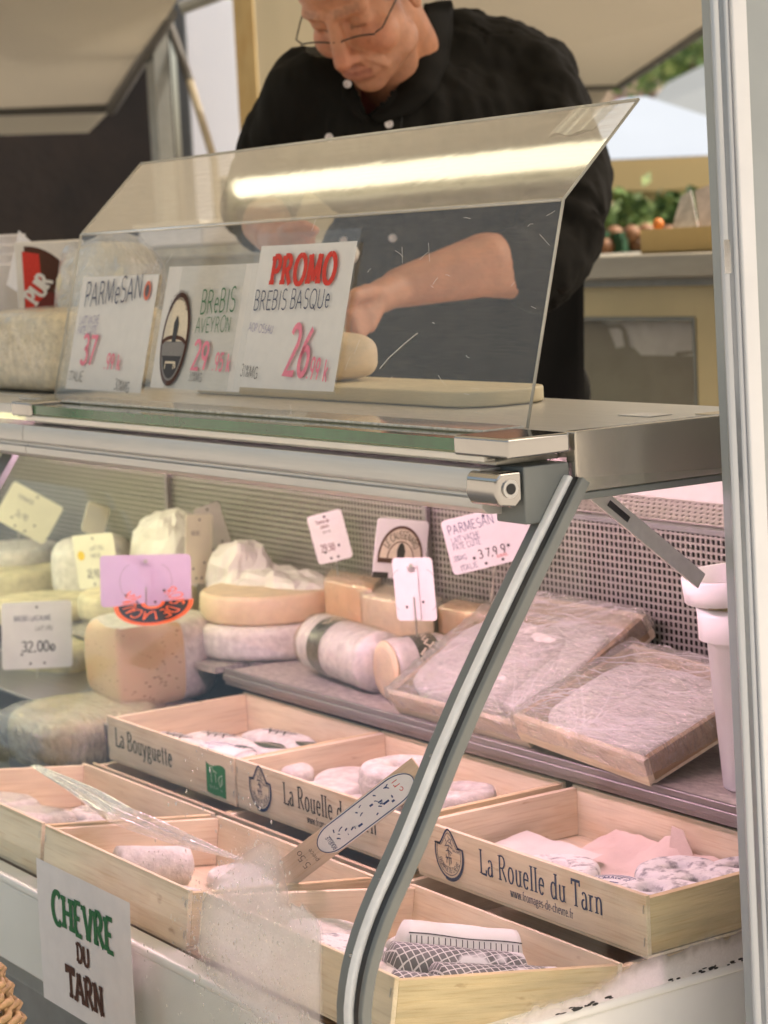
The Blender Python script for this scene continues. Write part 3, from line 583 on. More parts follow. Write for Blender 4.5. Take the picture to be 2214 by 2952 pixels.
mb.build('polished_edge', M['acryl_edge'], guard, world=True, smooth=True)
mb = MB(); mb.tube([(GX0 + .002, GP[1][0], GP[1][1]), (GX1 - .002, GP[1][0], GP[1][1])], .0022, 8); mb.build('bend', glassy('acrylic_bend', (.9, .88, .82), f0=.2, f1=.8, rough=.08, haze=.25), guard, world=True, smooth=True)
mb = MB(); mb.box(GX0, GX1, .268, .3185, 1.3174, 1.3204); mb.build('foot', glassy('acrylic_foot', (.93, .93, .9), f0=.14, f1=.8, rough=.06, haze=.75, hcol=(.92, .91, .87)), guard, world=True, bevel=.001)
rs = random.Random(5); mb = MB()
for i in range(70):
    x = rs.uniform(GX0 + .03, GX1 - .01); v = rs.uniform(.03, .97); a = rs.uniform(-1.3, 1.3); ln = rs.uniform(.004, .022); 
    y = GP[0][0] + (GP[1][0] - GP[0][0]) * v; z = GP[0][1] + (GP[1][1] - GP[0][1]) * v
    dx, dv = ln * math.cos(a), ln * math.sin(a); k = (GP[1][0] - GP[0][0]) / (GP[1][1] - GP[0][1])
    if not GX0 < x + dx < GX1 or not GP[0][1] < z + dv < GP[1][1]: continue
    p0 = Vector((x, y - .0006, z)); p1 = p0 + Vector((dx, dv * k, dv)); mb.tube([p0, (p0 + p1) / 2 + Vector((0, -.0001, rs.uniform(-.0012, .0012))), p1], .00016 if i else .0003, 4)
k = (GP[1][0] - GP[0][0]) / (GP[1][1] - GP[0][1])
pp_ = [at(px, py, Y=.345) for px, py in ((838, 795), (852, 773), (880, 742), (903, 720))]
mb.tube([Vector((p.x, GP[0][0] + (p.z - GP[0][1]) * k - .0008, p.z)) for p in pp_], .00055, 5)
o = mb.build('scratches', M['paper'], guard, world=True); o['kind'] = 'stuff'
# a strip of old tape at the top corner
def on_up(x, v, o=-.0008): return Vector((x, GP[1][0] + (GP[2][0] - GP[1][0]) * v + o * .69, GP[1][1] + (GP[2][1] - GP[1][1]) * v - o * .72))
mb = MB(); mb.grid(lambda u, v: on_up(-.205 + .07 * u + .01 * v, .70 + .285 * v + .02 * math.sin(u * 9), -.0014 - .0006 * math.sin(u * 11)), 10, 6)
t = mb.build('tape', glassy('clear_tape', (.93, .92, .88), f0=.12, f1=.7, rough=.15, haze=.3, hscale=60), None, smooth=True)
tag(t, 'strip of wrinkled clear tape on the top right corner of the screen', 'tape')

# ------------------------------------------------------------------ cards behind the screen
def card(name, label, x0, x1, v0, v1, off, group=None, skew=0.0):
    """a paper card in a clear sleeve, hung parallel to the lower panel"""
    ty, tz = GP[1][0] - GP[0][0], GP[1][1] - GP[0][1]; ln = math.hypot(ty, tz)
    o = Vector(((x0 + x1) / 2, GP[0][0] + ty * v0 + off, GP[0][1] + tz * v0))
    m4 = Matrix.Translation(o) @ Matrix.Rotation(-math.atan2(ty, tz), 4, 'X') @ Matrix.Rotation(skew, 4, 'Y')
    t = thing(name, label, 'price card', mat=m4, group=group); w, hh = x1 - x0, (v1 - v0) * ln
    MB().grid(lambda u, v: (-w / 2 + w * u, .0016 * math.sin(u * 3.1) - .0012, hh * v), 8, 2).build('paper', M['paper'], t, smooth=True)
    s = MB().grid(lambda u, v: (-w / 2 - .009 + (w + .018) * u, -.0042 + .0016 * math.sin(u * 3.1), -.004 + (hh + .018) * v), 8, 2).build('sleeve', M['sleeve'], t, smooth=True)
    return t, w, hh
M['sleeve'] = glassy('clear_sleeve', (.985, .98, .965), f0=.025, f1=.4, rough=.06, haze=.035, bump=.03, bscale=8)
def put(t, name, items, ym=-.0030):
    for it in items:
        mb = MB(); it[1](mb); mb.build(it[0], it[2], t)
def xz(px, py): # point of the lower panel (local card coordinates use it)
    p = at(px, py, Y=.35); return p
def word(s, style, size, ox, oz, m, ang=0, sx=1, y=-.0033, slant=0, jit=.03, seed=1, track=.06):
    def f(mb): text(mb, s, style, size, flat(ox, oz, y, ang), 0, sx, track, slant, jit, seed)
    return ('lettering', f, M[m])
def cx(px, py, v): return at(px, py, Y=.335 + .04 * v).x
A0, A1 = cx(165, 845, .1), cx(338, 848, .1)
t, w, hh = card('price_card', 'white PARMESAN card handwritten in blue behind the screen', cx(160, 845, 0), cx(322, 848, 0), .05, .735, -.0015, 'price cards behind the screen')
put(t, '', [word('PARMeSAN', 'hand', .033, -w * .40, hh * .72, 'navy', 4, .84), word('LAIT VACHE', 'hand', .011, -w * .43, hh * .57, 'purple_ink', 2, .8), word('PATE CUITE', 'hand', .011, -w * .43, hh * .48, 'purple_ink', 2, .8),
    word('37', 'marker', .038, -w * .33, hh * .22, 'pink_ink', 0, 1.0), word('.99 k', 'marker', .021, w * .0, hh * .185, 'pink_ink', 0, .9), word('ITALIE', 'hand', .013, -w * .46, hh * .07, 'black_ink', 0, 1),
    word('30%MG', 'hand', .014, w * .18, hh * .015, 'black_ink', -4, .8)])
mb = MB(); F = flat(w * .40, hh * .86, -.0031); poly(mb, A_(0, 0, .0095, .013, 0, 360, 20), F, 0, .0001); poly(mb, A_(0, 0, .0055, .008, 0, 360, 20), F, 1, .0003); mb.build('seal', [M['orange'], M['brown_ink']], t)
t, w, hh = card('price_card', 'white BREBIS card with an oval brown farm label, between PARMESAN and PROMO', cx(338, 845, 0), cx(530, 848, 0), .085, .775, .0005, 'price cards behind the screen')
put(t, '', [word('BReBIS', 'hand', .029, -w * .04, hh * .60, 'green_ink', 3, .80), word('AVEYRON', 'hand', .019, -w * .06, hh * .45, 'green_ink', 2, .85), word('29', 'marker', .034, -w * .04, hh * .16, 'pink_ink'), word('.95 k', 'marker', .022, w * .19, hh * .155, 'pink_ink', 0, .8),
    word('30%MG', 'hand', .011, -w * .05, hh * .065, 'black_ink', 0, .8)])
ov = MB(); F = flat(-w * .285, hh * .40, -.0031); ow, oh = .035, .060
poly(ov, A_(0, 0, ow, oh, 0, 360, 36), F, 0, .0001); poly(ov, A_(0, 0, ow * .86, oh * .89, 0, 360, 36), F, 1, .0003)
poly(ov, [(-ow * .86, -oh * .05)] + A_(0, 0, ow * .86, oh * .89, 187, 353, 24) + [(ow * .86, -oh * .05)], F, 2, .0005)
poly(ov, [(-ow * .74, -oh * .36)] + A_(0, -.006, ow * .74, oh * .74, 205, 335, 16) + [(ow * .74, -oh * .36)], F, 3, .0007)
line(ov, A_(0, -oh * .1, ow * .84, oh * .14, 180, 0, 14), .005, F, 0, .0009); poly(ov, [(-.005, -.004), (.005, -.004), (.006, .020), (.003, .026), (.0, .030), (-.003, .026), (-.006, .020)], F, 3, .0011)
line(ov, [(-.014, -oh * .5), (.012, -oh * .5), (.014, -oh * .62)], .003, F, 1, .0011); line(ov, [(-.013, -oh * .5), (-.013, -oh * .64)], .002, F, 1, .0011); line(ov, [(.009, -oh * .5), (.009, -oh * .64)], .002, F, 1, .0011)
arctext(ov, 'LE CAUSSENARD', 'sans', .0105, lambda u, v, l: F(u * .62, v * 1.06, l + .0009), 0, .002, .046, 90, False, 0, .8, .05)
ov.build('oval_label', [M['brown_ink'], M['cream'], M['grey_ink'], M['charcoal']], t)
t, w, hh = card('price_card', 'white PROMO card with red heading and pink price, at the right of the cards', cx(534, 848, 0), cx(738, 850, 0), .115, .865, -.0030, 'price cards behind the screen')
put(t, '', [word('PROMO', 'slab', .034, -w * .32, hh * .72, 'red_ink', 0, .92, jit=0, track=.16), word('BREBIS BASQUe', 'hand', .023, -w * .46, hh * .54, 'navy', 1, .85), word('AOP OSSAU', 'hand', .010, -w * .48, hh * .395, 'purple_ink', -3, .9),
    word('26', 'marker', .054, -w * .02, hh * .10, 'pink_ink', 0, .80, slant=.1), word('.99 k', 'marker', .025, w * .22, hh * .075, 'pink_ink', -2, .7), word('31%MG', 'hand', .014, -w * .49, hh * .075, 'black_ink', -3, .8)])
# ------------------------------------------------------------------ wooden crates
def lumpy(o, amp, s=18, seed=0):
    for v in o.data.vertices: v.co += v.co.normalized() * amp * fbm(v.co, s, seed)
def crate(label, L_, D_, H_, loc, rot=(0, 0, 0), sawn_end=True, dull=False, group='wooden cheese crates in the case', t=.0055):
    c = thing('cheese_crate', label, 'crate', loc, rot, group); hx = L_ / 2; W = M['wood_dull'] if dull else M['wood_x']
    MB().box(-hx, hx, 0, t, 0, H_).build('front_panel', W, c, bevel=.0008)
    MB().box(-hx, hx, D_ - t, D_, 0, H_ - .001).build('back_panel', W, c, bevel=.0008)
    for s in (-1, 1):
        mb = MB(); x0, x1 = (hx - .009, hx - .0005) if s > 0 else (-hx + .0005, -hx + .009)
        mb.box(x0, x1, t + .0002, D_ - t - .0002, .001, H_ - .0035); mb.build('side_panel', M['wood_saw'] if (s > 0 and sawn_end) else M['wood_y'], c, bevel=.0008)
    MB().box(-hx + .0005, hx - .0005, .0008, D_ - .0008, -.0035, -.0002).build('bottom_panel', W, c, bevel=.0006)
    for x in (-hx + .0035, hx - .0045):
        for z in (H_ * .22, H_ * .76): MB().tube([(x, -.0004, z - .0045), (x + .0004, -.0008, z), (x + .001, -.0004, z + .0045)], .0005, 5).build('staple', M['silver'], c)
    return c
def emblem(c, ox, oz, m, s=1.0, flip=False):
    """dairy badge: pointed dome over a round base, goat and thistle inside, words along the rim"""
    mb = MB(); sg = -1 if flip else 1
    F0 = flat(ox, oz, -.0001); F = lambda u, v, l: F0(u * sg * s, v * sg * s, l)
    out = [(-.0285, .012), (-.0185, .0125)] + [(-.0185 + .0185 * (i / 8) ** .8, .0125 + .020 * math.sin(i / 8 * math.pi / 2)) for i in range(1, 9)] + \
          [(.0185 * (1 - (1 - i / 8)) if 0 else .0185 * (i / 8) ** 1.25, .0325 - .020 * (1 - math.cos(i / 8 * math.pi / 2))) for i in range(1, 9)] + [(.0285, .012)] + A_(0, .003, .0285, .0315, 15, -195, 26)
    line(mb, out + out[:2], .0026, F); 
    ins = [(p[0] * .86, p[1] * .86 + .0004) for p in out]; line(mb, ins + ins[:2], .0009, F, 0, .0005)
    sh = A_(.0016, .0018, .0285, .0315, 20, -110, 16); line(mb, sh, .0034, F, 0, .0007)
    sq = [[(-.001, .024), (.003, .021), (-.002, .018), (.004, .016)], [(-.007, .021), (-.004, .016), (-.006, .012)], [(.006, .022), (.004, .017), (.008, .013)], [(-.008, .011), (0, .013), (.008, .010)],
          [(0, .013), (-.001, .004), (.001, -.003)], [(-.006, .005), (0, .007), (.007, .004)], [(-.004, -.002), (-.005, -.010)], [(.001, -.003), (.001, -.012)], [(.004, -.001), (.005, -.009)], [(-.007, -.003), (.006, -.002)], [(-.003, .009), (.004, .001)], [(-.006, .001), (-.002, -.005)]]
    for i, q in enumerate(sq): line(mb, q, .0011, F, 0, .0004 + i * .00003)
    arctext(mb, 'FROMAGE DE CHEVRE', 'sans', .0062, F, 0, .003, .0238, -90, True, 0, .75, .03)
    text(mb, 'MAZAMET', 'sans', .0030, lambda u, v, l: F(.008 + u, .0065 + v, l))
    mb.build('emblem', m, c)
def crate_text(c, s, style, size, ox, oz, m, sx=1.0, ang=0, track=.06, flip=False):
    mb = MB(); text(mb, s, style, size, flat(ox, oz, -.0001, ang), 0, sx, track); mb.build('lettering', m, c)
ZB = .7925
c3 = crate('pale crate printed La Rouelle du Tarn in blue, nearest on the right, sawn end showing', .400, .232, .0615, (-.212, .380, ZB))
emblem(c3, -.1365, .0315, M['navy'], .92)
crate_text(c3, 'La Rouelle du Tarn', 'serif', .0272, -.0775, .0245, M['navy'], .735, .3, .085)
crate_text(c3, 'www.fromages-de-chevre.fr', 'fine', .0098, -.024, .0105, M['navy'], .80, .2, .05)
mb = MB(); mb.box(.1998, .2006, .158, .205, .008, .050); st = mb.build('sticker', M['paper'], c3, bevel=.0004)
mb = MB()
for k in range(7): text(mb, 'lotno' if k < 3 else 'fromage', 'sans', .0042, (lambda zz: (lambda u, v, l: (.2007 + l, .162 + u, zz + v)))(.043 - k * .0052), 0, 1.0)
mb.build('lettering', M['grey_ink'], c3)
c2 = crate('La Rouelle du Tarn crate behind the wooden tasting stick, half hidden by the glass frame', .394, .232, .0615, (-.628, .380, ZB - .0005))
emblem(c2, -.1365, .0315, M['navy'], .92); crate_text(c2, 'La Rouelle du Tarn', 'serif', .0272, -.0775, .0245, M['black_ink'], .735, .3, .085)
crate_text(c2, 'www.fromages-de-chevre.fr', 'fine', .0098, -.024, .0105, M['black_ink'], .80, .2, .05)
c1 = crate('La Bouyguette crate with a green square logo on its front', .368, .232, .0615, (-1.014, .380, ZB - .0015))
crate_text(c1, 'La Bouyguette', 'serif', .0265, -.158, .0215, M['dkgreen'], .84, -.6, .085)
mb = MB(); F = flat(.107, .0025, -.0001); q = [(0, .0015)] + [(.052 * i / 8, .0005 * math.sin(i * 1.4)) for i in range(1, 8)] + [(.052, 0), (.0535, .040)] + [(.0535 - .052 * i / 8, .041 + .002 * math.sin(i * .8)) for i in range(1, 8)] + [(.001, .0425)]
poly(mb, q, F, 0, .0001)
for i, qq in enumerate([[(.010, .036), (.018, .037), (.022, .030)], [(.014, .034), (.015, .016)], [(.022, .033), (.030, .031)], [(.026, .030), (.027, .018)], [(.034, .022), (.038, .014), (.044, .019), (.044, .030), (.036, .026), (.034, .022)], [(.040, .018), (.042, .024)]]): line(mb, qq, .0016, F, 1, .0003 + i * .00004)
text(mb, 'Agriculture', 'hand', .0046, lambda u, v, l: F(.008 + u, .0085 + v, l), 1, .9); text(mb, 'bio', 'hand', .004, lambda u, v, l: F(.038 + u, .0075 + v, l + .0002), 1, .9)
mb.build('logo', [M['label_green'], ink('pale_green_print', (.45, .62, .40))], c1)
# the crates below them
lz = .7220
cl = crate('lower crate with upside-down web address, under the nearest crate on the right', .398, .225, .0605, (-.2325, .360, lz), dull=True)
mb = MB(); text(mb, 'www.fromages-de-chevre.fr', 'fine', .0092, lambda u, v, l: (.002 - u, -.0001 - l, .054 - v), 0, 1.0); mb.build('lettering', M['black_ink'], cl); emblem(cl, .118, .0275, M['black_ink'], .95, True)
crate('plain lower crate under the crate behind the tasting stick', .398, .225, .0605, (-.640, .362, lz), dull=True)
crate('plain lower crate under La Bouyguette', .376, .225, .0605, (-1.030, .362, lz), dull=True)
# front row, leaning back
T1 = R(-7.6)
cc = crate('open crate behind the CHEVRE DU TARN sign, holding a white log', .360, .240, .0625, (-.594, .078, .769), (T1, 0, 0))
cL = crate('open crate with wrapped round cheeses at the far left of the front row', .376, .240, .0625, (-.972, .078, .770), (T1, 0, 0))
cf = crate('open crate of ash logs at the near end, with grey patterned paper inside', .362, .272, .0625, (-.199, .0745, .7765), (R(-9.9), 0, 0))
# supports (battens on the deck that the front row leans on)
mb = MB(); mb.box(-1.20, -.03, .082, .098, .7155, .764); mb.build('batten', M['batten'], case, world=True)
mb = MB(); mb.box(-1.20, -.03, .30, .318, .7155, .731); mb.build('batten', M['batten'], case, world=True)

# ------------------------------------------------------------------ cheeses
M['rind'] = mat('white_rind', (.73, .685, .64), .75, 0, var=.13, scale=75, bump=1.0, bscale=130, sss=.15, spec=.3)
M['rind_rough'] = mat('wrinkled_white_rind', (.71, .66, .60), .75, 0, var=.15, scale=70, bump=1.0, bscale=100, sss=.15, spec=.3, dist=.004)
M['rind_yel'] = mat('yellowish_rind', (.66, .58, .36), .6, 0, var=.2, scale=30, bump=.4, bscale=60, sss=.1)
M['ash'] = mat('ash_rind', (.76, .73, .71), .75, 0, var=.1, scale=70, bump=1.0, bscale=110, col2=(.30, .29, .29), dist=.004, detail=9)
E_ = M['ash'].node_tree.nodes
for n_ in E_:
    if n_.type == 'VALTORGB': n_.color_ramp.elements[0].position = .36; n_.color_ramp.elements[1].position = .50
M['paste'] = mat('cream_paste', (.72, .57, .38), .5, 0, var=.1, scale=30, bump=.25, bscale=120, sss=.25)
M['paste_or'] = mat('orange_paste', (.70, .43, .24), .45, 0, var=.1, scale=24, bump=.15, bscale=80, sss=.25)
M['parm'] = mat('grainy_paste', (.66, .55, .33), .6, 0, var=.18, scale=60, bump=.6, bscale=110, sss=.15)
M['film'] = glassy('cling_film', (.98, .97, .97), f0=.10, f1=.9, rough=.13, haze=.07, hcol=(.85, .83, .82), bump=1.0, bscale=26, bstretch=(1, 3.5, 1.6), hscale=24, hst=(1, 5, 2), power=2.2, dist=.014)
M['film_tight'] = glassy('tight_cling_film', (.985, .98, .975), f0=.05, f1=.7, rough=.10, haze=0, bump=.7, bscale=38, bstretch=(1, 2.5, 1), power=3, dist=.006)
M['wax'] = mat('waxed_paper', (.74, .71, .66), .45, 0, var=.07, scale=18, bump=.5, bscale=22, dist=.008)
def one(mb, name, m, label, cat, group=None, **k):
    """a thing that is one mesh, its origin at its base"""
    xs = [Vector(v) for v in mb.v]; lo = Vector((sum(v.x for v in xs) / len(xs), sum(v.y for v in xs) / len(xs), min(v.z for v in xs)))
    mb.v = [tuple(v - lo) for v in xs]; o = mb.build(name, m, None, **k); o.location = lo; return tag(o, label, cat, group)
def disc(c, r, hgt, seed, hole=0.0, rot=None, amp=.0012, n=48):
    """round cheese with soft edges, optionally dimpled in the middle"""
    e = hgt * .28; pr = []
    for i in range(6): a = i / 5 * math.pi / 2; pr.append((r - e + e * math.sin(a), e - e * math.cos(a)))
    for i in range(4): pr.append((r + .001 * math.sin(i), e + (hgt - 2 * e) * (i + 1) / 5))
    for i in range(6): a = i / 5 * math.pi / 2; pr.append((r - e + e * math.cos(a), hgt - e + e * math.sin(a)))
    if hole: pr += [(hole * 1.5, hgt), (hole * 1.2, hgt - .0015), (hole, hgt - .006), (hole * .92, hgt - .016), (hole * .3, hgt - .017), (.0005, hgt - .017)]
    else: pr += [(r * .5, hgt + .0005), (.0005, hgt)]
    pr = [(.0005, 0), (r * .5, 0)] + pr; mb = MB(); mb.lathe(pr, n=n)
    mb.v = [tuple(Vector(v) * (1 + amp / r * fbm(v, 1.1 / r, seed)) + Vector((0, 0, amp * .6 * nz(v, 60, seed)))) for v in mb.v]
    Mx = (rot or Matrix.Identity(4)); mb.v = [tuple(Mx @ Vector(v) + Vector(c)) for v in mb.v]
    return mb
def log(a, b, r, seed, amp=.0012, n=28):
    """cylindrical cheese lying from a to b"""
    a, b = Vector(a), Vector(b); k = 22; pts, rs = [], []
    for i in range(k + 1):
        t = i / k; e = min(t, 1 - t) * (b - a).length; q = min(1, e / (r * .3)); pts.append(a.lerp(b, t)); rs.append(max(.0006, r * (.80 + .20 * math.sqrt(max(0, 1 - (1 - q) ** 2))) if 0 < i < k else r * .55))
    mb = MB(); mb.tube(pts, rs, n); mb.v = [tuple(Vector(v) + Vector((nz(v, 40, seed), nz(v, 44, seed + 3), nz(v, 42, seed + 7))) * amp) for v in mb.v]
    return mb
def T4(x, y, z, rx=0, ry=0, rz=0): return Matrix.Translation((x, y, z)) @ Matrix.Rotation(R(rz), 4, 'Z') @ Matrix.Rotation(R(ry), 4, 'Y') @ Matrix.Rotation(R(rx), 4, 'X')
def incrate(c, x, y, z): return c.matrix_basis @ Vector((x, y, z))
rc = 'goat cheeses lying in the crates'
zt = ZB + .0005
# nearest right-hand crate
one(disc((-.232, .440, zt), .048, .034, 1, .014), 'goat_cheese', M['ash'], 'ring-shaped ash goat cheese beside the front board of the nearest crate', 'cheese', rc, smooth=True)
one(disc((-.140, .437, zt), .040, .030, 2), 'goat_cheese', M['ash'], 'ash goat cheese under a round blue and white label', 'cheese', rc, smooth=True)
mb = MB(); mb.lathe([(.0005, 0), (.036, 0), (.0365, .0006), (.036, .0012), (.0005, .0012)], (-.140, .437, zt + .0312), 36)
for i, v in enumerate(mb.v): pass
lab = one(mb, 'round_label', M['paper'], 'round white label printed in blue on an ash cheese', 'label')
mb = MB(); F = lambda u, v, l: (u, v, .0013 + l)
line(mb, A_(0, 0, .033, .033, 0, 360, 40), .0012, F); line(mb, A_(0, 0, .030, .030, 0, 360, 40), .0006, F); arctext(mb, 'FROMAGE DE CHEVRE', 'sans', .008, F, 0, 0, .0205, 90, False, 0, .7, .05)
for q in ([(-.02, .0), (.018, .002)], [(-.014, -.008), (.016, -.006)], [(-.008, -.016), (.012, -.015)], [(-.006, .006), (.004, .01)]): line(mb, q, .0022, F, 0, .0006)
mb.build('lettering', M['blue'], lab)
for i, (x, y, r, hh) in enumerate([(-.070, .436, .040, .046), (-.066, .496, .038, .044), (-.125, .520, .046, .040), (-.068, .560, .040, .045)]):
    one(disc((x, y, zt), r, hh, 11 + i, .012), 'goat_cheese', M['ash'], ['ash goat cheese against the sawn end of the nearest crate', 'wrinkled ash cheese in the middle of the right-hand row', 'ash ring cheese with a dark hollow beside the pink paper', 'rear ash cheese with blue print beside the crate end'][i], 'cheese', rc, smooth=True)
mb = MB()
def pap(u, v):
    x = -.325 + .20 * u; y = .425 + .175 * v
    return (x, y, zt + .006 + .020 * max(0, v - .35) ** 1 * 1.2 + .006 * fbm((x, y, 0), 22, 4) + .030 * max(0, v - .8) * (2 if .42 < u < .62 else .4))
mb.grid(pap, 30, 24); M['pinkpaper'] = mat('thin_paper', (.74, .60, .52), .6, 0, var=.05, scale=30, bump=.4, bscale=30, dist=.006)
one(mb, 'wrapping_paper', M['pinkpaper'], 'crumpled sheet of pinkish paper lining the nearest crate', 'paper', smooth=True)
mb = MB(); q = [(-.215, .585, zt + .024), (-.180, .592, zt + .020), (-.196, .590, zt + .050), (-.212, .588, zt + .052)]; mb.prism(q, (0, .0006, 0)); one(mb, 'paper_scrap', M['pinkpaper'], 'small folded corner of paper standing up against the crate back', 'paper')
mb = MB(); 
def pap2(u, v): x = -.39 + .14 * u; y = .40 + .12 * v; return (x, y, zt + .012 + .004 * fbm((x, y, 0), 25, 8) + .012 * v)
mb.grid(pap2, 16, 12); one(mb, 'wrapping_paper', M['wax'], 'white greaseproof sheet at the left inside the nearest crate', 'paper', smooth=True)
# crate with the ring cheeses
z2 = zt - .0005
for i, (x, y, z, r, hh, ho, lb) in enumerate([(-.600, .485, z2 + .034, .050, .042, .015, 'tall white ring cheese standing highest behind the tasting stick'), (-.520, .520, z2 + .022, .044, .030, .012, 'white ring cheese just behind the slanting frame'),
        (-.700, .440, z2, .046, .036, 0, 'flat white cheese at the front left of the ring cheese crate'), (-.745, .500, z2, .045, .034, 0, 'flat white cheese at the back left of the ring cheese crate'), (-.610, .442, z2, .046, .033, 0, 'white cheese lying under the tall ring cheese'),
        (-.505, .450, z2, .046, .030, 0, 'white cheese at the right of the ring cheese crate'), (-.52, .525, z2, .045, .022, 0, 'white cheese beneath the ring cheese by the frame')]):
    one(disc((x, y, z), r, hh, 30 + i, ho), 'goat_cheese', M['rind_rough'], lb, 'cheese', rc, smooth=True)
# La Bouyguette: long leaf-decorated cheeses in clear paper
sprig = [[(-.030, .0), (.030, .004)], [(-.02, .001), (-.028, .010)], [(-.012, .001), (-.016, .012)], [(-.002, .002), (-.006, .013)], [(.008, .002), (.006, .012)], [(.018, .003), (.020, .011)], [(-.014, .0), (-.006, -.010)], [(-.002, .001), (.006, -.009)], [(.010, .002), (.02, -.008)]]
for i, (x, y, rz, kind) in enumerate([(-1.075, .425, 8, 0), (-1.035, .470, 14, 1), (-.965, .440, 12, 2), (-.925, .490, 10, 3), (-.885, .530, 6, 3), (-.985, .540, 10, 0), (-.860, .455, 12, 1)]):
    t = thing('wrapped_goat_cheese', ['long white goat cheese at the front left under a bare twig in La Bouyguette', 'white goat cheese with a forked twig in La Bouyguette', 'white goat cheese with a printed label in the middle of La Bouyguette', 'white goat cheese with a broad green leaf in La Bouyguette',
              'leaf-covered goat cheese at the back right of La Bouyguette', 'goat cheese at the back of La Bouyguette under a thin twig', 'goat cheese beside the right end of La Bouyguette'][i], 'cheese', (x, y, zt + .004), (0, 0, R(rz)), rc)
    mb = MB(); mb.sup((0, 0, .019), (.068, .026, .019), .62, 32, disp=lambda p: .0016 * fbm(p, 45, i)); mb.build('cheese', M['rind'], t, smooth=True)
    mb = MB(); F = lambda u, v, l: (u, v, .0385 + l - 6 * v * v - .9 * abs(u) ** 2)
    if kind == 3:
        lf = [(-.034 + .068 * k / 14, .014 * math.sin(math.pi * k / 14)) for k in range(15)] + [(.034 - .068 * k / 14, -.013 * math.sin(math.pi * k / 14)) for k in range(1, 14)]
        n_ = len(lf); mb.add([F(0, 0, .0012)] + [F(p[0], p[1], .0012) for p in lf], [(0, 1 + k, 1 + (k + 1) % n_) for k in range(n_)]); line(mb, [(-.034, 0), (0, .0004), (.036, 0)], .0012, F, 1, .0018)
        mb.build('leaf', [mat('dry_leaf_%d' % i, (.055, .075, .035), .6, 0, var=.25, scale=60), M['cream']], t)
    elif kind == 2:
        mb.grid(lambda u, v: F(-.040 + .085 * u, -.021 + .042 * v, .0012), 8, 6); lb = mb.build('label', M['paper'], t)
        mb = MB(); text(mb, 'BOUYGUETTE 150 G', 'sans', .0075, lambda u, v, l: F(-.036 + u, .006 + v, .0016 + l), 0, .75); text(mb, 'fromage au lait cru', 'sans', .0055, lambda u, v, l: F(-.036 + u, -.005 + v, .0016 + l), 0, .7); text(mb, 'Tarn    France', 'sans', .0055, lambda u, v, l: F(-.036 + u, -.015 + v, .0016 + l), 0, .8)
        mb.build('lettering', M['purple_ink'], t)
        mb = MB()
        for k, q in enumerate(sprig): line(mb, [(a * .5 + .025, b * 1.2 + .014) for a, b in q], .0026, F, 0, .0022 + k * .00005)
        mb.build('twig', M['dkgreen'], t)
    else:
        for k, q in enumerate(sprig): line(mb, [(a * 1.1, b * 1.3) for a, b in q], .0022, F, 0, .0012 + k * .00005)
        mb.build('twig', mat('dry_twig_%d' % i, (.06, .055, .035), .7, 0, var=.3, scale=80), t)
# crate behind the CHEVRE sign
p = lambda x, y, z: incrate(cc, x, y, z)
one(log(p(-.105, .055, .025), p(-.085, .150, .024), .0235, 3, .001), 'goat_cheese_log', M['rind'], 'white goat cheese log lying in the crate above the CHEVRE sign', 'cheese', rc, smooth=True)
one(log(p(-.05, .07, .012), p(.05, .10, .012), .012, 4), 'goat_cheese_log', M['rind'], 'small white goat cheese beside the folded label', 'cheese', rc, smooth=True)
for i, (x, y, r, hh) in enumerate([(.035, .165, .042, .026), (.125, .165, .044, .030), (.10, .075, .042, .024), (-.06, .20, .034, .02)]):
    one(disc(p(x, y, .0), r, hh, 60 + i), 'goat_cheese', M['rind'], ['white cheese behind the mist at the middle of the CHEVRE crate', 'white cheese at the foot of the tasting stick', 'white cheese behind the mist at the front of the CHEVRE crate', 'small white cheese at the back of the CHEVRE crate'][i], 'cheese', rc, smooth=True)
mb = MB()
def lab2(u, v): q = p(.005 + .055 * u, .022 + .05 * v, .034 + .010 * math.sin(u * 2.6) - .012 * v + .002 * math.sin(v * 5)); return tuple(q)
mb.grid(lab2, 10, 8); lb = one(mb, 'folded_label', M['paper'], 'folded white label with blue print lying in the CHEVRE crate', 'label', smooth=True)
mb = MB(); o0 = lb.location
for k, vv in enumerate((.1, .25, .72, .86)): line(mb, [(.05, vv), (.35, vv + .02), (.62, vv - .01), (.95, vv)], .035, lambda u, v, l: tuple(Vector(lab2(u, v)) - o0 + Vector((0, -.0004, .0007))), 0)
mb.build('lettering', M['blue'], lb)
# left crate: rounds in film
p = lambda x, y, z: incrate(cL, x, y, z)
for i, (x, y, r, hh) in enumerate([(.045, .060, .050, .046), (.125, .115, .048, .040), (-.06, .06, .05, .044), (.02, .17, .048, .036)]):
    t = thing('wrapped_cheese', ['round cheese in clear film in the left front crate, by the picture edge', 'pale round cheese without a label beside the crate divider', 'round cheese in film half outside the picture', 'round cheese at the back of the left front crate'][i], 'cheese', tuple(p(x, y, .001)), cL.rotation_euler, rc)
    mb = disc((0, 0, 0), r, hh, 70 + i); mb.build('cheese', M['rind_rough'], t, smooth=True)
    if i != 1: mb = MB(); mb.sup((0, 0, hh * .5), (r * 1.04, r * 1.04, hh * .56), .7, 36, disp=lambda q: .0025 * fbm(q, 30, i)); mb.build('film', M['film_tight'], t, smooth=True)
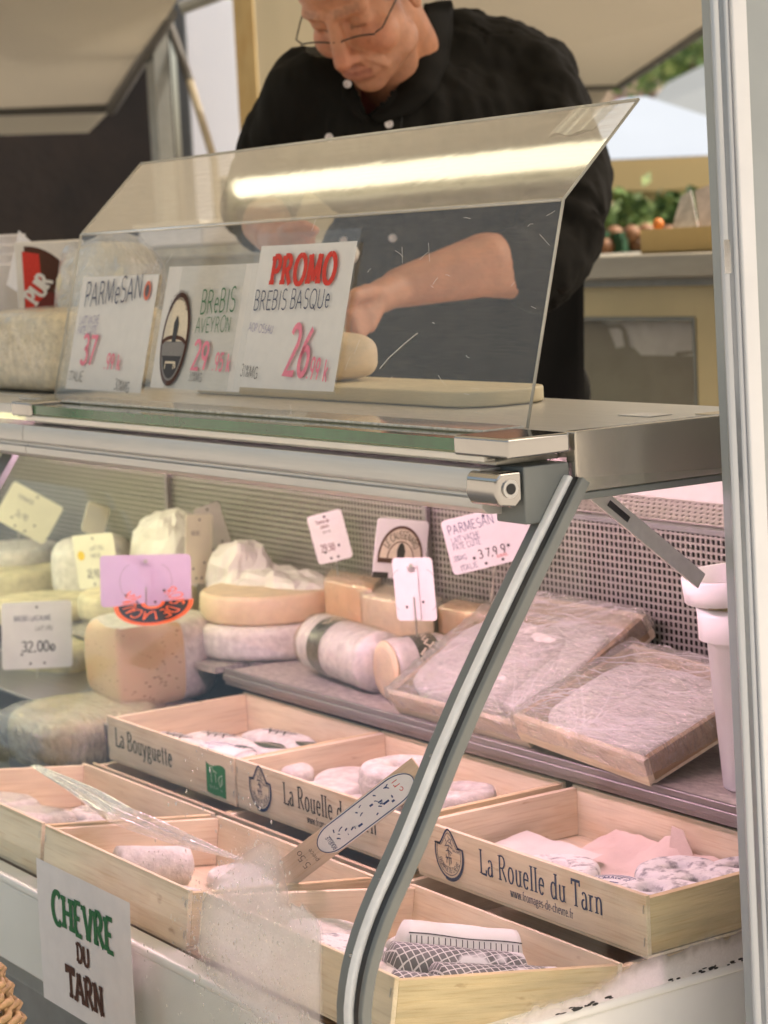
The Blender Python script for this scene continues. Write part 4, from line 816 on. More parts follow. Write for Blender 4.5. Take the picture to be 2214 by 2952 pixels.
# loose strip of film across the two front crates
mb = MB(); ends = [at(75, 1662, Y=.20), at(180, 1720, Y=.17), at(262, 1772, Y=.15), at(390, 1822, Y=.20), at(520, 1868, Y=.24)]
def filmstrip(u, v):
    k = u * (len(ends) - 1); i = min(int(k), len(ends) - 2); q = ends[i].lerp(ends[i + 1], k - i)
    wd = (.012 + .038 * math.sin(u * math.pi)) * (v - .5); f = .008 * math.sin(v * 17 + u * 2) * math.sin(u * math.pi)
    return tuple(q + Vector((wd * .55, wd * .8, f + .006)))
mb.grid(filmstrip, 40, 30); one(mb, 'cling_film', glassy('loose_film', (.97, .97, .96), f0=.30, f1=.9, rough=.10, haze=.16, bump=.9, bscale=40, bstretch=(1, 1, 1), power=2, dist=.006), 'loose shiny strip of clear film trailing over the two left front crates', 'film', smooth=True)
# near end crate: ash logs in patterned paper
p = lambda x, y, z: incrate(cf, x, y, z)
M['grid_paper'], nt, out = newmat('charcoal_grid_print'); L = nt.links.new
b = N(nt, 'ShaderNodeBsdfPrincipled'); b.inputs['Roughness'].default_value = .6; L(b.outputs[0], out.inputs[0]); tc = N(nt, 'ShaderNodeTexCoord'); mp = N(nt, 'ShaderNodeMapping'); mp.inputs['Scale'].default_value = (190, 150, 150); L(tc.outputs['Object'], mp.inputs[0])
nzn = N(nt, 'ShaderNodeTexNoise', i_Scale=30, i_Detail=3); L(tc.outputs['Object'], nzn.inputs['Vector'])
br = N(nt, 'ShaderNodeTexBrick'); br.offset = 0; br.inputs['Color1'].default_value = (.075, .075, .08, 1); br.inputs['Color2'].default_value = (.12, .115, .12, 1); br.inputs['Mortar'].default_value = (.60, .57, .57, 1); br.inputs['Scale'].default_value = 1; br.inputs['Mortar Size'].default_value = .085; br.inputs['Brick Width'].default_value = 1; br.inputs['Row Height'].default_value = 1
mxv = N(nt, 'ShaderNodeMix', data_type='VECTOR'); mxv.inputs[0].default_value = .12; L(mp.outputs[0], mxv.inputs[4]); L(nzn.outputs['Color'], mxv.inputs[5]); L(mxv.outputs[1], br.inputs['Vector'])
rp = N(nt, 'ShaderNodeValToRGB'); rp.color_ramp.elements[0].position = .52; rp.color_ramp.elements[1].position = .56; n3 = N(nt, 'ShaderNodeTexNoise', i_Scale=17, i_Detail=2); L(tc.outputs['Object'], n3.inputs['Vector']); L(n3.outputs[0], rp.inputs[0])
mxc = N(nt, 'ShaderNodeMix', data_type='RGBA'); L(rp.outputs[0], mxc.inputs[0]); mxc.inputs[7].default_value = (.68, .65, .66, 1); L(br.outputs['Color'], mxc.inputs[6]); L(mxc.outputs[2], b.inputs['Base Color'])
def pack(label, a, b_, r, m, seed, flatk=.8):
    mb = log(a, b_, r, seed, .0010, 26); zc = (a[2] + b_[2]) / 2; return one(mb, 'wrapped_log', m, label, 'cheese', rc, smooth=True)
pk = pack('white paper-wrapped goat log printed with a row of arches, back of the near end crate', p(.010, .120, .042), p(.060, .238, .036), .030, M['paper'], 5)
mb = MB(); o0 = pk.location; a_, b_ = p(.010, .120, .042), p(.060, .238, .036); ax = (b_ - a_).normalized(); sd = ax.cross(Vector((0, 0, 1))).normalized(); upv = sd.cross(ax)
def onlog(u, v, l=0):   # u along, v angle from the near side
    q = a_.lerp(b_, u); an = R(v); return tuple(q + (sd * math.cos(an) + upv * math.sin(an)) * (.0312 + l) - o0)
mb.grid(lambda u, v: onlog(.04 + .92 * u, 47 + 3 * v + 1.5 * math.sin(u * 9), .0002), 16, 1); mb.grid(lambda u, v: onlog(.04 + .92 * u, 6 + 2.5 * v, .0004), 16, 1)
for k in range(20): mb.grid(lambda u, v: onlog(.05 + .046 * k + .008 * u + .004 * v * math.sin(k * 2.3), 9 + 35 * v, .0006), 1, 4)
mb.build('print', M['charcoal'], pk)
pack('goat log in charcoal grid paper, left of two in the near end crate', p(.055, .075, .036), p(.112, .208, .030), .027, M['grid_paper'], 6)
pack('goat log in charcoal grid paper, nearest the crate end', p(.112, .090, .030), p(.146, .225, .026), .025, M['grid_paper'], 8)
pack('small goat log in charcoal grid paper behind the crate rim', p(.100, .050, .030), p(.142, .115, .026), .018, M['grid_paper'], 9)
for i, (x, y, r, hh) in enumerate([(.055, .045, .042, .040), (-.03, .085, .045, .040), (-.03, .19, .045, .036), (.135, .040, .03, .022), (-.12, .12, .046, .034)]):
    one(disc(p(x, y, .001), r, hh, 80 + i, 0, cf.rotation_euler.to_matrix().to_4x4(), .0018), 'goat_cheese', M['ash' if i in (1, 2) else 'rind_rough'], ['white cheese in the front corner of the near end crate', 'grey cheese behind the foot of the glass frame', 'ash cheese behind the slanting frame in the near end crate', 'small white cheese next to the sawn end', 'white cheese at the left of the near end crate'][i], 'cheese', rc, smooth=True)
# tasting stick with a blue printed label, stuck in the CHEVRE crate
a_, b_ = at(612, 1892, Y=.215), at(872, 1693, Y=.262); ax = (b_ - a_); ln = ax.length; ax.normalize(); vw = ((a_ + b_) / 2 - CAM).normalized(); wd = vw.cross(ax).normalized(); nr = ax.cross(wd).normalized()
if nr.dot(vw) > 0: nr = -nr; wd = -wd
m4 = Matrix(((ax.x, wd.x, nr.x, a_.x), (ax.y, wd.y, nr.y, a_.y), (ax.z, wd.z, nr.z, a_.z), (0, 0, 0, 1)))
st = thing('tasting_stick', 'flat wooden stick with a blue printed label, stuck slantwise into the CHEVRE crate', 'stick', mat=m4)
hw = .0165
mb = MB(); mb.prism([(-.02, -hw, 0), (ln + .03, -hw, 0), (ln + .03, hw, 0), (-.02, hw, 0)], (0, 0, -.002)); mb.build('stick', wood('stick_wood', (.68, .52, .36), 0), st, bevel=.0005)
mb = MB(); F = lambda u, v, l: (u, v, l); q = A_(.10, 0, .030, .0155, 90, 270, 14) + A_(.205, 0, .036, .0155, -90, 90, 14); poly(mb, q, F, 0, .0003)
lb = mb.build('label', M['paper'], st)
mb = MB(); line(mb, [(x_, y_ * .9) for x_, y_ in q] + [(q[0][0], q[0][1] * .9)], .0011, F, 0, .0006); text(mb, 'ROUELLE', 'sans', .007, lambda u, v, l: F(.090 + v * -1 + .004, -.011 + u * .55, l + .0005), 0, .8)
for k in range(26):
    x_ = .098 + .120 * rnd.random(); y_ = rnd.uniform(-.010, .010); d_ = rnd.uniform(.003, .010); a2 = rnd.choice((0, .5, 1.3, 2.2)); line(mb, [(x_, y_), (x_ + d_ * math.cos(a2) * .6, y_ + d_ * .35 * math.sin(a2)), (x_ + d_ * math.cos(a2), y_ + d_ * .4 * math.sin(a2))], rnd.choice((.0010, .0014, .0022)), F, 0, .0005 + k * .00002)
mb.build('lettering', M['blue'], lb)
mb = MB(); text(mb, '5.5€', 'hand', .011, lambda u, v, l: F(.045 - v, -.009 + u, l), 0, .9); text(mb, 'piece', 'hand', .007, lambda u, v, l: F(.060 - v, -.010 + u, l), 0, .9); mb.build('lettering', M['black_ink'], st)
mb = MB(); text(mb, 'Tarn', 'hand', .014, lambda u, v, l: F(ln - .004 - v, -.013 + u, l), 0, .8); mb.build('lettering', M['red_ink'], st)

# ------------------------------------------------------------------ upper shelf: cheeses, wrapped logs, trays, tags
SZ = .8805
up = 'cheeses on the upper shelf'
def sstep(x): x = max(0, min(1, x)); return x * x * (3 - 2 * x)
def wheel_wedge(name, label, c, r, hgt, a0, a1, mats, rot=0, n=30, group=up, edge=.006, seed=0):
    """part of a wheel from angle a0 to a1 (cut faces show the paste): mats = paste, rind"""
    mb = MB(); c = Vector(c); rings = [(0, 0), (1, 0)] ; prof = [(r - edge, 0), (r, edge), (r + .0015, hgt * .5), (r, hgt - edge), (r - edge, hgt)]
    A = [R(a0 + (a1 - a0) * i / n) for i in range(n + 1)]
    pt = lambda rr, z, a: Vector((rr * math.cos(a), rr * math.sin(a), z)) * 1
    vs = [pt(rr, z, a) + c for a in A for rr, z in prof]; k = len(prof)
    mb.add(vs, [(i * k + j, (i + 1) * k + j, (i + 1) * k + j + 1, i * k + j + 1) for i in range(n) for j in range(k - 1)], 1)
    mb.add([c + Vector((0, 0, hgt))] + [pt(r - edge, hgt, a) + c for a in A], [(0, i + 1, i + 2) for i in range(n)], 1)
    mb.add([c] + [pt(r - edge, 0, a) + c for a in A], [(0, i + 2, i + 1) for i in range(n)], 1)
    for a in (A[0], A[-1]): mb.add([c, c + Vector((0, 0, hgt))] + [pt(rr, z, a) + c for rr, z in prof[::-1]], [tuple(range(k + 2))], 0)
    return mb
M['tomme'], nt, out = newmat('tomme_paste'); L = nt.links.new
b = N(nt, 'ShaderNodeBsdfPrincipled'); b.inputs['Roughness'].default_value = .5; b.inputs['Subsurface Weight'].default_value = .2; b.inputs['Subsurface Scale'].default_value = .006; L(b.outputs[0], out.inputs[0])
tc = N(nt, 'ShaderNodeTexCoord'); vo = N(nt, 'ShaderNodeTexVoronoi', i_Scale=105, i_Randomness=1.0); mp = N(nt, 'ShaderNodeMapping'); mp.inputs['Scale'].default_value = (.7, .7, 1.6); L(tc.outputs['Object'], mp.inputs[0]); L(mp.outputs[0], vo.inputs['Vector'])
mr = N(nt, 'ShaderNodeMapRange'); mr.inputs[1].default_value = .14; mr.inputs[2].default_value = .26; L(vo.outputs['Distance'], mr.inputs[0])
n4 = N(nt, 'ShaderNodeTexNoise', i_Scale=26, i_Detail=3); L(tc.outputs['Object'], n4.inputs['Vector']); r4 = N(nt, 'ShaderNodeMapRange'); r4.inputs[1].default_value = .45; r4.inputs[2].default_value = .52; L(n4.outputs[0], r4.inputs[0])
mxm = N(nt, 'ShaderNodeMath', operation='MAXIMUM'); L(mr.outputs[0], mxm.inputs[0]); sb = N(nt, 'ShaderNodeMath', operation='SUBTRACT'); sb.inputs[0].default_value = 1; L(r4.outputs[0], sb.inputs[1]); L(sb.outputs[0], mxm.inputs[1])
mxc = N(nt, 'ShaderNodeMix', data_type='RGBA'); L(mxm.outputs[0], mxc.inputs[0]); mxc.inputs[6].default_value = (.33, .20, .11, 1); mxc.inputs[7].default_value = (.62, .45, .28, 1); L(mxc.outputs[2], b.inputs['Base Color'])
bp = N(nt, 'ShaderNodeBump', i_Strength=.5, i_Distance=.003); L(mxm.outputs[0], bp.inputs['Height']); L(bp.outputs[0], b.inputs['Normal'])
# the half wheel with small holes: built as a boxy block, cut face to the front, white rind to the right
ap = at(262, 1530, Y=.485); fh2 = Vector((FW.x, FW.y, 0)).normalized(); rt2 = Vector((RT.x, RT.y, 0)).normalized()
hw_c = thing('half_wheel_cheese', 'tall wedge of pale cheese with small holes and white rind, under the lilac-lit tag', 'cheese', (ap.x, ap.y, .8195), group=up)
HZ = at(262, 1362, Y=.485).z - .8195
face = [(-.058, .110), (-.040, .075), (-.018, .030), (-.004, .004), (.0, .0), (.006, .002), (.030, .012), (.060, .023), (.088, .034)]
rnd_ = [(.100, .042), (.115, .060), (.124, .085), (.126, .112), (.118, .142), (.098, .170), (.068, .190), (.030, .198), (-.010, .190), (-.040, .165), (-.056, .135)]
def lp(l, d): return rt2 * l * 1.12 + fh2 * d
mb = MB(); loop = face + rnd_; nF, nL = len(face), len(loop); cen = (.04, .10)
lev = [(0, .80), (.006, .90), (.016, .965), (.032, 1.0), (HZ * .5, 1.012), (HZ - .030, 1.0), (HZ - .014, .965), (HZ - .004, .90), (HZ, .80)]
for z, s_ in lev:
    for i, (l, d) in enumerate(loop):
        k = s_ if i >= nF else (1 - (1 - s_) * (.10 + .90 * (sstep((i - 6) / 2.2) if i > 4 else sstep((2 - i) / 2.2))))
        p_ = lp(cen[0] + (l - cen[0]) * k, cen[1] + (d - cen[1]) * k); mb.v.append((p_.x, p_.y, z + (.0012 * math.sin(i * 2.1) if z == HZ else 0)))
for j in range(len(lev) - 1):
    for i in range(nL): mb.f.append((j * nL + i, j * nL + (i + 1) % nL, (j + 1) * nL + (i + 1) % nL, (j + 1) * nL + i)); mb.mi.append(0 if i < nF - 1 else 1)
mb.f.append(tuple(range(nL))[::-1]); mb.mi.append(1); mb.f.append(tuple(range((len(lev) - 1) * nL, len(lev) * nL))); mb.mi.append(1)
cut = MB(); cut.v = list(mb.v); cut.f = [f for f, i in zip(mb.f, mb.mi) if i == 0]; cut.mi = [0] * len(cut.f)
rin = MB(); rin.v = [tuple(Vector(v) + Vector((nz(v, 40, 2), nz(v, 40, 5), nz(v, 40, 8))) * .0006) for v in mb.v]; rin.f = [f for f, i in zip(mb.f, mb.mi) if i == 1]; rin.mi = [0] * len(rin.f)
for m_, nm_, mt_ in ((cut, 'cut_face', M['tomme']), (rin, 'rind', M['rind_rough'])):
    us = sorted({i for f in m_.f for i in f}); mp_ = {u: k for k, u in enumerate(us)}; m_.v = [m_.v[u] for u in us]; m_.f = [tuple(mp_[i] for i in f) for f in m_.f]; m_.build(nm_, mt_, hw_c, smooth=True)
# orange and black paper label lying on it
lbz = at(332, 1330, Y=.505); tl_ = R(58)
ax_ = (rt2 * math.cos(R(-3)) - _z * math.sin(R(-3))).normalized(); nrm_ = (-fh2 * math.sin(tl_) + _z * math.cos(tl_)); nrm_ = (nrm_ - ax_ * nrm_.dot(ax_)).normalized(); ay_ = nrm_.cross(ax_)
t = thing('cheese_label', 'curved orange and black paper label reading ROIS DE LACAUNE on top of the tall wedge', 'label', mat=Matrix(((ax_.x, ay_.x, nrm_.x, lbz.x), (ax_.y, ay_.y, nrm_.y, lbz.y), (ax_.z, ay_.z, nrm_.z, lbz.z), (0, 0, 0, 1))))
Fp = lambda u, v, l: (u, v * .62 + .022, l - 1.5 * u * u)
mb = MB(); ring = lambda r0, r1, a0, a1, m, l: mb.add([Fp(r * math.cos(R(a0 + (a1 - a0) * i / 24)), r * math.sin(R(a0 + (a1 - a0) * i / 24)), l) for r in (r0, r1) for i in range(25)], [(i, i + 1, 26 + i, 25 + i) for i in range(24)], m)
ring(.012, .060, 178, 362, 0, .0); ring(.018, .053, 180, 360, 1, .0008); mb.build('paper', [M['orange'], M['black_ink']], t)
mb = MB(); arctext(mb, 'ROIS DE LACAUNE', 'sans', .021, lambda u, v, l: Fp(-u, -v, l + .0012), 0, 0, .026, 90, False, 0, .58, .05)
mb.build('lettering', M['orange'], t)
# stack of brie-like wheels behind
b0 = at(500, 1425, Z=SZ); bb = 'pale soft wheels behind the half wheel'
one(disc((b0.x - .03, b0.y + .09, SZ), .118, .052, 91), 'soft_cheese', M['rind'], 'lower whole white wheel of the stack behind the half wheel', 'cheese', bb, smooth=True)
w_ = wheel_wedge('x', '', (0, 0, 0), .112, .045, -200, 60, None); w_.v = [tuple(Matrix.Rotation(R(-30), 4, 'Z') @ Vector(v) + Vector((b0.x - .04, b0.y + .10, SZ + .053))) for v in w_.v]
one(w_, 'soft_cheese', [M['rind'], M['paste']], 'cut upper wheel of the stack behind the half wheel', 'cheese', bb, bevel=.002)
# pile at the far left
for i, (px, py, Y, r, hh, mt, lb) in enumerate([(45, 1285, .72, .10, .055, 'rind_yel', 'yellow cut cheese at the far left behind the tags'), (30, 1215, .75, .09, .035, 'rind', 'pale round cheese on top of the far left pile'), (205, 1290, .76, .075, .11, 'rind', 'tall wrapped pale cheese behind the sun tag'), (300, 1330, .66, .10, .045, 'rind_yel', 'yellowish wheel under the lilac-lit tag, far side'), (95, 1330, .62, .11, .03, 'rind_yel', 'flat pale cheese above the LACAUNE tag')]):
    q = at(px, py, Y=Y); one(disc((q.x, q.y, q.z), r, hh, 100 + i), 'soft_cheese', M[mt], lb, 'cheese', up, smooth=True)
MB().box(-2.6, -1.27, .60, .659, .870, .880).build('shelf_plate', M['dimple'], case, world=True)
# crumpled white paper parcels
def parcel(label, c, r, seed, amp=.016, rz=0, m='wax', cat='parcel', e=.8):
    mb = MB(); mb.sup((0, 0, 0), r, e, 30, disp=lambda q: amp * 1.5 * (.5 - abs(fbm(q, 13, seed, 2))) + amp * .5 * nz(q, 70, seed)); Mx = Matrix.Rotation(R(rz), 4, 'Z'); mb.v = [tuple(Mx @ Vector(v) + Vector(c)) for v in mb.v]
    return one(mb, 'paper_parcel', M[m], label, cat, 'white paper parcels at the back of the case', smooth=m in ('film', 'rind_yel'))
q = at(365, 1180, Y=.78); parcel('crumpled white paper parcel standing behind the lilac-lit tag', (q.x, q.y, q.z - .03), (.075, .05, .085), 2)
q = at(520, 1240, Y=.76); parcel('small peaked paper parcel right of the yellow tag', (q.x, q.y, q.z - .02), (.05, .045, .065), 5)
q = at(600, 1285, Y=.78); parcel('long white paper parcel trailing to the right on the shelf', (q.x, q.y, q.z), (.13, .05, .036), 8, .02, 8)
# wedges in film on the shelf
def wedge(label, foot, hgt, m, seed, film=True, top=None, group=up):
    """block cut from a wheel: foot = outline on the shelf"""
    c = sum((Vector(f) for f in foot), Vector()) / len(foot); t = thing('cheese_wedge', label, 'cheese', tuple(c), group=group)
    mb = MB(); n = 8
    loop = [Vector(f) - c for f in foot]
    mb.prism([tuple(v) for v in loop], (0, 0, hgt)); o = mb.build('cheese', m, t, bevel=.004, seg=3)
    if film:
        mb = MB(); f2 = [v * 1.035 for v in loop]; k = 10; P = []
        for i in range(len(f2)):
            a, b2 = f2[i], f2[(i + 1) % len(f2)]; P += [a.lerp(b2, j / 6) for j in range(6)]
        m_ = len(P)
        for j in range(k + 1):
            zz = hgt * 1.03 * j / k
            for q in P: w2 = 1 + .02 * fbm(q + Vector((0, 0, zz)), 40, seed); mb.v.append((q.x * w2, q.y * w2, zz + .001))
        mb.f = [(j * m_ + i, j * m_ + (i + 1) % m_, (j + 1) * m_ + (i + 1) % m_, (j + 1) * m_ + i) for j in range(k) for i in range(m_)]; mb.mi = [0] * len(mb.f)
        top_ = [(q.x * .5, q.y * .5, hgt * 1.05 + .006 * nz(q, 60, seed)) for q in P]; b_ = len(mb.v); mb.v += top_
        for i in range(m_): mb.f.append((k * m_ + i, k * m_ + (i + 1) % m_, b_ + (i + 1) % m_, b_ + i)); mb.mi.append(0)
        mb.f.append(tuple(range(b_, b_ + m_))); mb.mi.append(0); mb.build('film', M['film_tight'], t, smooth=True)
    return t
def foot(*pp): return [(at(x, y, Z=SZ).x, at(x, y, Z=SZ).y, SZ) for x, y in pp]
def footY(pts): return [(x, y, SZ) for x, y in pts]
def px_x(px, Y, py=1400): return at(px, py, Y=Y).x
w1 = [(px_x(708, .755), .755), (px_x(812, .755), .755), (px_x(830, .825), .825), (px_x(722, .825), .825)]
wedge('rose wedge in film at the left of the wedges behind the wrapped logs', footY(w1), .122, M['paste_or'], 1)
w1 = [(px_x(786, .735), .735), (px_x(940, .735), .735), (px_x(960, .80), .80), (px_x(840, .82), .82)]
wedge('broad cream wedge in film behind the turned tag', footY(w1), .116, M['paste'], 2)
w1 = [(px_x(948, .742), .742), (px_x(1052, .745), .745), (px_x(1090, .800), .800), (px_x(985, .800), .800)]
wedge('orange wedge in film beside the slanting glass frame', footY(w1), .118, M['paste_or'], 3)
w1 = [(px_x(1045, .775, 1350), .775), (px_x(1310, .80, 1350), .80), (px_x(1345, .828, 1350), .828), (px_x(1050, .826, 1350), .826)]
wedge('long block of aged cheese with pale rind in front of the perforated panel', footY(w1), .112, M['parm'], 4)
# wrapped logs
def roll(label, a, b_, r, band, seed, cut):
    a, b_ = Vector(a), Vector(b_); ax = (b_ - a).normalized(); ln = (b_ - a).length; sd = ax.cross(Vector((0, 0, 1))).normalized(); u_ = sd.cross(ax)
    t = thing('cheese_log', label, 'cheese', mat=Matrix(((ax.x, sd.x, u_.x, a.x), (ax.y, sd.y, u_.y, a.y), (ax.z, sd.z, u_.z, a.z), (0, 0, 0, 1))), group=up)
    mb = log((0, 0, 0), (ln, 0, 0), r, seed, .0014, 32); mb.build('cheese', M['rind'], t, smooth=True)
    x0, x1 = band; mb = MB(); mb.grid(lambda u, v: (x0 + (x1 - x0) * u, (r + .0012) * math.cos(2 * math.pi * v), (r + .0012) * math.sin(2 * math.pi * v)), 4, 40); bnd = mb.build('paper_band', M['bandm'], t, smooth=True)
    mb = MB()
    for k in range(14): 
        a0 = R(60 + k * 11); xx = rnd.uniform(x0 + .004, x1 - .01); line(mb, [(xx, 0), (xx + .010, .008), (xx + .004, .014)], .0022, lambda u, v, l: (u, (r + .0016 + k * .00004) * math.cos(a0 + v / r), (r + .0016 + k * .00004) * math.sin(a0 + v / r)))
    mb.build('print', M['cream'], bnd)
    if cut: mb = MB(); mb.lathe([(.0005, 0), (r * .5, .0006), (r * .93, 0), (r * .97, -.003)], n=32); mb.v = [(ln + z + .0022, x, y) for x, y, z in mb.v]; mb.build('cut_end', M['paste'], t, smooth=True)
    mb = log((-.004, 0, 0), (ln + (.004), 0, 0), r * 1.05, seed + 4, .0022, 36); mb.build('film', M['film_tight'], t, smooth=True)
    return t
M['bandm'] = mat('dark_label_band', (.035, .045, .033), .35, 0, var=.3, scale=70)
RR = .043
la, lb_ = at(648, 1430, Y=.665), at(812, 1478, Y=.655); 
roll('white cheese log in film with a black-green label band, at the shelf edge', (la.x, .700, SZ + RR), (lb_.x, .672, SZ + RR), RR, (.050, .092), 3, False)
lc, ld = at(905, 1470, Y=.70), at(838, 1492, Y=.645)
roll('second wrapped log with its cut end facing the front', (lc.x + .012, .735, SZ + .043), (ld.x - .005, .648, SZ + .043), .0425, (.02, .055), 5, True)
# cling-filmed wooden trays
def tray(label, O, PX_, PY_, L_, W_, H_, content, seed, ccol):
    O = Vector(O); x = (Vector(PX_) - O).normalized(); y = Vector(PY_) - O; y = (y - x * y.dot(x)).normalized(); z = x.cross(y)
    if z.z < 0: z = -z
    t = thing('wooden_tray', label, 'tray', mat=Matrix(((x.x, y.x, z.x, O.x), (x.y, y.y, z.y, O.y), (x.z, y.z, z.z, O.z), (0, 0, 0, 1))), group='cling-filmed wooden trays on the upper shelf')
    k = .009
    MB().box(0, L_, 0, k, 0, H_).build('front_rail', M['wood_x'], t, bevel=.001); MB().box(0, L_, W_ - k, W_, 0, H_).build('back_rail', M['wood_x'], t, bevel=.001)
    MB().box(0, k, k + .0003, W_ - k - .0003, 0, H_).build('side_rail', M['wood_tray'], t, bevel=.001); MB().box(L_ - k, L_, k + .0003, W_ - k - .0003, 0, H_).build('side_rail', M['wood_tray'], t, bevel=.001)
    MB().box(.001, L_ - .001, .001, W_ - .001, -.004, -.0005).build('bottom', M['wood_x'], t)
    content(t)
    mb = MB(); nu, nv = 110, 80
    def fl(u, v):
        a, b2 = -.04 + 1.08 * u, -.04 + 1.08 * v; x_, y_ = a * L_, b2 * W_
        ed = max(0, -a, a - 1, -b2, b2 - 1) / .04
        x_ = min(max(x_, -.003), L_ + .003); y_ = min(max(y_, -.003), W_ + .003)
        zz = H_ * 1.06 + .004 + ccol(x_ / L_, y_ / W_) - ed * H_ * .95
        return (x_ + .0012 * nz((x_, y_, seed), 60), y_, zz + .0075 * (1 - abs(fbm((x_ * 1.0, y_ * 2.4, seed), 16, seed, 4))) * .6 + .0016 * nz((x_, y_, 0), 150, seed))
    mb.grid(fl, nu, nv)
    rc_ = random.Random(seed); gx, gy = (.95, .02) if seed == 3 else (.55, -.02)
    for k in range(150):        # creases pulled tight in the film, their glints put in as white strands
        if k < 26: u0_, v0_ = gx + rc_.gauss(0, .03), gy + rc_.gauss(.02, .03); a = rc_.uniform(.15, 3.0); ln = rc_.uniform(.12, .75)
        else: u0_, v0_ = rc_.random(), rc_.random(); a = rc_.gauss(.35, .22); ln = rc_.uniform(.08, .5)
        bend = rc_.gauss(0, .25); pts = []
        for q in range(9):
            f = q / 8; uu, vv = u0_ + math.cos(a + bend * f) * ln * f, v0_ + math.sin(a + bend * f) * ln * f
            if not (-.02 < uu < 1.02 and -.02 < vv < 1.02): break
            p_ = Vector(fl((uu + .04) / 1.08, (vv + .04) / 1.08)); pts.append(p_ + Vector((0, 0, .0006)))
        if len(pts) > 2: wd_ = rc_.choice((.00018, .00025, .0004)); mb.tube(pts, [wd_ * (.4 + .6 * math.sin(math.pi * (i + .5) / len(pts))) for i in range(len(pts))], 4, 1)
    mb.build('film', [M['film'], M['crease']], t, smooth=True)
    return t
M['crease'] = mat('crease_glint', (.86, .83, .83), .25, 0, var=.05, spec=.8)
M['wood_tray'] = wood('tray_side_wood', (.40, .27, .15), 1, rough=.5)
def contA(t):
    mb = MB(); mb.sup((.115, .095, .022), (.100, .082, .021), .45, 40, disp=lambda q: .003 * fbm(q, 24, 2)); mb.build('cheese', M['rind'], t, smooth=True)
    mb = MB(); mb.sup((.195, .12, .016), (.07, .085, .012), .5, 30, disp=lambda q: .003 * fbm(q, 30, 6)); mb.build('cheese', M['wax'], t, smooth=True)
    MB().box(.01, .27, .11, .24, .002, .006).build('paper', M['wax'], t)
tA = tray('cling-filmed wooden tray of white cheese, left of two and leaning up at the back', (-.792, .612, .884), (-.514, .612, .884), (-.74, .80, .985), .292, .235, .030, contA, 3, lambda u, v: .012 * math.exp(-((u - .36) ** 2 + (v - .38) ** 2) / .07))
def contB(t):
    mb = MB(); mb.sup((.122, .098, .016), (.106, .082, .014), .45, 40, disp=lambda q: .004 * fbm(q, 30, 4)); mb.build('cheese', M['wax'], t, smooth=True)
    MB().box(.012, .235, .012, .18, .001, .004).build('paper', M['wax'], t)
tB = tray('cling-filmed shallow wooden tray jutting over the shelf edge at the right', (-.500, .596, .898), (-.255, .594, .884), (-.48, .77, .955), .246, .20, .030, contB, 9, lambda u, v: .006 * math.sin(u * 5) * math.sin(v * 3))
# white tub at the right
def tub():
    q = at(1592, 1735, Y=.655); t = thing('plastic_tub', 'tall white plastic tub with a loose lid by the right-hand post', 'tub', (q.x + .002, .674, SZ))
    h = .247; mb = MB(); mb.lathe([(.028, 0), (.030, .002), (.0455, h * .80), (.0465, h * .80), (.0465, h * .81)], n=40); mb.build('cup', M['white_plastic'], t, smooth=True)
    mb = MB(); mb.lathe([(.0475, h * .685), (.052, h * .69), (.053, h * .80), (.0545, h * .835), (.050, h * .84), (.048, h * .80)], n=40, cap=False); mb.build('collar', M['white_plastic'], t, smooth=True)
    mb = MB(); mb.lathe([(.048, h * .885), (.052, h * .885), (.0535, h * .99), (.052, h), (.049, h * .995), (.047, h * .90), (.001, h * .89)], n=40, cap=False); 
    Mx = Matrix.Rotation(R(5), 4, 'X'); mb.v = [tuple(Mx @ Vector(v)) for v in mb.v]; mb.build('lid', M['white_plastic'], t, smooth=True)
    mb = MB(); mb.lathe([(.040, h * .80), (.041, h * .90), (.001, h * .90)], n=30, cap=False); mb.build('contents', M['parm'], t, smooth=True)
tub()
mb = MB(); q = at(1500, 1062, Y=.93); mb.box(q.x - .18, q.x + .2, .90, .97, 1.118, 1.20); one(mb, 'paper_box', M['paper'], 'white box lying on the ledge behind the perforated panel', 'box', bevel=.003)
# film-wrapped wheel at the lower left and bagged cheese
q = at(135, 1640, Y=.40)
t = thing('wrapped_cheese', 'big pale wheel in glistening film at the left, below the half wheel', 'cheese', (q.x, .44, q.z), group=up)
mb = disc((0, 0, 0), .115, .078, 120); mb.build('cheese', M['rind_yel'], t, smooth=True)
mb = MB(); mb.sup((0, 0, .04), (.120, .120, .044), .5, 48, disp=lambda v: .0035 * fbm(v, 26, 3)); mb.build('film', M['film'], t, smooth=True)
print('WHEEL', t.location)
rz = max(.003, (t.location.z - .716)); MB().box(t.location.x - .11, t.location.x + .11, .36, .415, .7155, .7155 + rz - .0005).build('riser', M['shelf_steel'], case, world=True)
q = at(40, 1500, Y=.52); parcel('film-wrapped crumpled pack at the left picture edge', (q.x, q.y, q.z - .01), (.10, .06, .05), 15, .015, 10, 'film', 'parcel', .6)
q = at(140, 1440, Y=.585); parcel('pale yellowish cheese parcel between the LACAUNE tag and the tall wedge', (q.x, q.y, q.z), (.075, .06, .048), 22, .010, 20, 'rind_yel', 'parcel', .6)
q = at(30, 1470, Y=.575); parcel('crinkled white parcel under the LACAUNE tag', (q.x, q.y, q.z), (.09, .05, .045), 25, .016, 5, 'wax', 'parcel', .75)
q = at(40, 1500, Y=.52); parcel('pale crumpled cheese parcel at the left picture edge', (q.x, q.y, q.z - .012), (.092, .052, .042), 16, .012, 10, 'rind_yel', 'parcel', .6)

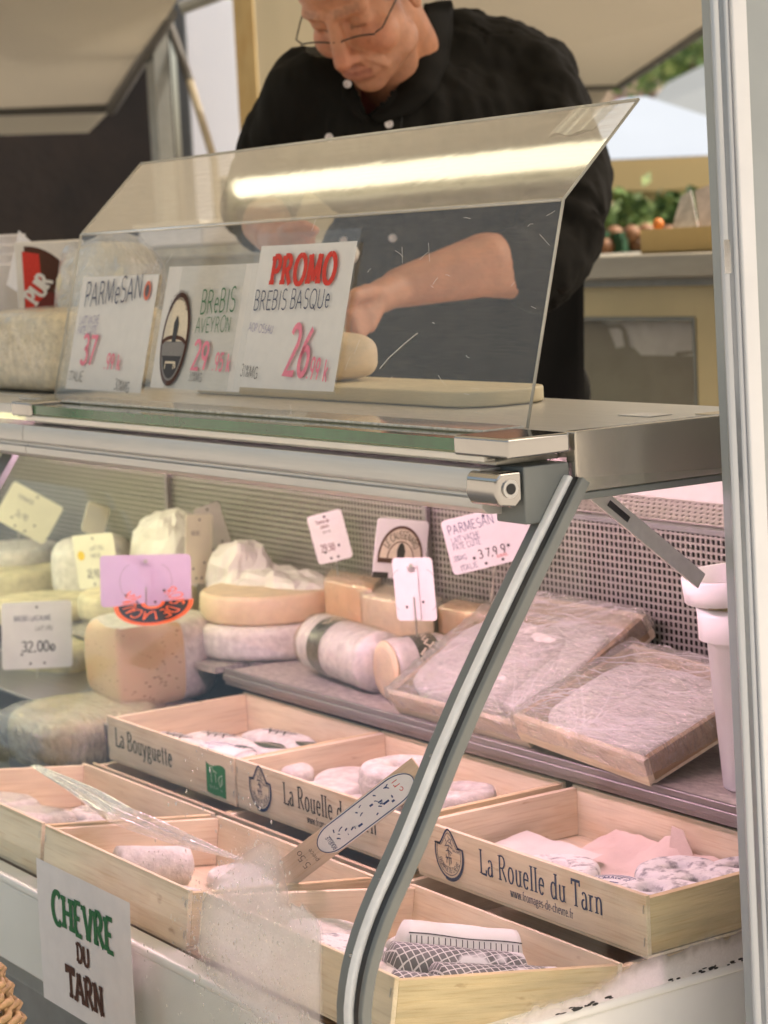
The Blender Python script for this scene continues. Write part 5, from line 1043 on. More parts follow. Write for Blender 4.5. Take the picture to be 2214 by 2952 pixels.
# ------------------------------------------------------------------ price tags on spikes
def price_tag(label, px, py, Y, wpx, hpx, yaw=0, roll=0, pitch=0, m='tagw', words=(), back=False, spike=None, holes=True, extra=None):
    c = at(px, py, Y=Y); D = (c - CAM).dot(FW); w, hh = wpx * D / FPX, hpx * D / FPX; d = (CAM - c)
    rz = math.atan2(d.x, -d.y) + R(yaw)
    m4 = Matrix.Translation(c) @ Matrix.Rotation(rz, 4, 'Z') @ Matrix.Rotation(R(pitch), 4, 'X') @ Matrix.Rotation(R(roll), 4, 'Y')
    t = thing('price_tag', label, 'price tag', mat=m4, group='price tags stuck in the cheeses'); r = .006; pts = []
    for cx_, cz_, a0 in ((w / 2 - r, hh / 2 - r, 0), (-w / 2 + r, hh / 2 - r, 90), (-w / 2 + r, -hh / 2 + r, 180), (w / 2 - r, -hh / 2 + r, 270)): pts += [(x, 0, z) for x, z in A_(cx_, cz_, r, r, a0, a0 + 90, 5)]
    MB().prism(pts, (0, .0012, 0)).build('card', M[m], t)
    if back:
        mb = MB(); mb.box(-.0085, .0085, -.0026, -.0004, -hh * .48, hh * .36); mb.lathe([(.0005, -.0006), (.0085, -.0006), (.0085, 0), (.0005, 0)], (0, 0, 0), 16); k = len(mb.v)
        for i in range(8, k): x, y, z = mb.v[i]; mb.v[i] = (x, -.0026 + z + .0006, hh * .36 + y)
        mb.build('holder', M[m], t, bevel=.0006); mb = MB(); mb.tube([(0, -.003, -hh * .48), (0, -.003, -hh * .12)], .0012, 6); mb.tube([(0, -.0034, hh * .38), (0, -.0024, hh * .38)], .003, 12); mb.build('rivet', M['silver'], t)
        mb = MB()
        for s in (-1, 1): line(mb, A_(s * .022, -hh * .02, .017, hh * .33, 95 if s < 0 else 85, 250 if s < 0 else -70, 12), .0005, flat(0, 0, -.0001)); 
        mb.build('scribe_line', M['grey_ink'], t)
    if holes:
        mb = MB()
        for x, z in ((-w * .22, -hh * .28), (w * .2, -hh * .2), (0, hh * .42), (w * .1, -hh * .42), (-w * .1, -hh * .42)): poly(mb, A_(x, z, .0021, .0021, 0, 360, 10), flat(0, 0, -.0003), 0, .0002)
        mb.build('punch_hole', M['charcoal'], t)
    for it in words:
        s, style, size, ox, oz, mm = it[:6]; ang = it[6] if len(it) > 6 else 0; sx = it[7] if len(it) > 7 else .8
        mb = MB(); text(mb, s, style, size * hh, flat(ox * w, oz * hh, -.0002, ang), 0, sx, .06, 0, .03, len(s)); mb.build('lettering', M[mm], t)
    if extra: extra(t, w, hh)
    if spike: mb = MB(); inv = m4.inverted(); p1 = inv @ (at(spike[0], spike[1], Y=Y + .004)); mb.tube([(0, -.003 if back else .002, -hh * .47), tuple(p1)], .0011, 6); mb.build('spike', M['silver'], t)
    return t
M['taglit'] = mat('lilac_lit_tag', (.66, .53, .70), .4, 0, var=.03); M['tagy'] = mat('yellowed_tag', (.78, .74, .56), .4, 0, var=.04); M['tagg'] = mat('grey_tag', (.50, .47, .42), .4, 0, var=.04)  # lilac one: white plastic, the rose tube's light put into its colour
price_tag('yellowish tag tilted steeply at the top left of the case', 62, 1108, .74, 122, 92, 0, 33, m='tagy', words=[('FERMIER', 'sans', .10, -.3, .2, 'grey_ink'), ('24,90', 'sans', .14, -.2, -.2, 'grey_ink')], spike=(40, 1215))
price_tag('narrow yellow tag seen edge-on behind the sun tag', 207, 1122, .77, 62, 66, 38, 22, m='tagy', holes=False, spike=(212, 1240))
def sun_x(t, w, hh): mb = MB(); poly(mb, A_(-w * .34, hh * .12, .0085, .0085, 0, 360, 18), flat(0, 0, -.0002), 0); mb.build('sun_print', M['sun_yellow'], t)
price_tag('tag with a small yellow sun, tilted up to the right', 207, 1212, .66, 118, 118, -42, -6, m='tagy', words=[('LAIT CRU', 'sans', .08, -.10, .20, 'grey_ink'), ('VACHE', 'sans', .08, -.10, .06, 'grey_ink'), ('18,90', 'sans', .15, -.25, -.30, 'grey_ink')], spike=(205, 1330), extra=sun_x)
price_tag('back of a white tag painted as lit lilac, with its holder strip, above the half wheel', 315, 1254, .52, 195, 112, 0, 2.5, m='taglit', back=True, holes=True)
price_tag('tall yellow tag seen at a slant right of the paper parcel', 430, 1186, .72, 86, 150, 48, 6, m='tagy', words=[('BREBIS', 'sans', .06, -.3, .2, 'grey_ink')], spike=(440, 1300))
price_tag('grey tag tilted behind the tall yellow tag', 462, 1150, .80, 62, 125, 20, -14, m='tagg', spike=(470, 1250))
price_tag('BREBIS LACAUNE tag with price at the left picture edge', 80, 1372, .50, 152, 146, 8, 3, m='tagw', words=[('BREBIS LACAUNE', 'sans', .075, -.32, .22, 'navy', 0, .75), ('LAIT CRU', 'sans', .065, -.02, .07, 'grey_ink', 0, .75), ('32,00€', 'sans', .15, -.22, -.24, 'black_ink', 0, 1)], spike=(78, 1500))
price_tag('small white tag leaning in front of the perforated panel', 712, 1160, .79, 84, 108, -24, -13, words=[('Tomme de', 'sans', .07, -.28, .30, 'maroon'), ('chevre', 'sans', .07, -.18, .20, 'maroon'), ('lait cru', 'sans', .06, -.15, .10, 'grey_ink'), ('29,50', 'sans', .14, -.32, -.27, 'maroon')], spike=(735, 1290))
def caus(t, w, hh):
    mb = MB(); F = flat(0, -.004, -.0002)
    poly(mb, A_(0, -hh * .12, w * .44, hh * .56, 0, 180, 24), F, 0, .0001); poly(mb, A_(0, -hh * .12, w * .40, hh * .51, 0, 180, 24), F, 1, .0003); poly(mb, A_(0, -hh * .12, w * .26, hh * .30, 0, 180, 20), F, 0, .0005); poly(mb, A_(0, -hh * .12, w * .24, hh * .28, 0, 180, 20), F, 1, .0007)
    poly(mb, [(-w * .44, -hh * .12), (-w * .44, -hh * .2), (w * .44, -hh * .2), (w * .44, -hh * .12)], F, 0, .0009); poly(mb, [(-.006, -hh * .12), (.006, -hh * .12), (.007, hh * .02), (.004, hh * .12), (0, hh * .16), (-.004, hh * .12), (-.007, hh * .02)], F, 2, .0011)
    arctext(mb, 'LE CAUSSENARD', 'sans', hh * .13, lambda u, v, l: F(u * w / hh * .84, v, l + .0006), 0, -hh * .12, hh * .345, 90, False, 2, .62, .04)
    mb.build('farm_print', [M['brown_ink'], M['cream'], M['black_ink']], t)
    mb = MB(); poly(mb, [(-w * .5, -hh * .36), (-w * .5, -hh * .46), (-w * .2, -hh * .46), (-w * .2, -hh * .36)], F, 0, .0002); mb.build('print', M['black_ink'], t)
price_tag('LE CAUSSENARD tag with a brown farm emblem', 866, 1186, .745, 132, 128, 32, 10, words=[('29', 'sans', .12, .1, -.36, 'red_ink')], spike=(860, 1290), extra=caus, holes=False)
price_tag('back of a rose tag on a spike, in front of the wedges', 895, 1273, .69, 104, 138, -34, -3, back=True, spike=(903, 1412))
price_tag('PARMESAN tag handwritten in blue beside the slanting frame', 1056, 1163, .745, 186, 122, 0, -11.5, words=[('PARMESAN', 'hand', .17, -.44, .22, 'blue', 2, .8), ('LAIT VACHE', 'hand', .105, -.43, .055, 'blue', 2, .72), ('PATE CUITE', 'hand', .105, -.43, -.07, 'blue', 2, .72), ('30%MG', 'hand', .09, -.46, -.26, 'blue', 0, .7), ('3 7,9 9', 'sans', .15, -.16, -.31, 'black_ink', 0, .95), ('EUR/KG', 'sans', .05, .04, -.37, 'red_ink', 0, .9), ('ITALIE', 'hand', .10, -.40, -.46, 'blue', 3, .9)], spike=(1060, 1300))

# ------------------------------------------------------------------ sign on the glass
sg = thing('paper_sign', 'white paper sign CHEVRE DU TARN stuck on the outside of the front glass', 'sign', (-.54, .012, .70))
sx0, sx1 = at(88, 1850, Y=.031).x, at(288, 1905, Y=.031).x; sz1 = at(88, 1850, Y=.031).z; sz0 = .652
def sgp(u, v, l=0): p = on_glass(u, z_to_s(v), .0024 + l * 3); return tuple(p - Vector(sg.location))
mb = MB(); mb.grid(lambda u, v: sgp(sx0 + (sx1 - sx0) * u, sz0 + (sz1 - sz0) * v), 12, 40); mb.build('paper', M['paper'], sg, smooth=True)
def stext(s, size, xm, zb, m, sx):
    w_ = twidth(s, size, sx, .10); mb = MB(); text(mb, s, 'slab', size, lambda u, v, l: sgp(xm - w_ / 2 + u, zb + v, l), 0, sx, .10); mb.build('lettering', m, sg)
mid = (sx0 + sx1) / 2 + .004
stext('CHEVRE', .0370, mid - .002, sz1 - .066, M['green_ink'], .90); stext('DU', .0215, mid - .006, sz1 - .0975, M['brown_ink'], .90); stext('TARN', .0335, mid - .006, sz1 - .1455, M['brown_ink'], .84)
# tall wicker basket in front of the counter
bk = thing('wicker_basket', 'tall round wicker basket standing in front of the counter at the left corner', 'basket', (-.369, -.275, 0))
M['wicker'] = mat('wicker', (.50, .33, .15), .6, 0, var=.3, scale=60, bump=.4, bscale=120)
def brad(z): return .085 + .045 * math.sin(min(1, z / .86) * 1.9) - max(0, z - .78) * .35
mb = MB()
for k in range(96):
    z = .010 + k * .0089; n_ = 72; pts = []
    for i in range(n_ + 1): a = 2 * math.pi * i / n_; pts.append(((brad(z) + .0034 * math.sin(a * 18 + math.pi * (k % 2))) * math.cos(a), (brad(z) + .0034 * math.sin(a * 18 + math.pi * (k % 2))) * math.sin(a), z + .001 * math.sin(a * 9 + k)))
    mb.tube(pts, .0040, 6, cap=False)
mb.build('weave', M['wicker'], bk, smooth=True)
mb = MB()
for i in range(36): a = 2 * math.pi * i / 36; mb.tube([(brad(z) * math.cos(a), brad(z) * math.sin(a), z) for z in [.01 + .05 * j for j in range(18)]], .003, 5)
mb.build('stakes', M['wicker'], bk)
mb = MB(); 
for ph in (0, math.pi): mb.tube([((brad(.872) + .003 * math.cos(a * 14 + ph)) * math.cos(a), (brad(.872) + .003 * math.cos(a * 14 + ph)) * math.sin(a), .874 + .007 * math.sin(a * 14 + ph)) for a in [2 * math.pi * i / 120 for i in range(121)]], .008, 7, cap=False)
mb.build('rim', M['wicker'], bk, smooth=True)
# ------------------------------------------------------------------ ground, stall canopy, lamp
g = MB(); g.box(-120, 60, -60, 120, -.05, 0); tag(g.build('ground', mat('paving', (.50, .47, .42), .85, var=.2, scale=3, bump=.2, bscale=40)), kind='structure')
M['canvas'] = mat('beige_canvas', (.56, .52, .43), .8, 0, var=.05, scale=4, bump=.05, bscale=60)
def canvas_tr(name, col, tr=.5):
    m, nt, out = newmat(name); L = nt.links.new
    d = N(nt, 'ShaderNodeBsdfDiffuse'); d.inputs[0].default_value = c4(col); t = N(nt, 'ShaderNodeBsdfTranslucent'); t.inputs[0].default_value = c4(col)
    tc = N(nt, 'ShaderNodeTexCoord'); n = N(nt, 'ShaderNodeTexNoise', i_Scale=2.5, i_Detail=4); L(tc.outputs['Object'], n.inputs['Vector'])
    mr = N(nt, 'ShaderNodeMapRange'); mr.inputs[3].default_value = tr * .8; mr.inputs[4].default_value = tr * 1.2; L(n.outputs[0], mr.inputs[0])
    mx = N(nt, 'ShaderNodeMixShader'); L(mr.outputs[0], mx.inputs[0]); L(d.outputs[0], mx.inputs[1]); L(t.outputs[0], mx.inputs[2]); L(mx.outputs[0], out.inputs[0]); return m
def slab(name, label, cat, P, thick, m, group=None, bevel=0, into=None, n=1):
    P = [Vector(p) for p in P]; nr = (P[1] - P[0]).cross(P[2] - P[0]).normalized()
    if nr.dot(P[0] - CAM) < 0: nr = -nr
    mb = MB(); mb.prism(P, nr * thick)
    if into is not None: return mb.build(name, m, into, world=True, bevel=bevel)
    return one(mb, name, m, label, cat, group, bevel=bevel)
def A4(pts, D): return [at(x, y, D=d) for (x, y), d in zip(pts, D if isinstance(D, (list, tuple)) else [D] * len(pts))]
cano = thing('stall_canopy', 'beige canvas roof of the cheese stall on metal posts', 'canopy', (-1.2, .2, 0))
mb = MB(); mb.grid(lambda u, v: (-4.2 + 5.0 * u, -1.35 + 3.5 * v, 2.62 + .05 * math.sin(u * 12) * math.sin(v * 3.1)), 24, 10); mb.build('roof', canvas_tr('canopy_canvas', (.60, .55, .44), .22), cano, world=True, smooth=True)
for x in (-4.2, .8): MB().box(x - .02, x + .02, -1.35, 2.15, 2.56, 2.60).build('beam', M['alu_dark'], cano, world=True)
for x, y in ((-4.15, 2.1), (-4.15, -1.3)): MB().box(x - .025, x + .025, y - .025, y + .025, 0, 2.6).build('post', M['alu_dark'], cano, world=True)
lamp = thing('tube_lamp', 'twin fluorescent fitting hanging under the canopy, one tube lit', 'lamp', (-1.78, .495, 2.5))
MB().tube([(-2.40, .521, 2.5), (-1.10, .521, 2.5)], .020, 18).build('lit_tube', emit('lamp_glow', (1, .88, .60), 1.7), lamp, world=True, smooth=True)
MB().tube([(-2.40, .471, 2.5), (-1.20, .471, 2.5)], .0155, 18).build('dead_tube', mat('unlit_tube', (.62, .60, .55), .3), lamp, world=True, smooth=True)
MB().box(-2.44, -1.06, .44, .55, 2.53, 2.57).build('housing', mat('lamp_housing', (.5, .48, .42), .4), lamp, world=True, bevel=.006)
for x in (-2.43, -1.085): MB().box(x - .012, x + .012, .45, .54, 2.475, 2.53).build('end_holder', mat('lamp_holder', (.5, .48, .42), .4), lamp, world=True, bevel=.003)
for x in (-2.2, -1.3): MB().tube([(x, .495, 2.57), (x, .495, 2.66)], .004, 6).build('hanger', M['alu_dark'], lamp, world=True)

# ------------------------------------------------------------------ right-hand post
post = thing('stall_post', 'tall aluminium and white profile post at the right edge, with grey cladding', 'post', (.12, .42, 0))
yA = [at(px, 1100, X=.12).y for px in (1567, 1582, 1588, 1600, 1632, 1720)]
def pbox(name, y0, y1, x0, x1, m, z0=0, z1=2.62, bevel=.002): return MB().box(x0, x1, y0, y1, z0, z1).build(name, m, post, world=True, bevel=bevel)
M['post_alu'] = mat('post_aluminium', (.45, .485, .53), .3, .55, var=.04, scale=10, stretch=(1, 1, .2)); M['post_white'] = mat('post_white_strip', (.68, .70, .72), .35, 0, var=.03, scale=12, bump=.03, bscale=30)
M['post_grey'] = mat('post_grey_cladding', (.31, .345, .355), .45, 0, var=.05, scale=9, bump=.05, bscale=120)
pbox('flange', yA[0], yA[1], .112, .117, M['post_alu']); pbox('groove', yA[1], yA[2], .104, .109, M['alu_dark']); pbox('lip', yA[2] + .0002, yA[3] - .0002, .10, .119, M['post_alu'])
joint = .792
pbox('white_strip', yA[3], yA[4], .10, .122, M['post_white'], joint + .0015); pbox('white_strip', yA[3], yA[4], .10, .122, M['post_white'], 0, joint - .0015)
pbox('cladding', yA[4] + .0004, yA[4] + .40, .06, .114, M['post_grey'], 0, 2.62)
pbox('joint', yA[3] + .001, yA[4] - .001, .108, .118, M['black'], joint - .0014, joint + .0014, 0)
mb = MB(); mb.tube([(.1145, yA[4] + .012, joint), (.1145, yA[4] + .35, joint + .0)], .0012, 5); mb.build('seam', M['black'], post, world=True)
mb = MB(); q = at(1570, 545, X=.1175); mb.box(.1172, .1182, yA[0] + .001, yA[1] - .0005, q.z - .018, q.z + .012); mb.build('tape', glassy('post_tape', (.95, .95, .95), f0=.3, f1=.6, rough=.1, haze=.2), post, world=True)

post.location = (.12, .4335 - 1.24 * math.sin(R(-.95)), 0); post.rotation_euler = (R(.95), 0, 0)
# ------------------------------------------------------------------ things on the counter top
tp = 'things on the counter top'
TZ = 1.3176
def roundbox(label, name, cat, c, r, m, seed, amp, e=.4, rz=0, group=tp, n=40):
    mb = MB(); mb.sup((0, 0, r[2]), r, e, n, disp=lambda q: amp * fbm(q, 18, seed, 4)); Mx = Matrix.Rotation(R(rz), 4, 'Z'); mb.v = [tuple(Mx @ Vector(v) + Vector(c)) for v in mb.v]
    return one(mb, name, m, label, cat, group, smooth=True)
q = at(-10, 850, Z=TZ)
pq = at(138, 852, Z=TZ)
pm = thing('hard_cheese', 'big grainy block of hard cheese in film at the left end of the counter top', 'cheese', (pq.x - .155, pq.y + .085, TZ), (0, 0, R(2)), tp)
mb = MB(); mb.sup((0, 0, .058), (.155, .10, .058), .28, 44, disp=lambda v: .0022 * fbm(v, 26, 2, 4)); mb.build('cheese', M['parm_rough'] if 'parm_rough' in M else mat('grainy_cut_cheese', (.80, .70, .47), .55, 0, var=.16, scale=75, bump=1.0, bscale=70, dist=.006, sss=.1), pm, smooth=True)
mb = MB(); mb.sup((0, 0, .0595), (.158, .103, .0595), .26, 40, disp=lambda v: .003 * fbm(v, 22, 6, 3)); mb.build('film', M['film_tight'], pm, smooth=True)
bx = at(110, 660, Y=.53)
pk = thing('cheese_pack', 'brown and red printed pack with white lettering PUR, behind the grainy block', 'pack', (bx.x + .03, .515, TZ), (0, 0, R(52)), tp)
hp = at(110, 520, Y=.535).z - TZ; wp = .105
mb = MB(); mb.box(-wp / 2, wp / 2, 0, .04, 0, hp); mb.build('pack', M['wax'], pk, bevel=.004)
mb = MB(); F = flat(0, 0, -.0004); zb = hp - .115
arc = [(-wp * .40, zb)] + [(-wp * .40 + .006 + .088 * math.sin(a * math.pi / 24), zb + .108 * math.cos(a * math.pi / 24)) for a in range(0, 13)]
poly(mb, arc, F, 0, .0001); poly(mb, [(-wp * .38, zb), (-wp * .38, zb + .10), (-wp * .12, zb + .095), (-wp * .1, zb + .02)], F, 1, .0003); poly(mb, [(-wp * .38, zb), (.0, zb + .035), (wp * .40, zb + .018), (wp * .42, zb)], F, 2, .0004)
text(mb, 'PUR', 'slab', .027, lambda u, v, l: F(-wp * .20 + u * .62 - v * .78, zb + .014 + v * .62 + u * .78, l + .0006), 3, .8)
mb.build('printed_label', [M['brown_ink'], M['red_ink'], M['maroon'], M['paper']], pk)
for i, (px, py, w_, dz, col, lb) in enumerate([(18, 500, .05, 0, 'white_plastic', 'stack of white plastic cups at the left edge of the counter top')]):
    q = at(px, 660, Y=.56); h_ = at(px, 492, Y=.56).z - TZ
    t = thing('cup_stack', lb, 'cups', (q.x, .558, TZ), group=tp)
    for k in range(4):
        z0 = k * .016 + (h_ - .20); mb = MB(); mb.lathe([(.03, z0), (.036, z0 + .135), (.0385, z0 + .137), (.0385, z0 + .141)], n=28); mb.build('cup', M['white_plastic'], t, smooth=True)
    MB().box(-.045, .045, -.02, .02, 0, h_ - .20).build('carton', mat('yellow_green_carton', (.50, .50, .25), .5, var=.2, scale=30), t, bevel=.002)
q = at(58, 600, Y=.50); slab('paper_flap', 'bent white card flap leaning against the printed pack', 'card', [at(40, 498, Y=.53), at(78, 532, Y=.54), at(52, 640, Y=.52), at(14, 615, Y=.52)], .001, M['tagw'], tp)
q = at(235, 660, Y=.52)
roundbox('large lump of cheese in crinkled film behind the left end of the screen', 'wrapped_cheese', 'cheese', (q.x, .525, TZ), (.10, .055, .105), M['parm_lt'] if 'parm_lt' in M else M.setdefault('parm_lt', mat('pale_cheese', (.80, .72, .50), .55, var=.12, scale=30, bump=.4, bscale=40)), 4, .006, .6, 6)
roundbox('crinkled clear film round the cheese lump behind the screen', 'cling_film', 'film', (q.x, .525, TZ - .001), (.106, .059, .110), M['film'], 9, .010, .62, 6)
q0 = at(1094, 842, Z=TZ + .018); bd = thing('cutting_board', 'cream cutting board with rounded corners lying behind the screen', 'board', (q0.x - .33, .50, TZ), group=tp)
mb = MB(); pts = []
for cx_, cy_, a0 in ((.33 - .045, .062 - .045, 0), (-.33 + .045, .062 - .045, 90), (-.33 + .045, -.062 + .045, 180), (.33 - .045, -.062 + .045, 270)): pts += [(cx_ + .045 * math.cos(R(a0 + a)), cy_ + .045 * math.sin(R(a0 + a)), .0005) for a in range(0, 91, 15)]
mb.prism(pts, (0, 0, .018)); mb.build('board', mat('cream_board', (.66, .58, .38), .5, var=.06, scale=10), bd, bevel=.003)
q = at(778, 790, Y=.50); roundbox('pale rounded piece of cheese being cut on the board', 'cheese_piece', 'cheese', (q.x - .05, .50, TZ + .0188), (.055, .04, .03), M['paste'], 7, .002, .7)
# papers and price strip on the steel top at the right end
for i, (x, y, w_, d_, mm, lb) in enumerate([(-.10, .475, .05, .03, 'paper', 'small printed paper slip on the steel top near the post'), (-.04, .52, .03, .035, 'cream', 'cream paper slip at the far end of the steel top')]):
    mb = MB(); mb.box(x - w_ / 2, x + w_ / 2, y - d_ / 2, y + d_ / 2, 1.3176 if x < -.02 else 1.321, 1.3182 if x < -.02 else 1.3216); one(mb, 'paper_slip', M[mm], lb, 'paper')

# ------------------------------------------------------------------ behind the counter
YB = 1.80
bc = thing('back_counter', 'cream back counter with grey worktop and a meshed window in its front', 'counter', (at(1400, 700, Y=YB).x, YB + .3, 0))
xa, xb = at(980, 700, Y=YB).x, at(1549, 700, Y=YB).x; z_ = lambda py, px=1400: at(px, py, Y=YB).z
M['cream_paint'] = mat('cream_paint', (.62, .53, .30), .45, var=.05, scale=6); M['worktop'] = mat('grey_worktop', (.36, .34, .29), .4, .3, var=.12, scale=3, stretch=(1, 1, 8))
MB().box(xa, xb + .4, YB - .05, YB + .6, z_(600), z_(550)).build('worktop', M['worktop'], bc, world=True, bevel=.004)
MB().box(xa, xb + .4, YB - .02, YB + .55, z_(618), z_(600) - .0004).build('shadow_gap', M['alu_dark'], bc, world=True)
wx0, wx1, wz0, wz1 = at(1180, 780, Y=YB).x, at(1506, 780, Y=YB).x, z_(905), z_(684)
mb = MB(); mb.box(xa, wx0, YB, YB + .03, 0, z_(618) - .0004); mb.box(wx1, xb, YB, YB + .03, 0, z_(618) - .0004); mb.box(wx0 + .0003, wx1 - .0003, YB, YB + .03, wz1, z_(618) - .0004); mb.box(wx0 + .0003, wx1 - .0003, YB, YB + .03, 0, wz0)
mb.build('panel', M['cream_paint'], bc, world=True)
mb = MB(); mb.box(wx0, wx1, YB - .004, YB + .012, wz1 - .008, wz1 - .0005); mb.box(wx1 - .008, wx1 - .0005, YB - .003, YB + .011, wz0, wz1 - .0085); mb.build('window_frame', M['alu_dark'], bc, world=True)
pw = MB().box(wx0 - wx1 + .009, -.009, -.0006, .0006, 0, wz1 - wz0 - .009).build('window_mesh', perforated('fine_mesh', (.40, .37, .31), .0062, .44, .6, .0), bc); pw.location = (wx1 - bc.location.x, YB + .006 - bc.location.y, wz0)
MB().box(xb + .012, xb + .4, YB + .02, YB + .05, 0, z_(618) - .0006).build('side_panel', M['alu_dark'], bc, world=True)
# reflection in the window, painted as pale and dark sheets behind the mesh
MB().prism([at(1284, 768, Y=YB + .016), at(1500, 772, Y=YB + .016), at(1500, 694, Y=YB + .016), at(1284, 694, Y=YB + .016)], (0, .002, 0)).build('pale_reflection', mat('pale_reflection', (.85, .85, .86), .4), bc, world=True)
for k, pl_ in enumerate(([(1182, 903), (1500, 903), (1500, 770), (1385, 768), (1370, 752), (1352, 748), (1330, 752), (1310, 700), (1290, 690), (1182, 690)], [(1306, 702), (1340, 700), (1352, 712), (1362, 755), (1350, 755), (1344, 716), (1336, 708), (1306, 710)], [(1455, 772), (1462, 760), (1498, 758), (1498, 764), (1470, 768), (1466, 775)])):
    MB().prism([at(x, y, Y=YB + .0148 - .0012 * k) for x, y in pl_], (0, .0009, 0)).build('dark_reflection', M['refl_dk'] if 'refl_dk' in M else M.setdefault('refl_dk', mat('dull_reflection', (.25, .235, .19), .7)), bc, world=True)
# cardboard box and papers on the back counter
cb = thing('cardboard_box', 'yellowish cardboard box on the back counter with papers standing in it', 'box', tuple(at(1470, 548, Y=YB + .15)))
p0, p1 = at(1383, 500, Y=YB + .1), at(1600, 498, Y=YB + .1); zt_, zb_ = at(1460, 492, Y=YB + .1).z, z_(550) + .0006
M['card'] = mat('cardboard', (.50, .36, .15), .7, var=.06, scale=8)
mb = MB()
for a in ((p0.x, p1.x, YB + .1, YB + .106), (p0.x, p1.x, YB + .25, YB + .256), (p0.x, p0.x + .006, YB + .1065, YB + .2495), (p1.x - .006, p1.x, YB + .1065, YB + .2495)): mb.box(*a, zb_, zt_)
mb.box(p0.x, p1.x, YB + .1, YB + .256, zb_ - .0004, zb_ + .003); mb.build('carton', M['card'], cb, world=True)
slab('printed_sheet', 'printed white sheet leaning in the cardboard box', 'paper', [at(1452, 492, Y=YB + .14), at(1508, 492, Y=YB + .14), at(1492, 410, Y=YB + .18), at(1470, 425, Y=YB + .18)], .002, mat('sheet_grey', (.55, .53, .50), .6, var=.25, scale=40))
s2 = slab('printed_sheet', 'pinkish printed sheet beside the post, in the cardboard box', 'paper', [at(1512, 495, Y=YB + .13), at(1575, 495, Y=YB + .13), at(1570, 385, Y=YB + .17), at(1500, 412, Y=YB + .17)], .002, mat('sheet_pink', (.60, .52, .48), .6, var=.12, scale=40))
q = at(1408 + 15, 488, Y=YB + .09)
mb = MB(); mb.sup(tuple(at(1422, 484, Y=YB + .12)), (.012, .012, .012), 1, 16); one(mb, 'orange_fruit', mat('orange_peel', (.60, .20, .04), .6), 'small orange fruit on the edge of the cardboard box', 'fruit', smooth=True)
# vegetable stall
vg = thing('vegetable_stall', 'market table heaped with leafy greens in green crates, under a yellow awning', 'stall', tuple(at(1400, 560, D=7.2)) [:2] + (0,))
tbz = at(1400, 560, D=7.2).z; c0 = at(1400, 540, D=7.4)
MB().box(c0.x - 1.2, c0.x + 1.2, c0.y - .25, c0.y + .6, .0, tbz).build('table', mat('stall_cloth', (.05, .09, .05), .8), vg, world=True)
greens = [mat('leaf_%d' % k, c, .6, var=.3, scale=30) for k, c in enumerate([(.13, .22, .05), (.22, .30, .09), (.07, .14, .035)])]
rd = random.Random(2)
for i in range(10):
    px = 1240 + i * 36 + rd.uniform(-8, 8); py = 478 + 14 * math.sin(i * 1.7); c = at(px, py, D=7.4); mb = MB()
    for k in range(90):
        d = Vector((rd.gauss(0, .06), rd.gauss(0, .05), rd.gauss(0, .036))); s = rd.uniform(.02, .05); ax1 = Vector((rd.gauss(0, 1), rd.gauss(0, 1), rd.gauss(0, 1))).normalized(); ax2 = ax1.orthogonal().normalized(); o_ = c + d
        mb.add([o_ - ax1 * s, o_ + ax2 * s * .5, o_ + ax1 * s, o_ - ax2 * s * .5], [(0, 1, 2, 3)], k % 3)
    one(mb, 'leafy_greens', greens, ['bunch of dark leafy greens on the market table', 'bunch of pale leafy greens on the market table'][i % 2], 'vegetables', 'bunches of greens on the market table')
for i in range(5):
    a, b_ = at(1262 + i * 62, 548, D=7.1), at(1318 + i * 62, 500, D=7.1); t = thing('green_crate', 'green plastic crate of vegetables on the market table', 'crate', tuple((a + b_) / 2)[:2] + (tbz,), group='green crates on the market table')
    mb = MB(); w_ = (b_.x - a.x); mb.box(a.x, b_.x, a.y - .0, a.y + .22, tbz, tbz + .03); mb.box(a.x, b_.x, a.y, a.y + .22, b_.z - .02, b_.z)
    for k in range(5): xx = a.x + w_ * k / 4.001; mb.box(min(xx, xx + .012), max(xx, xx + .012), a.y, a.y + .02, tbz + .03, b_.z - .02)
    mb.build('crate', mat('green_plastic', (.03, .10, .05), .4), t, world=True)
    mb = MB()
    for k in range(6): mb.sup((a.x + abs(w_) * (.1 + .8 * rd.random()) * (1 if w_ > 0 else -1), a.y + rd.uniform(.04, .16), tbz + rd.uniform(.04, .09)), (.032, .032, .03), 1, 12)
    mb.build('tomatoes', mat('tomato', (.22, .10, .04), .6), t, world=True, smooth=True)
# awning of that stall: white roof and yellow valance
aw = thing('market_parasol', 'bluish white market parasol with a yellow valance behind the counter at the right', 'parasol', tuple(at(1420, 400, D=8.2))[:2] + (0,))
M['white_canvas'] = canvas_tr('white_canvas', (.36, .42, .50), .25)
slab('x', '', '', A4([(1150, 352), (1640, 330), (1640, 290), (1560, 262), (1395, 208), (1340, 214), (1150, 300)], [8.0, 8.0, 8.6, 9.0, 9.4, 9.4, 8.6]), .02, M['white_canvas'], into=aw).name = 'roof'
M['yel_canvas'] = canvas_tr('yellow_canvas', (.62, .48, .25), .25)
v0 = [(1150, 353), (1640, 331)]
slab('valance', '', '', A4([(1150, 354), (1640, 332), (1640, 395), (1420, 412), (1150, 408)], 7.95), .01, M['yel_canvas'], into=aw)
slab('fringe', '', '', A4([(1150, 395), (1640, 385), (1640, 428), (1150, 440)], 8.6), .01, mat('fringe_cloth', (.42, .33, .14), .8, var=.3, scale=5), into=aw)
MB().tube([at(1600, 600, D=8.6), at(1600, 260, D=8.6)], .03, 8).build('pole', M['alu_dark'], aw, world=True)
t2 = thing('market_tent', 'pale blue-grey tent roof behind the white parasol', 'tent', tuple(at(1500, 200, D=13))[:2] + (0,))
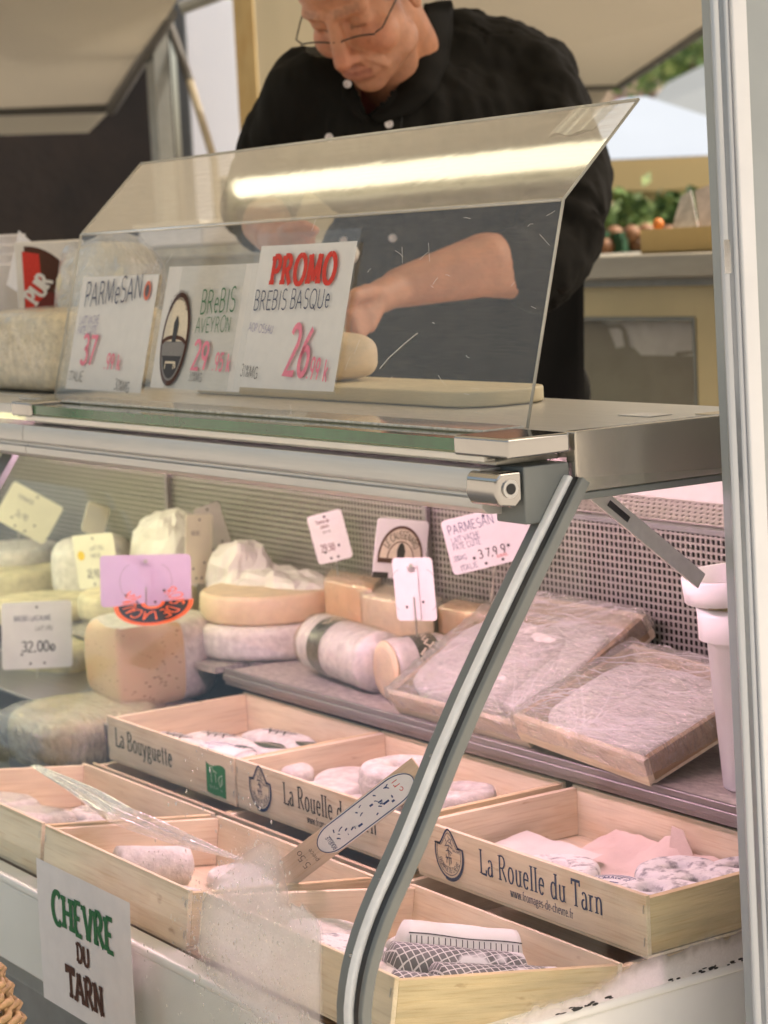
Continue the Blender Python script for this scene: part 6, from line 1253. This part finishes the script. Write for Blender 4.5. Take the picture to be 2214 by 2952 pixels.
slab('roof', '', '', A4([(1380, 250), (1700, 262), (1700, 110), (1520, 140), (1440, 180)], [13, 13, 14.5, 14.5, 14]), .03, canvas_tr('tent_canvas', (.26, .29, .31), .3), into=t2)
p_ = at(1650, 240, D=13); MB().tube([(p_.x, p_.y, 0), tuple(p_)], .03, 8).build('pole', M['alu_dark'], t2, world=True)
for i, (x0, x1, y0, y1, col, lb) in enumerate([(1300, 1420, 60, 260, (.50, .40, .30), 'beige house front far behind the parasol'), (1420, 1500, 40, 260, (.62, .52, .42), 'pale ochre house far behind, left of the tree'), (1500, 1700, -40, 260, (.40, .36, .28), 'brownish house front far behind the post')]):
    c = at((x0 + x1) / 2, 500, D=27); a, b_ = at(x0, y1, D=27), at(x1, y0, D=27); t = thing('house', lb, 'house', (c.x, c.y, 0)); nrm = Vector((FW.x, FW.y, 0)).normalized()
    base_ = [Vector((a.x, a.y, 0)), Vector((b_.x, b_.y, 0))]; hz = max(b_.z, 3)
    mb = MB(); mb.prism([tuple(base_[0]), tuple(base_[1]), (b_.x, b_.y, hz), (a.x, a.y, hz)], nrm * 5); mb.build('wall', mat('render_%d' % i, col, .9, var=.12, scale=.8), t, world=True)
    for k in range(2):
        u = .25 + .45 * k; q = base_[0].lerp(base_[1], u); q2 = base_[0].lerp(base_[1], u + .18); zz = hz * .62
        mb = MB(); mb.prism([q - nrm * .04 + _z * zz, q2 - nrm * .04 + _z * zz, q2 - nrm * .04 + _z * (zz + 1.1), q - nrm * .04 + _z * (zz + 1.1)], nrm * .03); mb.build('window', mat('shutter_%d' % i, [(.30, .16, .18), (.14, .17, .16), (.1, .1, .1)][i], .6), t, world=True)
tr_ = thing('tree', 'leafy street tree between the far houses at the right', 'tree', tuple(at(1490, 500, D=22))[:2] + (0,))
c = at(1490, 95, D=22); MB().tube([(tr_.location.x, tr_.location.y, 0), (c.x, c.y, c.z)], [.12, .05], 8).build('trunk', mat('bark', (.08, .06, .04), .9), tr_, world=True)
mb = MB()
for k in range(700):
    d = Vector((rd.gauss(0, .35), rd.gauss(0, .35), rd.gauss(0, .30))); s = rd.uniform(.05, .12); ax1 = Vector((rd.gauss(0, 1), rd.gauss(0, 1), rd.gauss(0, 1))).normalized(); ax2 = ax1.orthogonal().normalized(); o_ = c + d
    mb.add([o_ - ax1 * s, o_ + ax2 * s * .6, o_ + ax1 * s, o_ - ax2 * s * .6], [(0, 1, 2, 3)], k % 3)
mb.build('crown', greens, tr_, world=True)
# neighbour canopies
M['can_grey'] = canvas_tr('grey_beige_canvas', (.52, .49, .43), .38)
ca = thing('rear_canopy', 'grey-beige canvas roof behind the man at the right, with a dark frame edge', 'canopy', tuple(at(1100, 100, D=6.5))[:2] + (0,))
slab('roof', '', '', A4([(820, 200), (1338, 186), (1600, 12), (1600, -260), (820, -300)], [7, 7, 5.2, 4.2, 4.2]), .01, M['can_grey'], into=ca)
M['frame_dk'] = mat('dark_frame_tube', (.05, .047, .04), .5, var=.1)
mb = MB(); mb.tube([at(820, 202, D=6.98), at(1340, 184, D=6.98)], .014, 8); mb.tube([at(1340, 184, D=6.98), at(1600, 10, D=5.18)], .014, 8); mb.build('frame_tube', M['frame_dk'], ca, world=True)
slab('valance', '', '', A4([(820, 204), (1318, 190), (1275, 258), (820, 262)], 7.0), .006, M['can_grey'], into=ca)
cp = at(850, 205, D=7.0); MB().tube([(cp.x, cp.y, 0), tuple(cp)], .02, 8).build('pole', M['frame_dk'], ca, world=True)
cb2 = thing('neighbour_canopy', 'grey-beige canvas roof at the upper left with a dark sloping edge', 'canopy', tuple(at(100, 120, D=7))[:2] + (0,))
slab('roof', '', '', A4([(-250, 252), (240, 232), (385, -4), (385, -300), (-250, -300)], [7.2, 7.2, 5.6, 4.6, 4.6]), .01, M['can_grey'], into=cb2)
mb = MB(); mb.tube([at(-250, 252, D=7.15), at(250, 228, D=7.15)], .014, 8); mb.tube([at(240, 236, D=7.15), at(368, 30, D=5.85)], .020, 8); mb.build('frame_tube', M['frame_dk'], cb2, world=True)
slab('valance', '', '', A4([(-250, 258), (232, 244), (190, 286), (-250, 298)], 7.2), .006, canvas_tr('valance_pale', (.62, .60, .54), .35), into=cb2)
cp = at(-150, 252, D=7.2); MB().tube([(cp.x, cp.y, 0), tuple(cp)], .02, 8).build('pole', M['frame_dk'], cb2, world=True)
M['tarp'] = mat('dark_brown_tarpaulin', (.024, .015, .010), .7, var=.3, scale=3, bump=.3, bscale=4, dist=.05)
def tarp(u, v):
    a = at(-260 + 660 * u, 640, D=8.2); b_ = at(-260 + 660 * u, -60, D=8.2); p = Vector((a.x, a.y, 0)).lerp(Vector((a.x, a.y, b_.z)), v); return tuple(p + Vector((FW.x, FW.y, 0)) * .02 * math.sin(u * 9 + v * 2))
mb = MB(); mb.grid(tarp, 60, 6); o = one(mb, 'tarpaulin_wall', M['tarp'], 'dark brown tarpaulin wall at the left behind the counter', 'tarpaulin', smooth=True)
def upright(name, label, cat, px0, px1, D, top, m, depth=.06, group=None, zt=None):
    a, b_ = at(px0, 300, D=D), at(px1, 300, D=D); t_ = zt or at((px0 + px1) / 2, top, D=D).z; d = (b_ - a); d.z = 0; nrm = Vector((-d.y, d.x, 0)).normalized()
    if nrm.dot(FW) < 0: nrm = -nrm
    mb = MB(); mb.prism([(a.x, a.y, 0), (b_.x, b_.y, 0), (b_.x, b_.y, t_), (a.x, a.y, t_)], nrm * depth); return one(mb, name, m, label, cat, group, bevel=.003)
upright('metal_pole', 'blue-grey metal pole between the dark tarpaulin and the white sheet', 'pole', 391, 414, 6.9, -30, mat('bluegrey_paint', (.075, .085, .10), .5, var=.1))
upright('white_sheet', 'bright white tent wall sheet behind the diagonal strut', 'sheet', 405, 520, 8.4, 6, canvas_tr('bright_sheet', (.88, .89, .92), .6), .004)
upright('wooden_post', 'yellowish wooden post left of the man', 'post', 519, 563, 6.2, -60, wood('yellow_pine', (.38, .29, .14), 2, rough=.6), .07)
upright('beige_panel', 'pale beige panel wall behind the man', 'panel', 566, 1010, 6.6, -60, mat('beige_panel_paint', (.50, .44, .30), .6, var=.06, scale=2, stretch=(6, 6, .4)), .03)
mb = MB(); mb.tube([at(364, 50, D=6.4), at(410, 175, D=6.3)], .014, 8); mb.tube([at(410, 175, D=6.3), at(462, 345, D=6.2)], .012, 8, 1); mb.tube([at(462, 345, D=6.2), (at(480, 400, D=6.2).x, at(480, 400, D=6.2).y, 0)], .012, 8, 1)
one(mb, 'diagonal_strut', [M['frame_dk'], mat('tan_strut', (.33, .28, .19), .5)], 'thin diagonal strut crossing the bright white sheet', 'strut')
mb = MB(); mb.tube([at(388, 18, D=6.3), at(520, -30, D=6.3)], .02, 8); one(mb, 'crossbar', M['alu_dark'], 'grey crossbar above the bright white sheet', 'bar')
# side table with scale behind the screen
tb = thing('side_table', 'pale side table behind the counter at the left', 'table', (at(300, 540, Y=1.55).x, 1.75, 0))
zt2 = at(120, 487, Y=1.5).z
MB().box(at(-60, 500, Y=1.5).x, at(600, 500, Y=1.5).x, 1.5, 2.0, zt2 - .10, zt2 - .075).build('table_top', mat('table_pale', (.5, .46, .36), .5), tb, world=True, bevel=.003)
MB().box(at(-60, 500, Y=1.5).x + .05, at(600, 500, Y=1.5).x - .05, 1.55, 1.95, 0, zt2 - .1004).build('table_front', mat('table_body', (.42, .38, .28), .6), tb, world=True)
sc_ = at(400, 560, Y=1.56); sz = zt2 - .0745
ws = thing('weighing_scale', 'white weighing scale with a beige display housing behind the screen', 'scale', (sc_.x, 1.62, sz))
mb = MB(); mb.box(-.16, .16, -.10, .12, 0, .05); mb.build('body', M['white_plastic'], ws, bevel=.008); MB().box(-.17, .17, -.11, .12, .0505, .058).build('pan', M['steel'], ws, bevel=.003)
MB().box(-.14, .16, .122, .16, .0, .17).build('display_housing', mat('scale_beige', (.62, .56, .42), .5), ws, bevel=.006); MB().box(-.08, .08, .118, .1215, .11, .15).build('display', M['charcoal'], ws, bevel=.001)
# ------------------------------------------------------------------ the cheesemonger
man = None
B = MB()
def ell(c, r, M3=None, n=24): B.sup(tuple(c), r, 1, n, M=M3)
def cap(mb, a, b, ra, rb, n=18, k=6):
    a, b = Vector(a), Vector(b); d = (b - a); ln = d.length or 1e-6; d /= ln; pts, rs = [], []
    for i in range(k + 1): t = math.pi / 2 * i / k; pts.append(a - d * ra * math.cos(t)); rs.append(max(ra * math.sin(t), 1e-4))
    for i in range(k + 1): t = math.pi / 2 * i / k; pts.append(b + d * rb * math.sin(t)); rs.append(max(rb * math.cos(t), 1e-4))
    mb.tube(pts, rs, n)
def chain(mb, P, rr):
    for (a, b), (ra, rb) in zip(zip(P[:-1], P[1:]), zip(rr[:-1], rr[1:])): cap(mb, a, b, ra, rb)
# head axes in the camera's frame: turned to the picture's left, bent down
psi, phi, rho = R(33), R(50), R(0)
e0 = Vector((math.cos(psi), 0, math.sin(psi))); f0 = Vector((-math.sin(psi), 0, math.cos(psi))); u0 = Vector((0, 1, 0))
f1 = f0 * math.cos(phi) - u0 * math.sin(phi); u1 = u0 * math.cos(phi) + f0 * math.sin(phi)
def w(v): return RT * v.x + UP * v.y - FW * v.z
HE, HF, HU = w(e0), w(f1), w(u1); SC = 1.07
eye_mid = at(727, 57, D=3.22); HC = (eye_mid - HF * .080 * SC - HU * .006 * SC)
H3 = Matrix(((HE.x, HF.x, HU.x), (HE.y, HF.y, HU.y), (HE.z, HF.z, HU.z)))
def hp(x, y, z): return HC + (H3 @ Vector((x, y, z))) * SC
def he(c, r, n=28): ell(hp(*c), [q * SC for q in r], H3, n)
he((0, -.012, .040), (.075, .094, .086)); he((0, .030, .052), (.066, .056, .055)); he((0, .026, -.030), (.063, .058, .072)); he((0, .030, -.072), (.058, .050, .042)); he((0, .066, -.098), (.026, .022, .019)); he((0, .045, -.085), (.045, .040, .030))
for s in (-1, 1):
    he((s * .040, .050, -.032), (.026, .030, .030)); he((s * .033, .063, .006), (.0165, .0150, .0150)); he((s * .050, .020, -.070), (.016, .030, .026)); he((s * .012, .094, -.040), (.0095, .0110, .0085))
    cap(B, hp(s * .014, .080, .026), hp(s * .046, .066, .025), .0105, .010)
    cap(B, hp(s * .020, .085, -.050), hp(s * .036, .070, -.074), .009, .008)
    he((s * .077, -.010, -.008), (.008, .019, .031)); he((s * .079, -.004, -.030), (.007, .010, .012))
cap(B, hp(0, .082, .020), hp(0, .104, -.034), .0095, .0145); he((0, .108, -.037), (.0135, .012, .0115))
he((0, .086, -.066), (.024, .0125, .0062)); he((0, .083, -.078), (.021, .0125, .0068)); he((0, .080, -.070), (.032, .016, .018))
# trunk, neck, arms (points of the photo at their distance)
neckb = at(905, 165, D=3.50); chest = at(920, 300, D=3.52); waist = at(1020, 640, D=3.62); hips = at(1035, 860, D=3.66)
shL, shR = at(672, 205, D=3.40), at(1148, 165, D=3.56)          # picture left, picture right
elL, wrL = at(556, 440, D=3.52), at(590, 512, D=3.30)
elR, wrR = at(1165, 582, D=3.34), at(862, 622, D=3.20)
cap(B, hp(0, -.030, -.055), neckb, .056, .056); cap(B, hp(0, .0, -.09), at(850, 215, D=3.44), .045, .05)
chain(B, [neckb - UP * .02, chest, waist, hips], [.05, .125, .115, .125])
chain(B, [neckb - UP * .03, shR - UP * .02, at(1222, 380, D=3.45), elR, at(1050, 572, D=3.27), wrR], [.05, .045, .045, .048, .049, .030])
chain(B, [neckb - UP * .03, shL - UP * .02, elL, at(575, 480, D=3.40), wrL], [.05, .045, .042, .040, .029])
fl = [at(960, 900, D=3.66), at(1110, 900, D=3.70)]
for q in fl:
    kn = Vector((q.x, q.y, .50)); an = Vector((q.x, q.y, .09)); chain(B, [q, kn, an], [.085, .06, .042]); cap(B, an, an + Vector((-.02, -.14, -.045)), .04, .035)
# hands: palm and five fingers each
def hand(wr, palm, tips, thumb, pr=.026):
    cap(B, wr, palm, .027, .024); base = []
    for (k, kb, j1, j2, tip), r in zip(tips, (.0095, .010, .0095, .008)):
        cap(B, palm, kb, .020, .012); chain(B, [kb, j1, j2, tip], [r, r * .98, r * .9, r * .78])
    chain(B, [palm.lerp(wr, .45)] + list(thumb), [.016, .0125, .011, .009])
pL = at(612, 520, D=3.22)
tl = []
for i, dy in enumerate((-18, -2, 14, 29)):
    kb = at(634, 512 + dy * .8, D=3.18 + i * .004); j1 = at(662 - abs(i - 1) * 3, 512 + dy, D=3.155); j2 = at(672 - i * 3, 524 + dy, D=3.165); tp_ = at(662 - i * 3, 533 + dy, D=3.19); tl.append((i, kb, j1, j2, tp_))
hand(wrL, pL, tl, (at(628, 494, D=3.16), at(655, 490, D=3.14), at(678, 498, D=3.14)))
pR = at(812, 645, D=3.14); tr2 = []
for i, (dx, dy) in enumerate(((-6, -8), (-2, 10), (4, 26), (10, 40))):
    kb = at(786 + dx, 664 + dy, D=3.10); j1 = at(764 + dx, 690 + dy, D=3.075); j2 = at(762 + dx, 716 + dy * .8, D=3.085); tp_ = at(768 + dx, 738 + dy * .6, D=3.10); tr2.append((i, kb, j1, j2, tp_))
hand(wrR, pR, tr2, (at(790, 632, D=3.09), at(764, 640, D=3.06), at(744, 662, D=3.06)))
def solid(mb, voxel, smooth_n, name):
    me = bpy.data.meshes.new(name + '_raw'); me.from_pydata(mb.v, [], mb.f); bm = bmesh.new(); bm.from_mesh(me); bmesh.ops.remove_doubles(bm, verts=bm.verts, dist=1e-6); bmesh.ops.recalc_face_normals(bm, faces=bm.faces); bm.to_mesh(me); bm.free()
    o = bpy.data.objects.new(name + '_raw', me); COL.objects.link(o); r = o.modifiers.new('r', 'REMESH'); r.mode = 'VOXEL'; r.voxel_size = voxel; r.use_smooth_shade = True
    if smooth_n: s = o.modifiers.new('s', 'SMOOTH'); s.iterations = smooth_n; s.factor = .5
    dg = bpy.context.evaluated_depsgraph_get(); dg.update(); nm = bpy.data.meshes.new_from_object(o.evaluated_get(dg)); bpy.data.objects.remove(o); bpy.data.meshes.remove(me); nm.name = name
    return nm
bm_ = solid(B, .0042, 5, 'person')
org = Vector((hips.x, hips.y, 0))
# skin colouring: lips, brows, ruddier nose, cheeks; shade painted into folds, mouth line
Hi = H3.inverted(); ca_ = bm_.color_attributes.new('skin', 'FLOAT_COLOR', 'POINT'); cols = []
def near(p, c, r): return max(0, 1 - (Vector((p.x - c[0], p.y - c[1], p.z - c[2])).length / r) ** 2)
for v in bm_.vertices:
    p = Hi @ (v.co - HC); c = Vector((.46, .21, .115)); 
    if p.length < .2:
        d = Vector((0, 0, 0))
        for s in (-1, 1):
            q = Vector(p); q.x *= s
            d += HF * -.0038 * near(q, (.033, .080, .017), .011) + HF * -.0032 * near(q, (.033, .078, -.006), .008)     # lid creases
            d += HF * -.0045 * near(q, (.016, .072, .004), .011)                                                         # eye corners
            if abs(q.z - .030 - .002 * math.sin(q.x * 60)) < .0052 and .012 < q.x < .050 and q.y > .05: c = c.lerp(Vector((.10, .065, .045)), .6 * min(1, .3 + .9 * abs(nz(p, 300, 2))))
            if near(q, (.033, .082, -.0005), .014) > .1 and abs(q.z + .0025) < .0022: c = c.lerp(Vector((.10, .05, .035)), .7)
            c = c.lerp(Vector((.52, .19, .12)), .45 * near(q, (.045, .07, -.03), .035))
        for s in (-1, 1):
            q = Vector(p); q.x *= s; u_ = (q.z + .040) / -.042            # fold from nostril to mouth corner, darkened as shade; bags under the eyes
            if 0 < u_ < 1 and q.y > .04:
                w_ = max(0, 1 - abs(q.x - (.020 + .019 * u_)) / .0042); d += HF * -.0026 * w_; c = c.lerp(Vector((.30, .115, .065)), .45 * w_)
            w_ = near(q, (.034, .074, -.0165), .010); c = c.lerp(Vector((.33, .14, .09)), .4 * w_)
        if p.z < -.052 and p.y > -.01: c = c.lerp(Vector((.27, .165, .12)), .32 * min(1, (-.052 - p.z) / .03) * (.6 + .8 * abs(nz(p, 380, 9))))   # stubble
        if p.z > .0 and p.y < .035 and abs(p.x) > .055: c = c.lerp(Vector((.19, .16, .13)), .6 * (.5 + abs(nz(p, 250, 4))))           # temples
        if abs(p.z + .0718) < .0022 and abs(p.x) < .026 and p.y > .06: d += HF * -.0040; c = c.lerp(Vector((.20, .07, .05)), .6)  # shade between the lips painted dark
        if -.086 < p.z < -.060 and abs(p.x) < .024 and p.y > .078: c = c.lerp(Vector((.45, .16, .12)), .4)
        if p.z > .036 and p.y > .04:
            d += HU * 0 + HF * (-.0017 * max(0, math.sin((p.z + .05 * abs(p.x)) * 640)))                                  # forehead lines
        c = c.lerp(Vector((.52, .17, .11)), .5 * near(p, (0, .11, -.037), .026)); v.co += d
    k = 1 + .16 * fbm(v.co, 40, 3) + .10 * nz(v.co, 190, 5); cols += [c.x * k, c.y * k, c.z * k, 1]
    v.co -= org
ca_.data.foreach_set('color', cols)
M['skin'], nt, out = newmat('skin'); L = nt.links.new
b = N(nt, 'ShaderNodeBsdfPrincipled'); b.inputs['Roughness'].default_value = .48; b.inputs['Subsurface Weight'].default_value = .18; b.inputs['Subsurface Scale'].default_value = .008; b.inputs['Subsurface Radius'].default_value = (1, .35, .2); L(b.outputs[0], out.inputs[0])
av = N(nt, 'ShaderNodeAttribute', attribute_name='skin'); L(av.outputs['Color'], b.inputs['Base Color']); tc = N(nt, 'ShaderNodeTexCoord'); n1 = N(nt, 'ShaderNodeTexNoise', i_Scale=260, i_Detail=4); L(tc.outputs['Object'], n1.inputs['Vector'])
bp = N(nt, 'ShaderNodeBump', i_Strength=.55, i_Distance=.0012); L(n1.outputs[0], bp.inputs['Height']); L(bp.outputs[0], b.inputs['Normal'])
bm_.materials.clear(); bm_.materials.append(M['skin'])
for p in bm_.polygons: p.use_smooth = True
man = bpy.data.objects.new('person', bm_); COL.objects.link(man); man.location = org
tag(man, 'man in a dark shirt and glasses, looking down while cutting cheese behind the counter', 'person')
# shirt
S = MB(); B_keep = B
nb2 = at(885, 190, D=3.50)
chain(S, [at(890, 215, D=3.50), at(925, 330, D=3.52), waist, hips], [.10, .158, .150, .150]); cap(S, at(800, 300, D=3.44), at(1060, 300, D=3.55), .125, .125); cap(S, at(850, 560, D=3.54), at(1110, 600, D=3.62), .115, .115); cap(S, at(900, 850, D=3.58), at(1130, 860, D=3.64), .115, .108)
chain(S, [at(905, 190, D=3.52), shR + UP * -.004, at(1228, 380, D=3.45), at(1205, 535, D=3.36), at(1165, 566, D=3.325)], [.088, .076, .069, .064, .060])
chain(S, [at(880, 195, D=3.48), shL, at(596, 350, D=3.46), elL, at(566, 474, D=3.42)], [.088, .072, .064, .056, .048])
cap(S, elR, at(1122, 570, D=3.30), .061, .058); cap(S, at(985, 120, D=3.56), at(1120, 150, D=3.58), .075, .072); cap(S, at(960, 200, D=3.55), at(1100, 230, D=3.58), .11, .10); cap(S, at(740, 240, D=3.42), at(850, 250, D=3.46), .085, .10)
sm = solid(S, .0065, 8, 'shirt')
cn_a, cn_b = hp(0, -.03, -.06), at(795, 236, D=3.36)
fold = Vector((HE.x, HE.y, 0)).normalized()
for v in sm.vertices:
    p = v.co; nrm = v.normal.copy()
    k = .010 * fbm(Vector((p.x * 1.5, p.y * 1.5, p.z * .55)), 13, 2, 3) + .008 * (.5 - abs(nz(Vector((p.x + .5 * p.z, p.y, p.z * .6 - .4 * p.x)), 15, 5))) + .005 * math.sin(p.z * 30 + p.x * 36 + 5 * nz(p, 6)) * max(0, nz(p, 4, 3) + .3)
    if (p - elR).length < .14: k += .006 * math.sin((p - elR).length * 130)
    v.co = p + nrm * k
# open the V at the neck
bm2 = bmesh.new(); bm2.from_mesh(sm)
vb = at(798, 250, D=3.36)
def in_v(p):
    d = p - CAM; t = d.dot(FW); px = PPX + FPX * d.dot(RT) / t; py = PPY - FPX * d.dot(UP) / t
    if t > 3.50: return False
    return py < 246 and px > 758 + (py - 150) * .40 and px < min(798 + (246 - py) * .92, 892)
dele = [v for v in bm2.verts if in_v(v.co)]
bmesh.ops.delete(bm2, geom=dele, context='VERTS'); bm2.to_mesh(sm); bm2.free()
for v in sm.vertices: v.co -= org
for p in sm.polygons: p.use_smooth = True
M['shirt'] = mat('black_cotton', (.0095, .009, .0075), .8, 0, var=.2, scale=8, bump=.3, bscale=500, spec=.12)
sm.materials.clear(); sm.materials.append(M['shirt'])
so = bpy.data.objects.new('shirt', sm); COL.objects.link(so); so.parent = man
def wpart(mb, name, m, smooth=True, par=None, **k):
    mb.v = [tuple(Vector(v) - org) for v in mb.v]; return mb.build(name, m, par or man, smooth=smooth, **k)
# collar: two flaps lying along the V, laid on the shirt
from mathutils.bvhtree import BVHTree
bmt = bmesh.new(); bmt.from_mesh(sm); bvh = BVHTree.FromBMesh(bmt)
def hit(px, py, lift=.004, dflt=3.38):
    d = (at(px, py, D=1) - CAM).normalized(); h_ = bvh.ray_cast(CAM - org, d)
    p = h_[0] + org if h_[0] is not None else at(px, py, D=dflt); return p - d * lift
def flap(inner, outer, name):
    n = len(inner)
    def fn(u, v):
        k = u * (n - 1); i = min(int(k), n - 2); f = k - i; a = (inner[i][0] * (1 - f) + inner[i + 1][0] * f, inner[i][1] * (1 - f) + inner[i + 1][1] * f); b = (outer[i][0] * (1 - f) + outer[i + 1][0] * f, outer[i][1] * (1 - f) + outer[i + 1][1] * f)
        d0 = 3.335 + .11 * max(0, (250 - a[1]) / 250) ** 1.5
        return tuple(at(a[0], a[1], D=d0).lerp(hit(b[0], b[1], .004, d0 + .03), v) - FW * .010 * math.sin(v * math.pi))
    mb = MB(); mb.grid(fn, 20, 6); o = wpart(mb, name, M['shirt']); s = o.modifiers.new('t', 'SOLIDIFY'); s.thickness = .004
flap([(797, 252), (838, 222), (868, 180), (892, 130), (908, 70), (915, 10)], [(812, 268), (885, 246), (938, 200), (965, 140), (975, 70), (975, 0)], 'collar')
flap([(795, 250), (784, 226), (772, 198), (760, 172)], [(783, 266), (758, 246), (738, 214), (736, 168)], 'collar')
mb = MB(); mb.sup(tuple(at(796, 214, D=3.42)), (.034, .03, .05), 1, 20); wpart(mb, 'undershirt', mat('dull_red_cotton', (.20, .05, .035), .8))
for i, (x, y) in enumerate([(751, 181), (840, 268), (711, 297), (742, 520), (848, 514)]):
    c = hit(x, y, .002) if i else at(x, y, D=3.325); mb = MB(); z3 = (CAM - c).normalized(); x3 = z3.orthogonal().normalized(); y3 = z3.cross(x3); Mx = Matrix(((x3.x, y3.x, z3.x), (x3.y, y3.y, z3.y), (x3.z, y3.z, z3.z)))
    mb.lathe([(.0005, -.006), (.0055, -.006), (.0062, .0014), (.0065, .0018), (.0052, .0026), (.0046, .0014), (.0016, .0012), (.0012, .0002), (.0004, .0002)], n=20, cap=False); mb.v = [tuple(Mx @ Vector(v) + c) for v in mb.v]; wpart(mb, 'button', M['white_plastic'])
mb = MB(); P_ = [hit(x, y, .0006) for x, y in ((868, 196), (870, 225), (868, 255), (866, 285))]; mb.tube(P_, .0012, 5); wpart(mb, 'seam', M['black'])
# apron bib and skirt over the belly
mb = MB()
def apr(u, v):
    pxx = 760 + 500 * u; pyy = 600 + 330 * v; return tuple(at(pxx, pyy, D=3.50 - .075 * math.sin(u * math.pi) + .05 * v + .006 * math.sin(u * 22 + v * 3)))
mb.grid(apr, 30, 16); o = wpart(mb, 'apron', mat('black_apron', (.004, .004, .004), .8, spec=.08, bump=.3, bscale=400)); s_ = o.modifiers.new('t', 'SOLIDIFY'); s_.thickness = .003
# grey hair around the sides and back
mb = MB(); mb.sup((0, 0, 0), (.079, .098, .085), 1, 36, disp=lambda q: .003 * fbm(q, 60, 2)); vs2 = []
keep = {}
for i, v in enumerate(mb.v):
    vv = Vector(v) + Vector((0, -.016, .042)); keep[i] = vv
mb.v = [tuple(hp(*keep[i])) for i in range(len(mb.v))]
mb.f = [f for f in mb.f if all((keep[i].y < .034 and keep[i].z > -.028) or keep[i].z > .10 for i in f)]; mb.mi = [0] * len(mb.f)
wpart(mb, 'hair', mat('grey_hair', (.16, .14, .12), .7, var=.35, scale=60, stretch=(4, 4, .6), bump=.8, bscale=120))
# glasses low on the nose
M['gframe'] = mat('spectacle_frame', (.05, .045, .04), .3, .6, var=.1); gp = bpy.data.objects.new('glasses', bpy.data.meshes.new('glasses'))
mb = MB(); gz, gy = -.010, .102
for s in (-1, 1):
    rimp = [(s * (.010 + .052 * i / 14), gy - .004 - .006 * i / 14, gz + .003 + .0025 * math.sin(i / 14 * math.pi)) for i in range(15)]
    mb.tube([hp(x, y, z + .0) for x, y, z in rimp], .0013, 6)
    mb.tube([hp(s * .062, gy - .012, gz + .004), hp(s * .072, gy - .018, gz + .006), hp(s * .077, .05, gz + .012), hp(s * .081, .0, .008)], .0013, 6)
mb.tube([hp(-.010, gy - .004, gz + .002), hp(0, gy + .001, gz + .006), hp(.010, gy - .004, gz + .002)], .0013, 6)
gl = wpart(mb, 'glasses', M['gframe'])
for s in (-1, 1):
    mb = MB(); pts = [hp(s * (.036 + .025 * math.cos(2 * math.pi * i / 24)), gy - .005 - .006 * (abs(.036 + .025 * math.cos(2 * math.pi * i / 24)) / .06), gz - .010 + .013 * math.sin(2 * math.pi * i / 24)) for i in range(24)]; mb.add([tuple(q) for q in pts], [tuple(range(24))]); wpart(mb, 'lens', glassy('lens', (.93, .92, .9), f0=.05, f1=.5), False, gl)
# what he holds: a knife tip with a bit of cheese in film
mb = MB(); c = at(735, 548, D=3.16); mb.sup((0, 0, 0), (.032, .02, .014), .8, 28, disp=lambda q: .006 * abs(fbm(q, 50, 3))); mb.v = [tuple(Vector(v) + c) for v in mb.v]; one(mb, 'cheese_scrap', M['wax'], 'crumpled scrap of cheese and film in the man\'s hands', 'scrap', smooth=True)
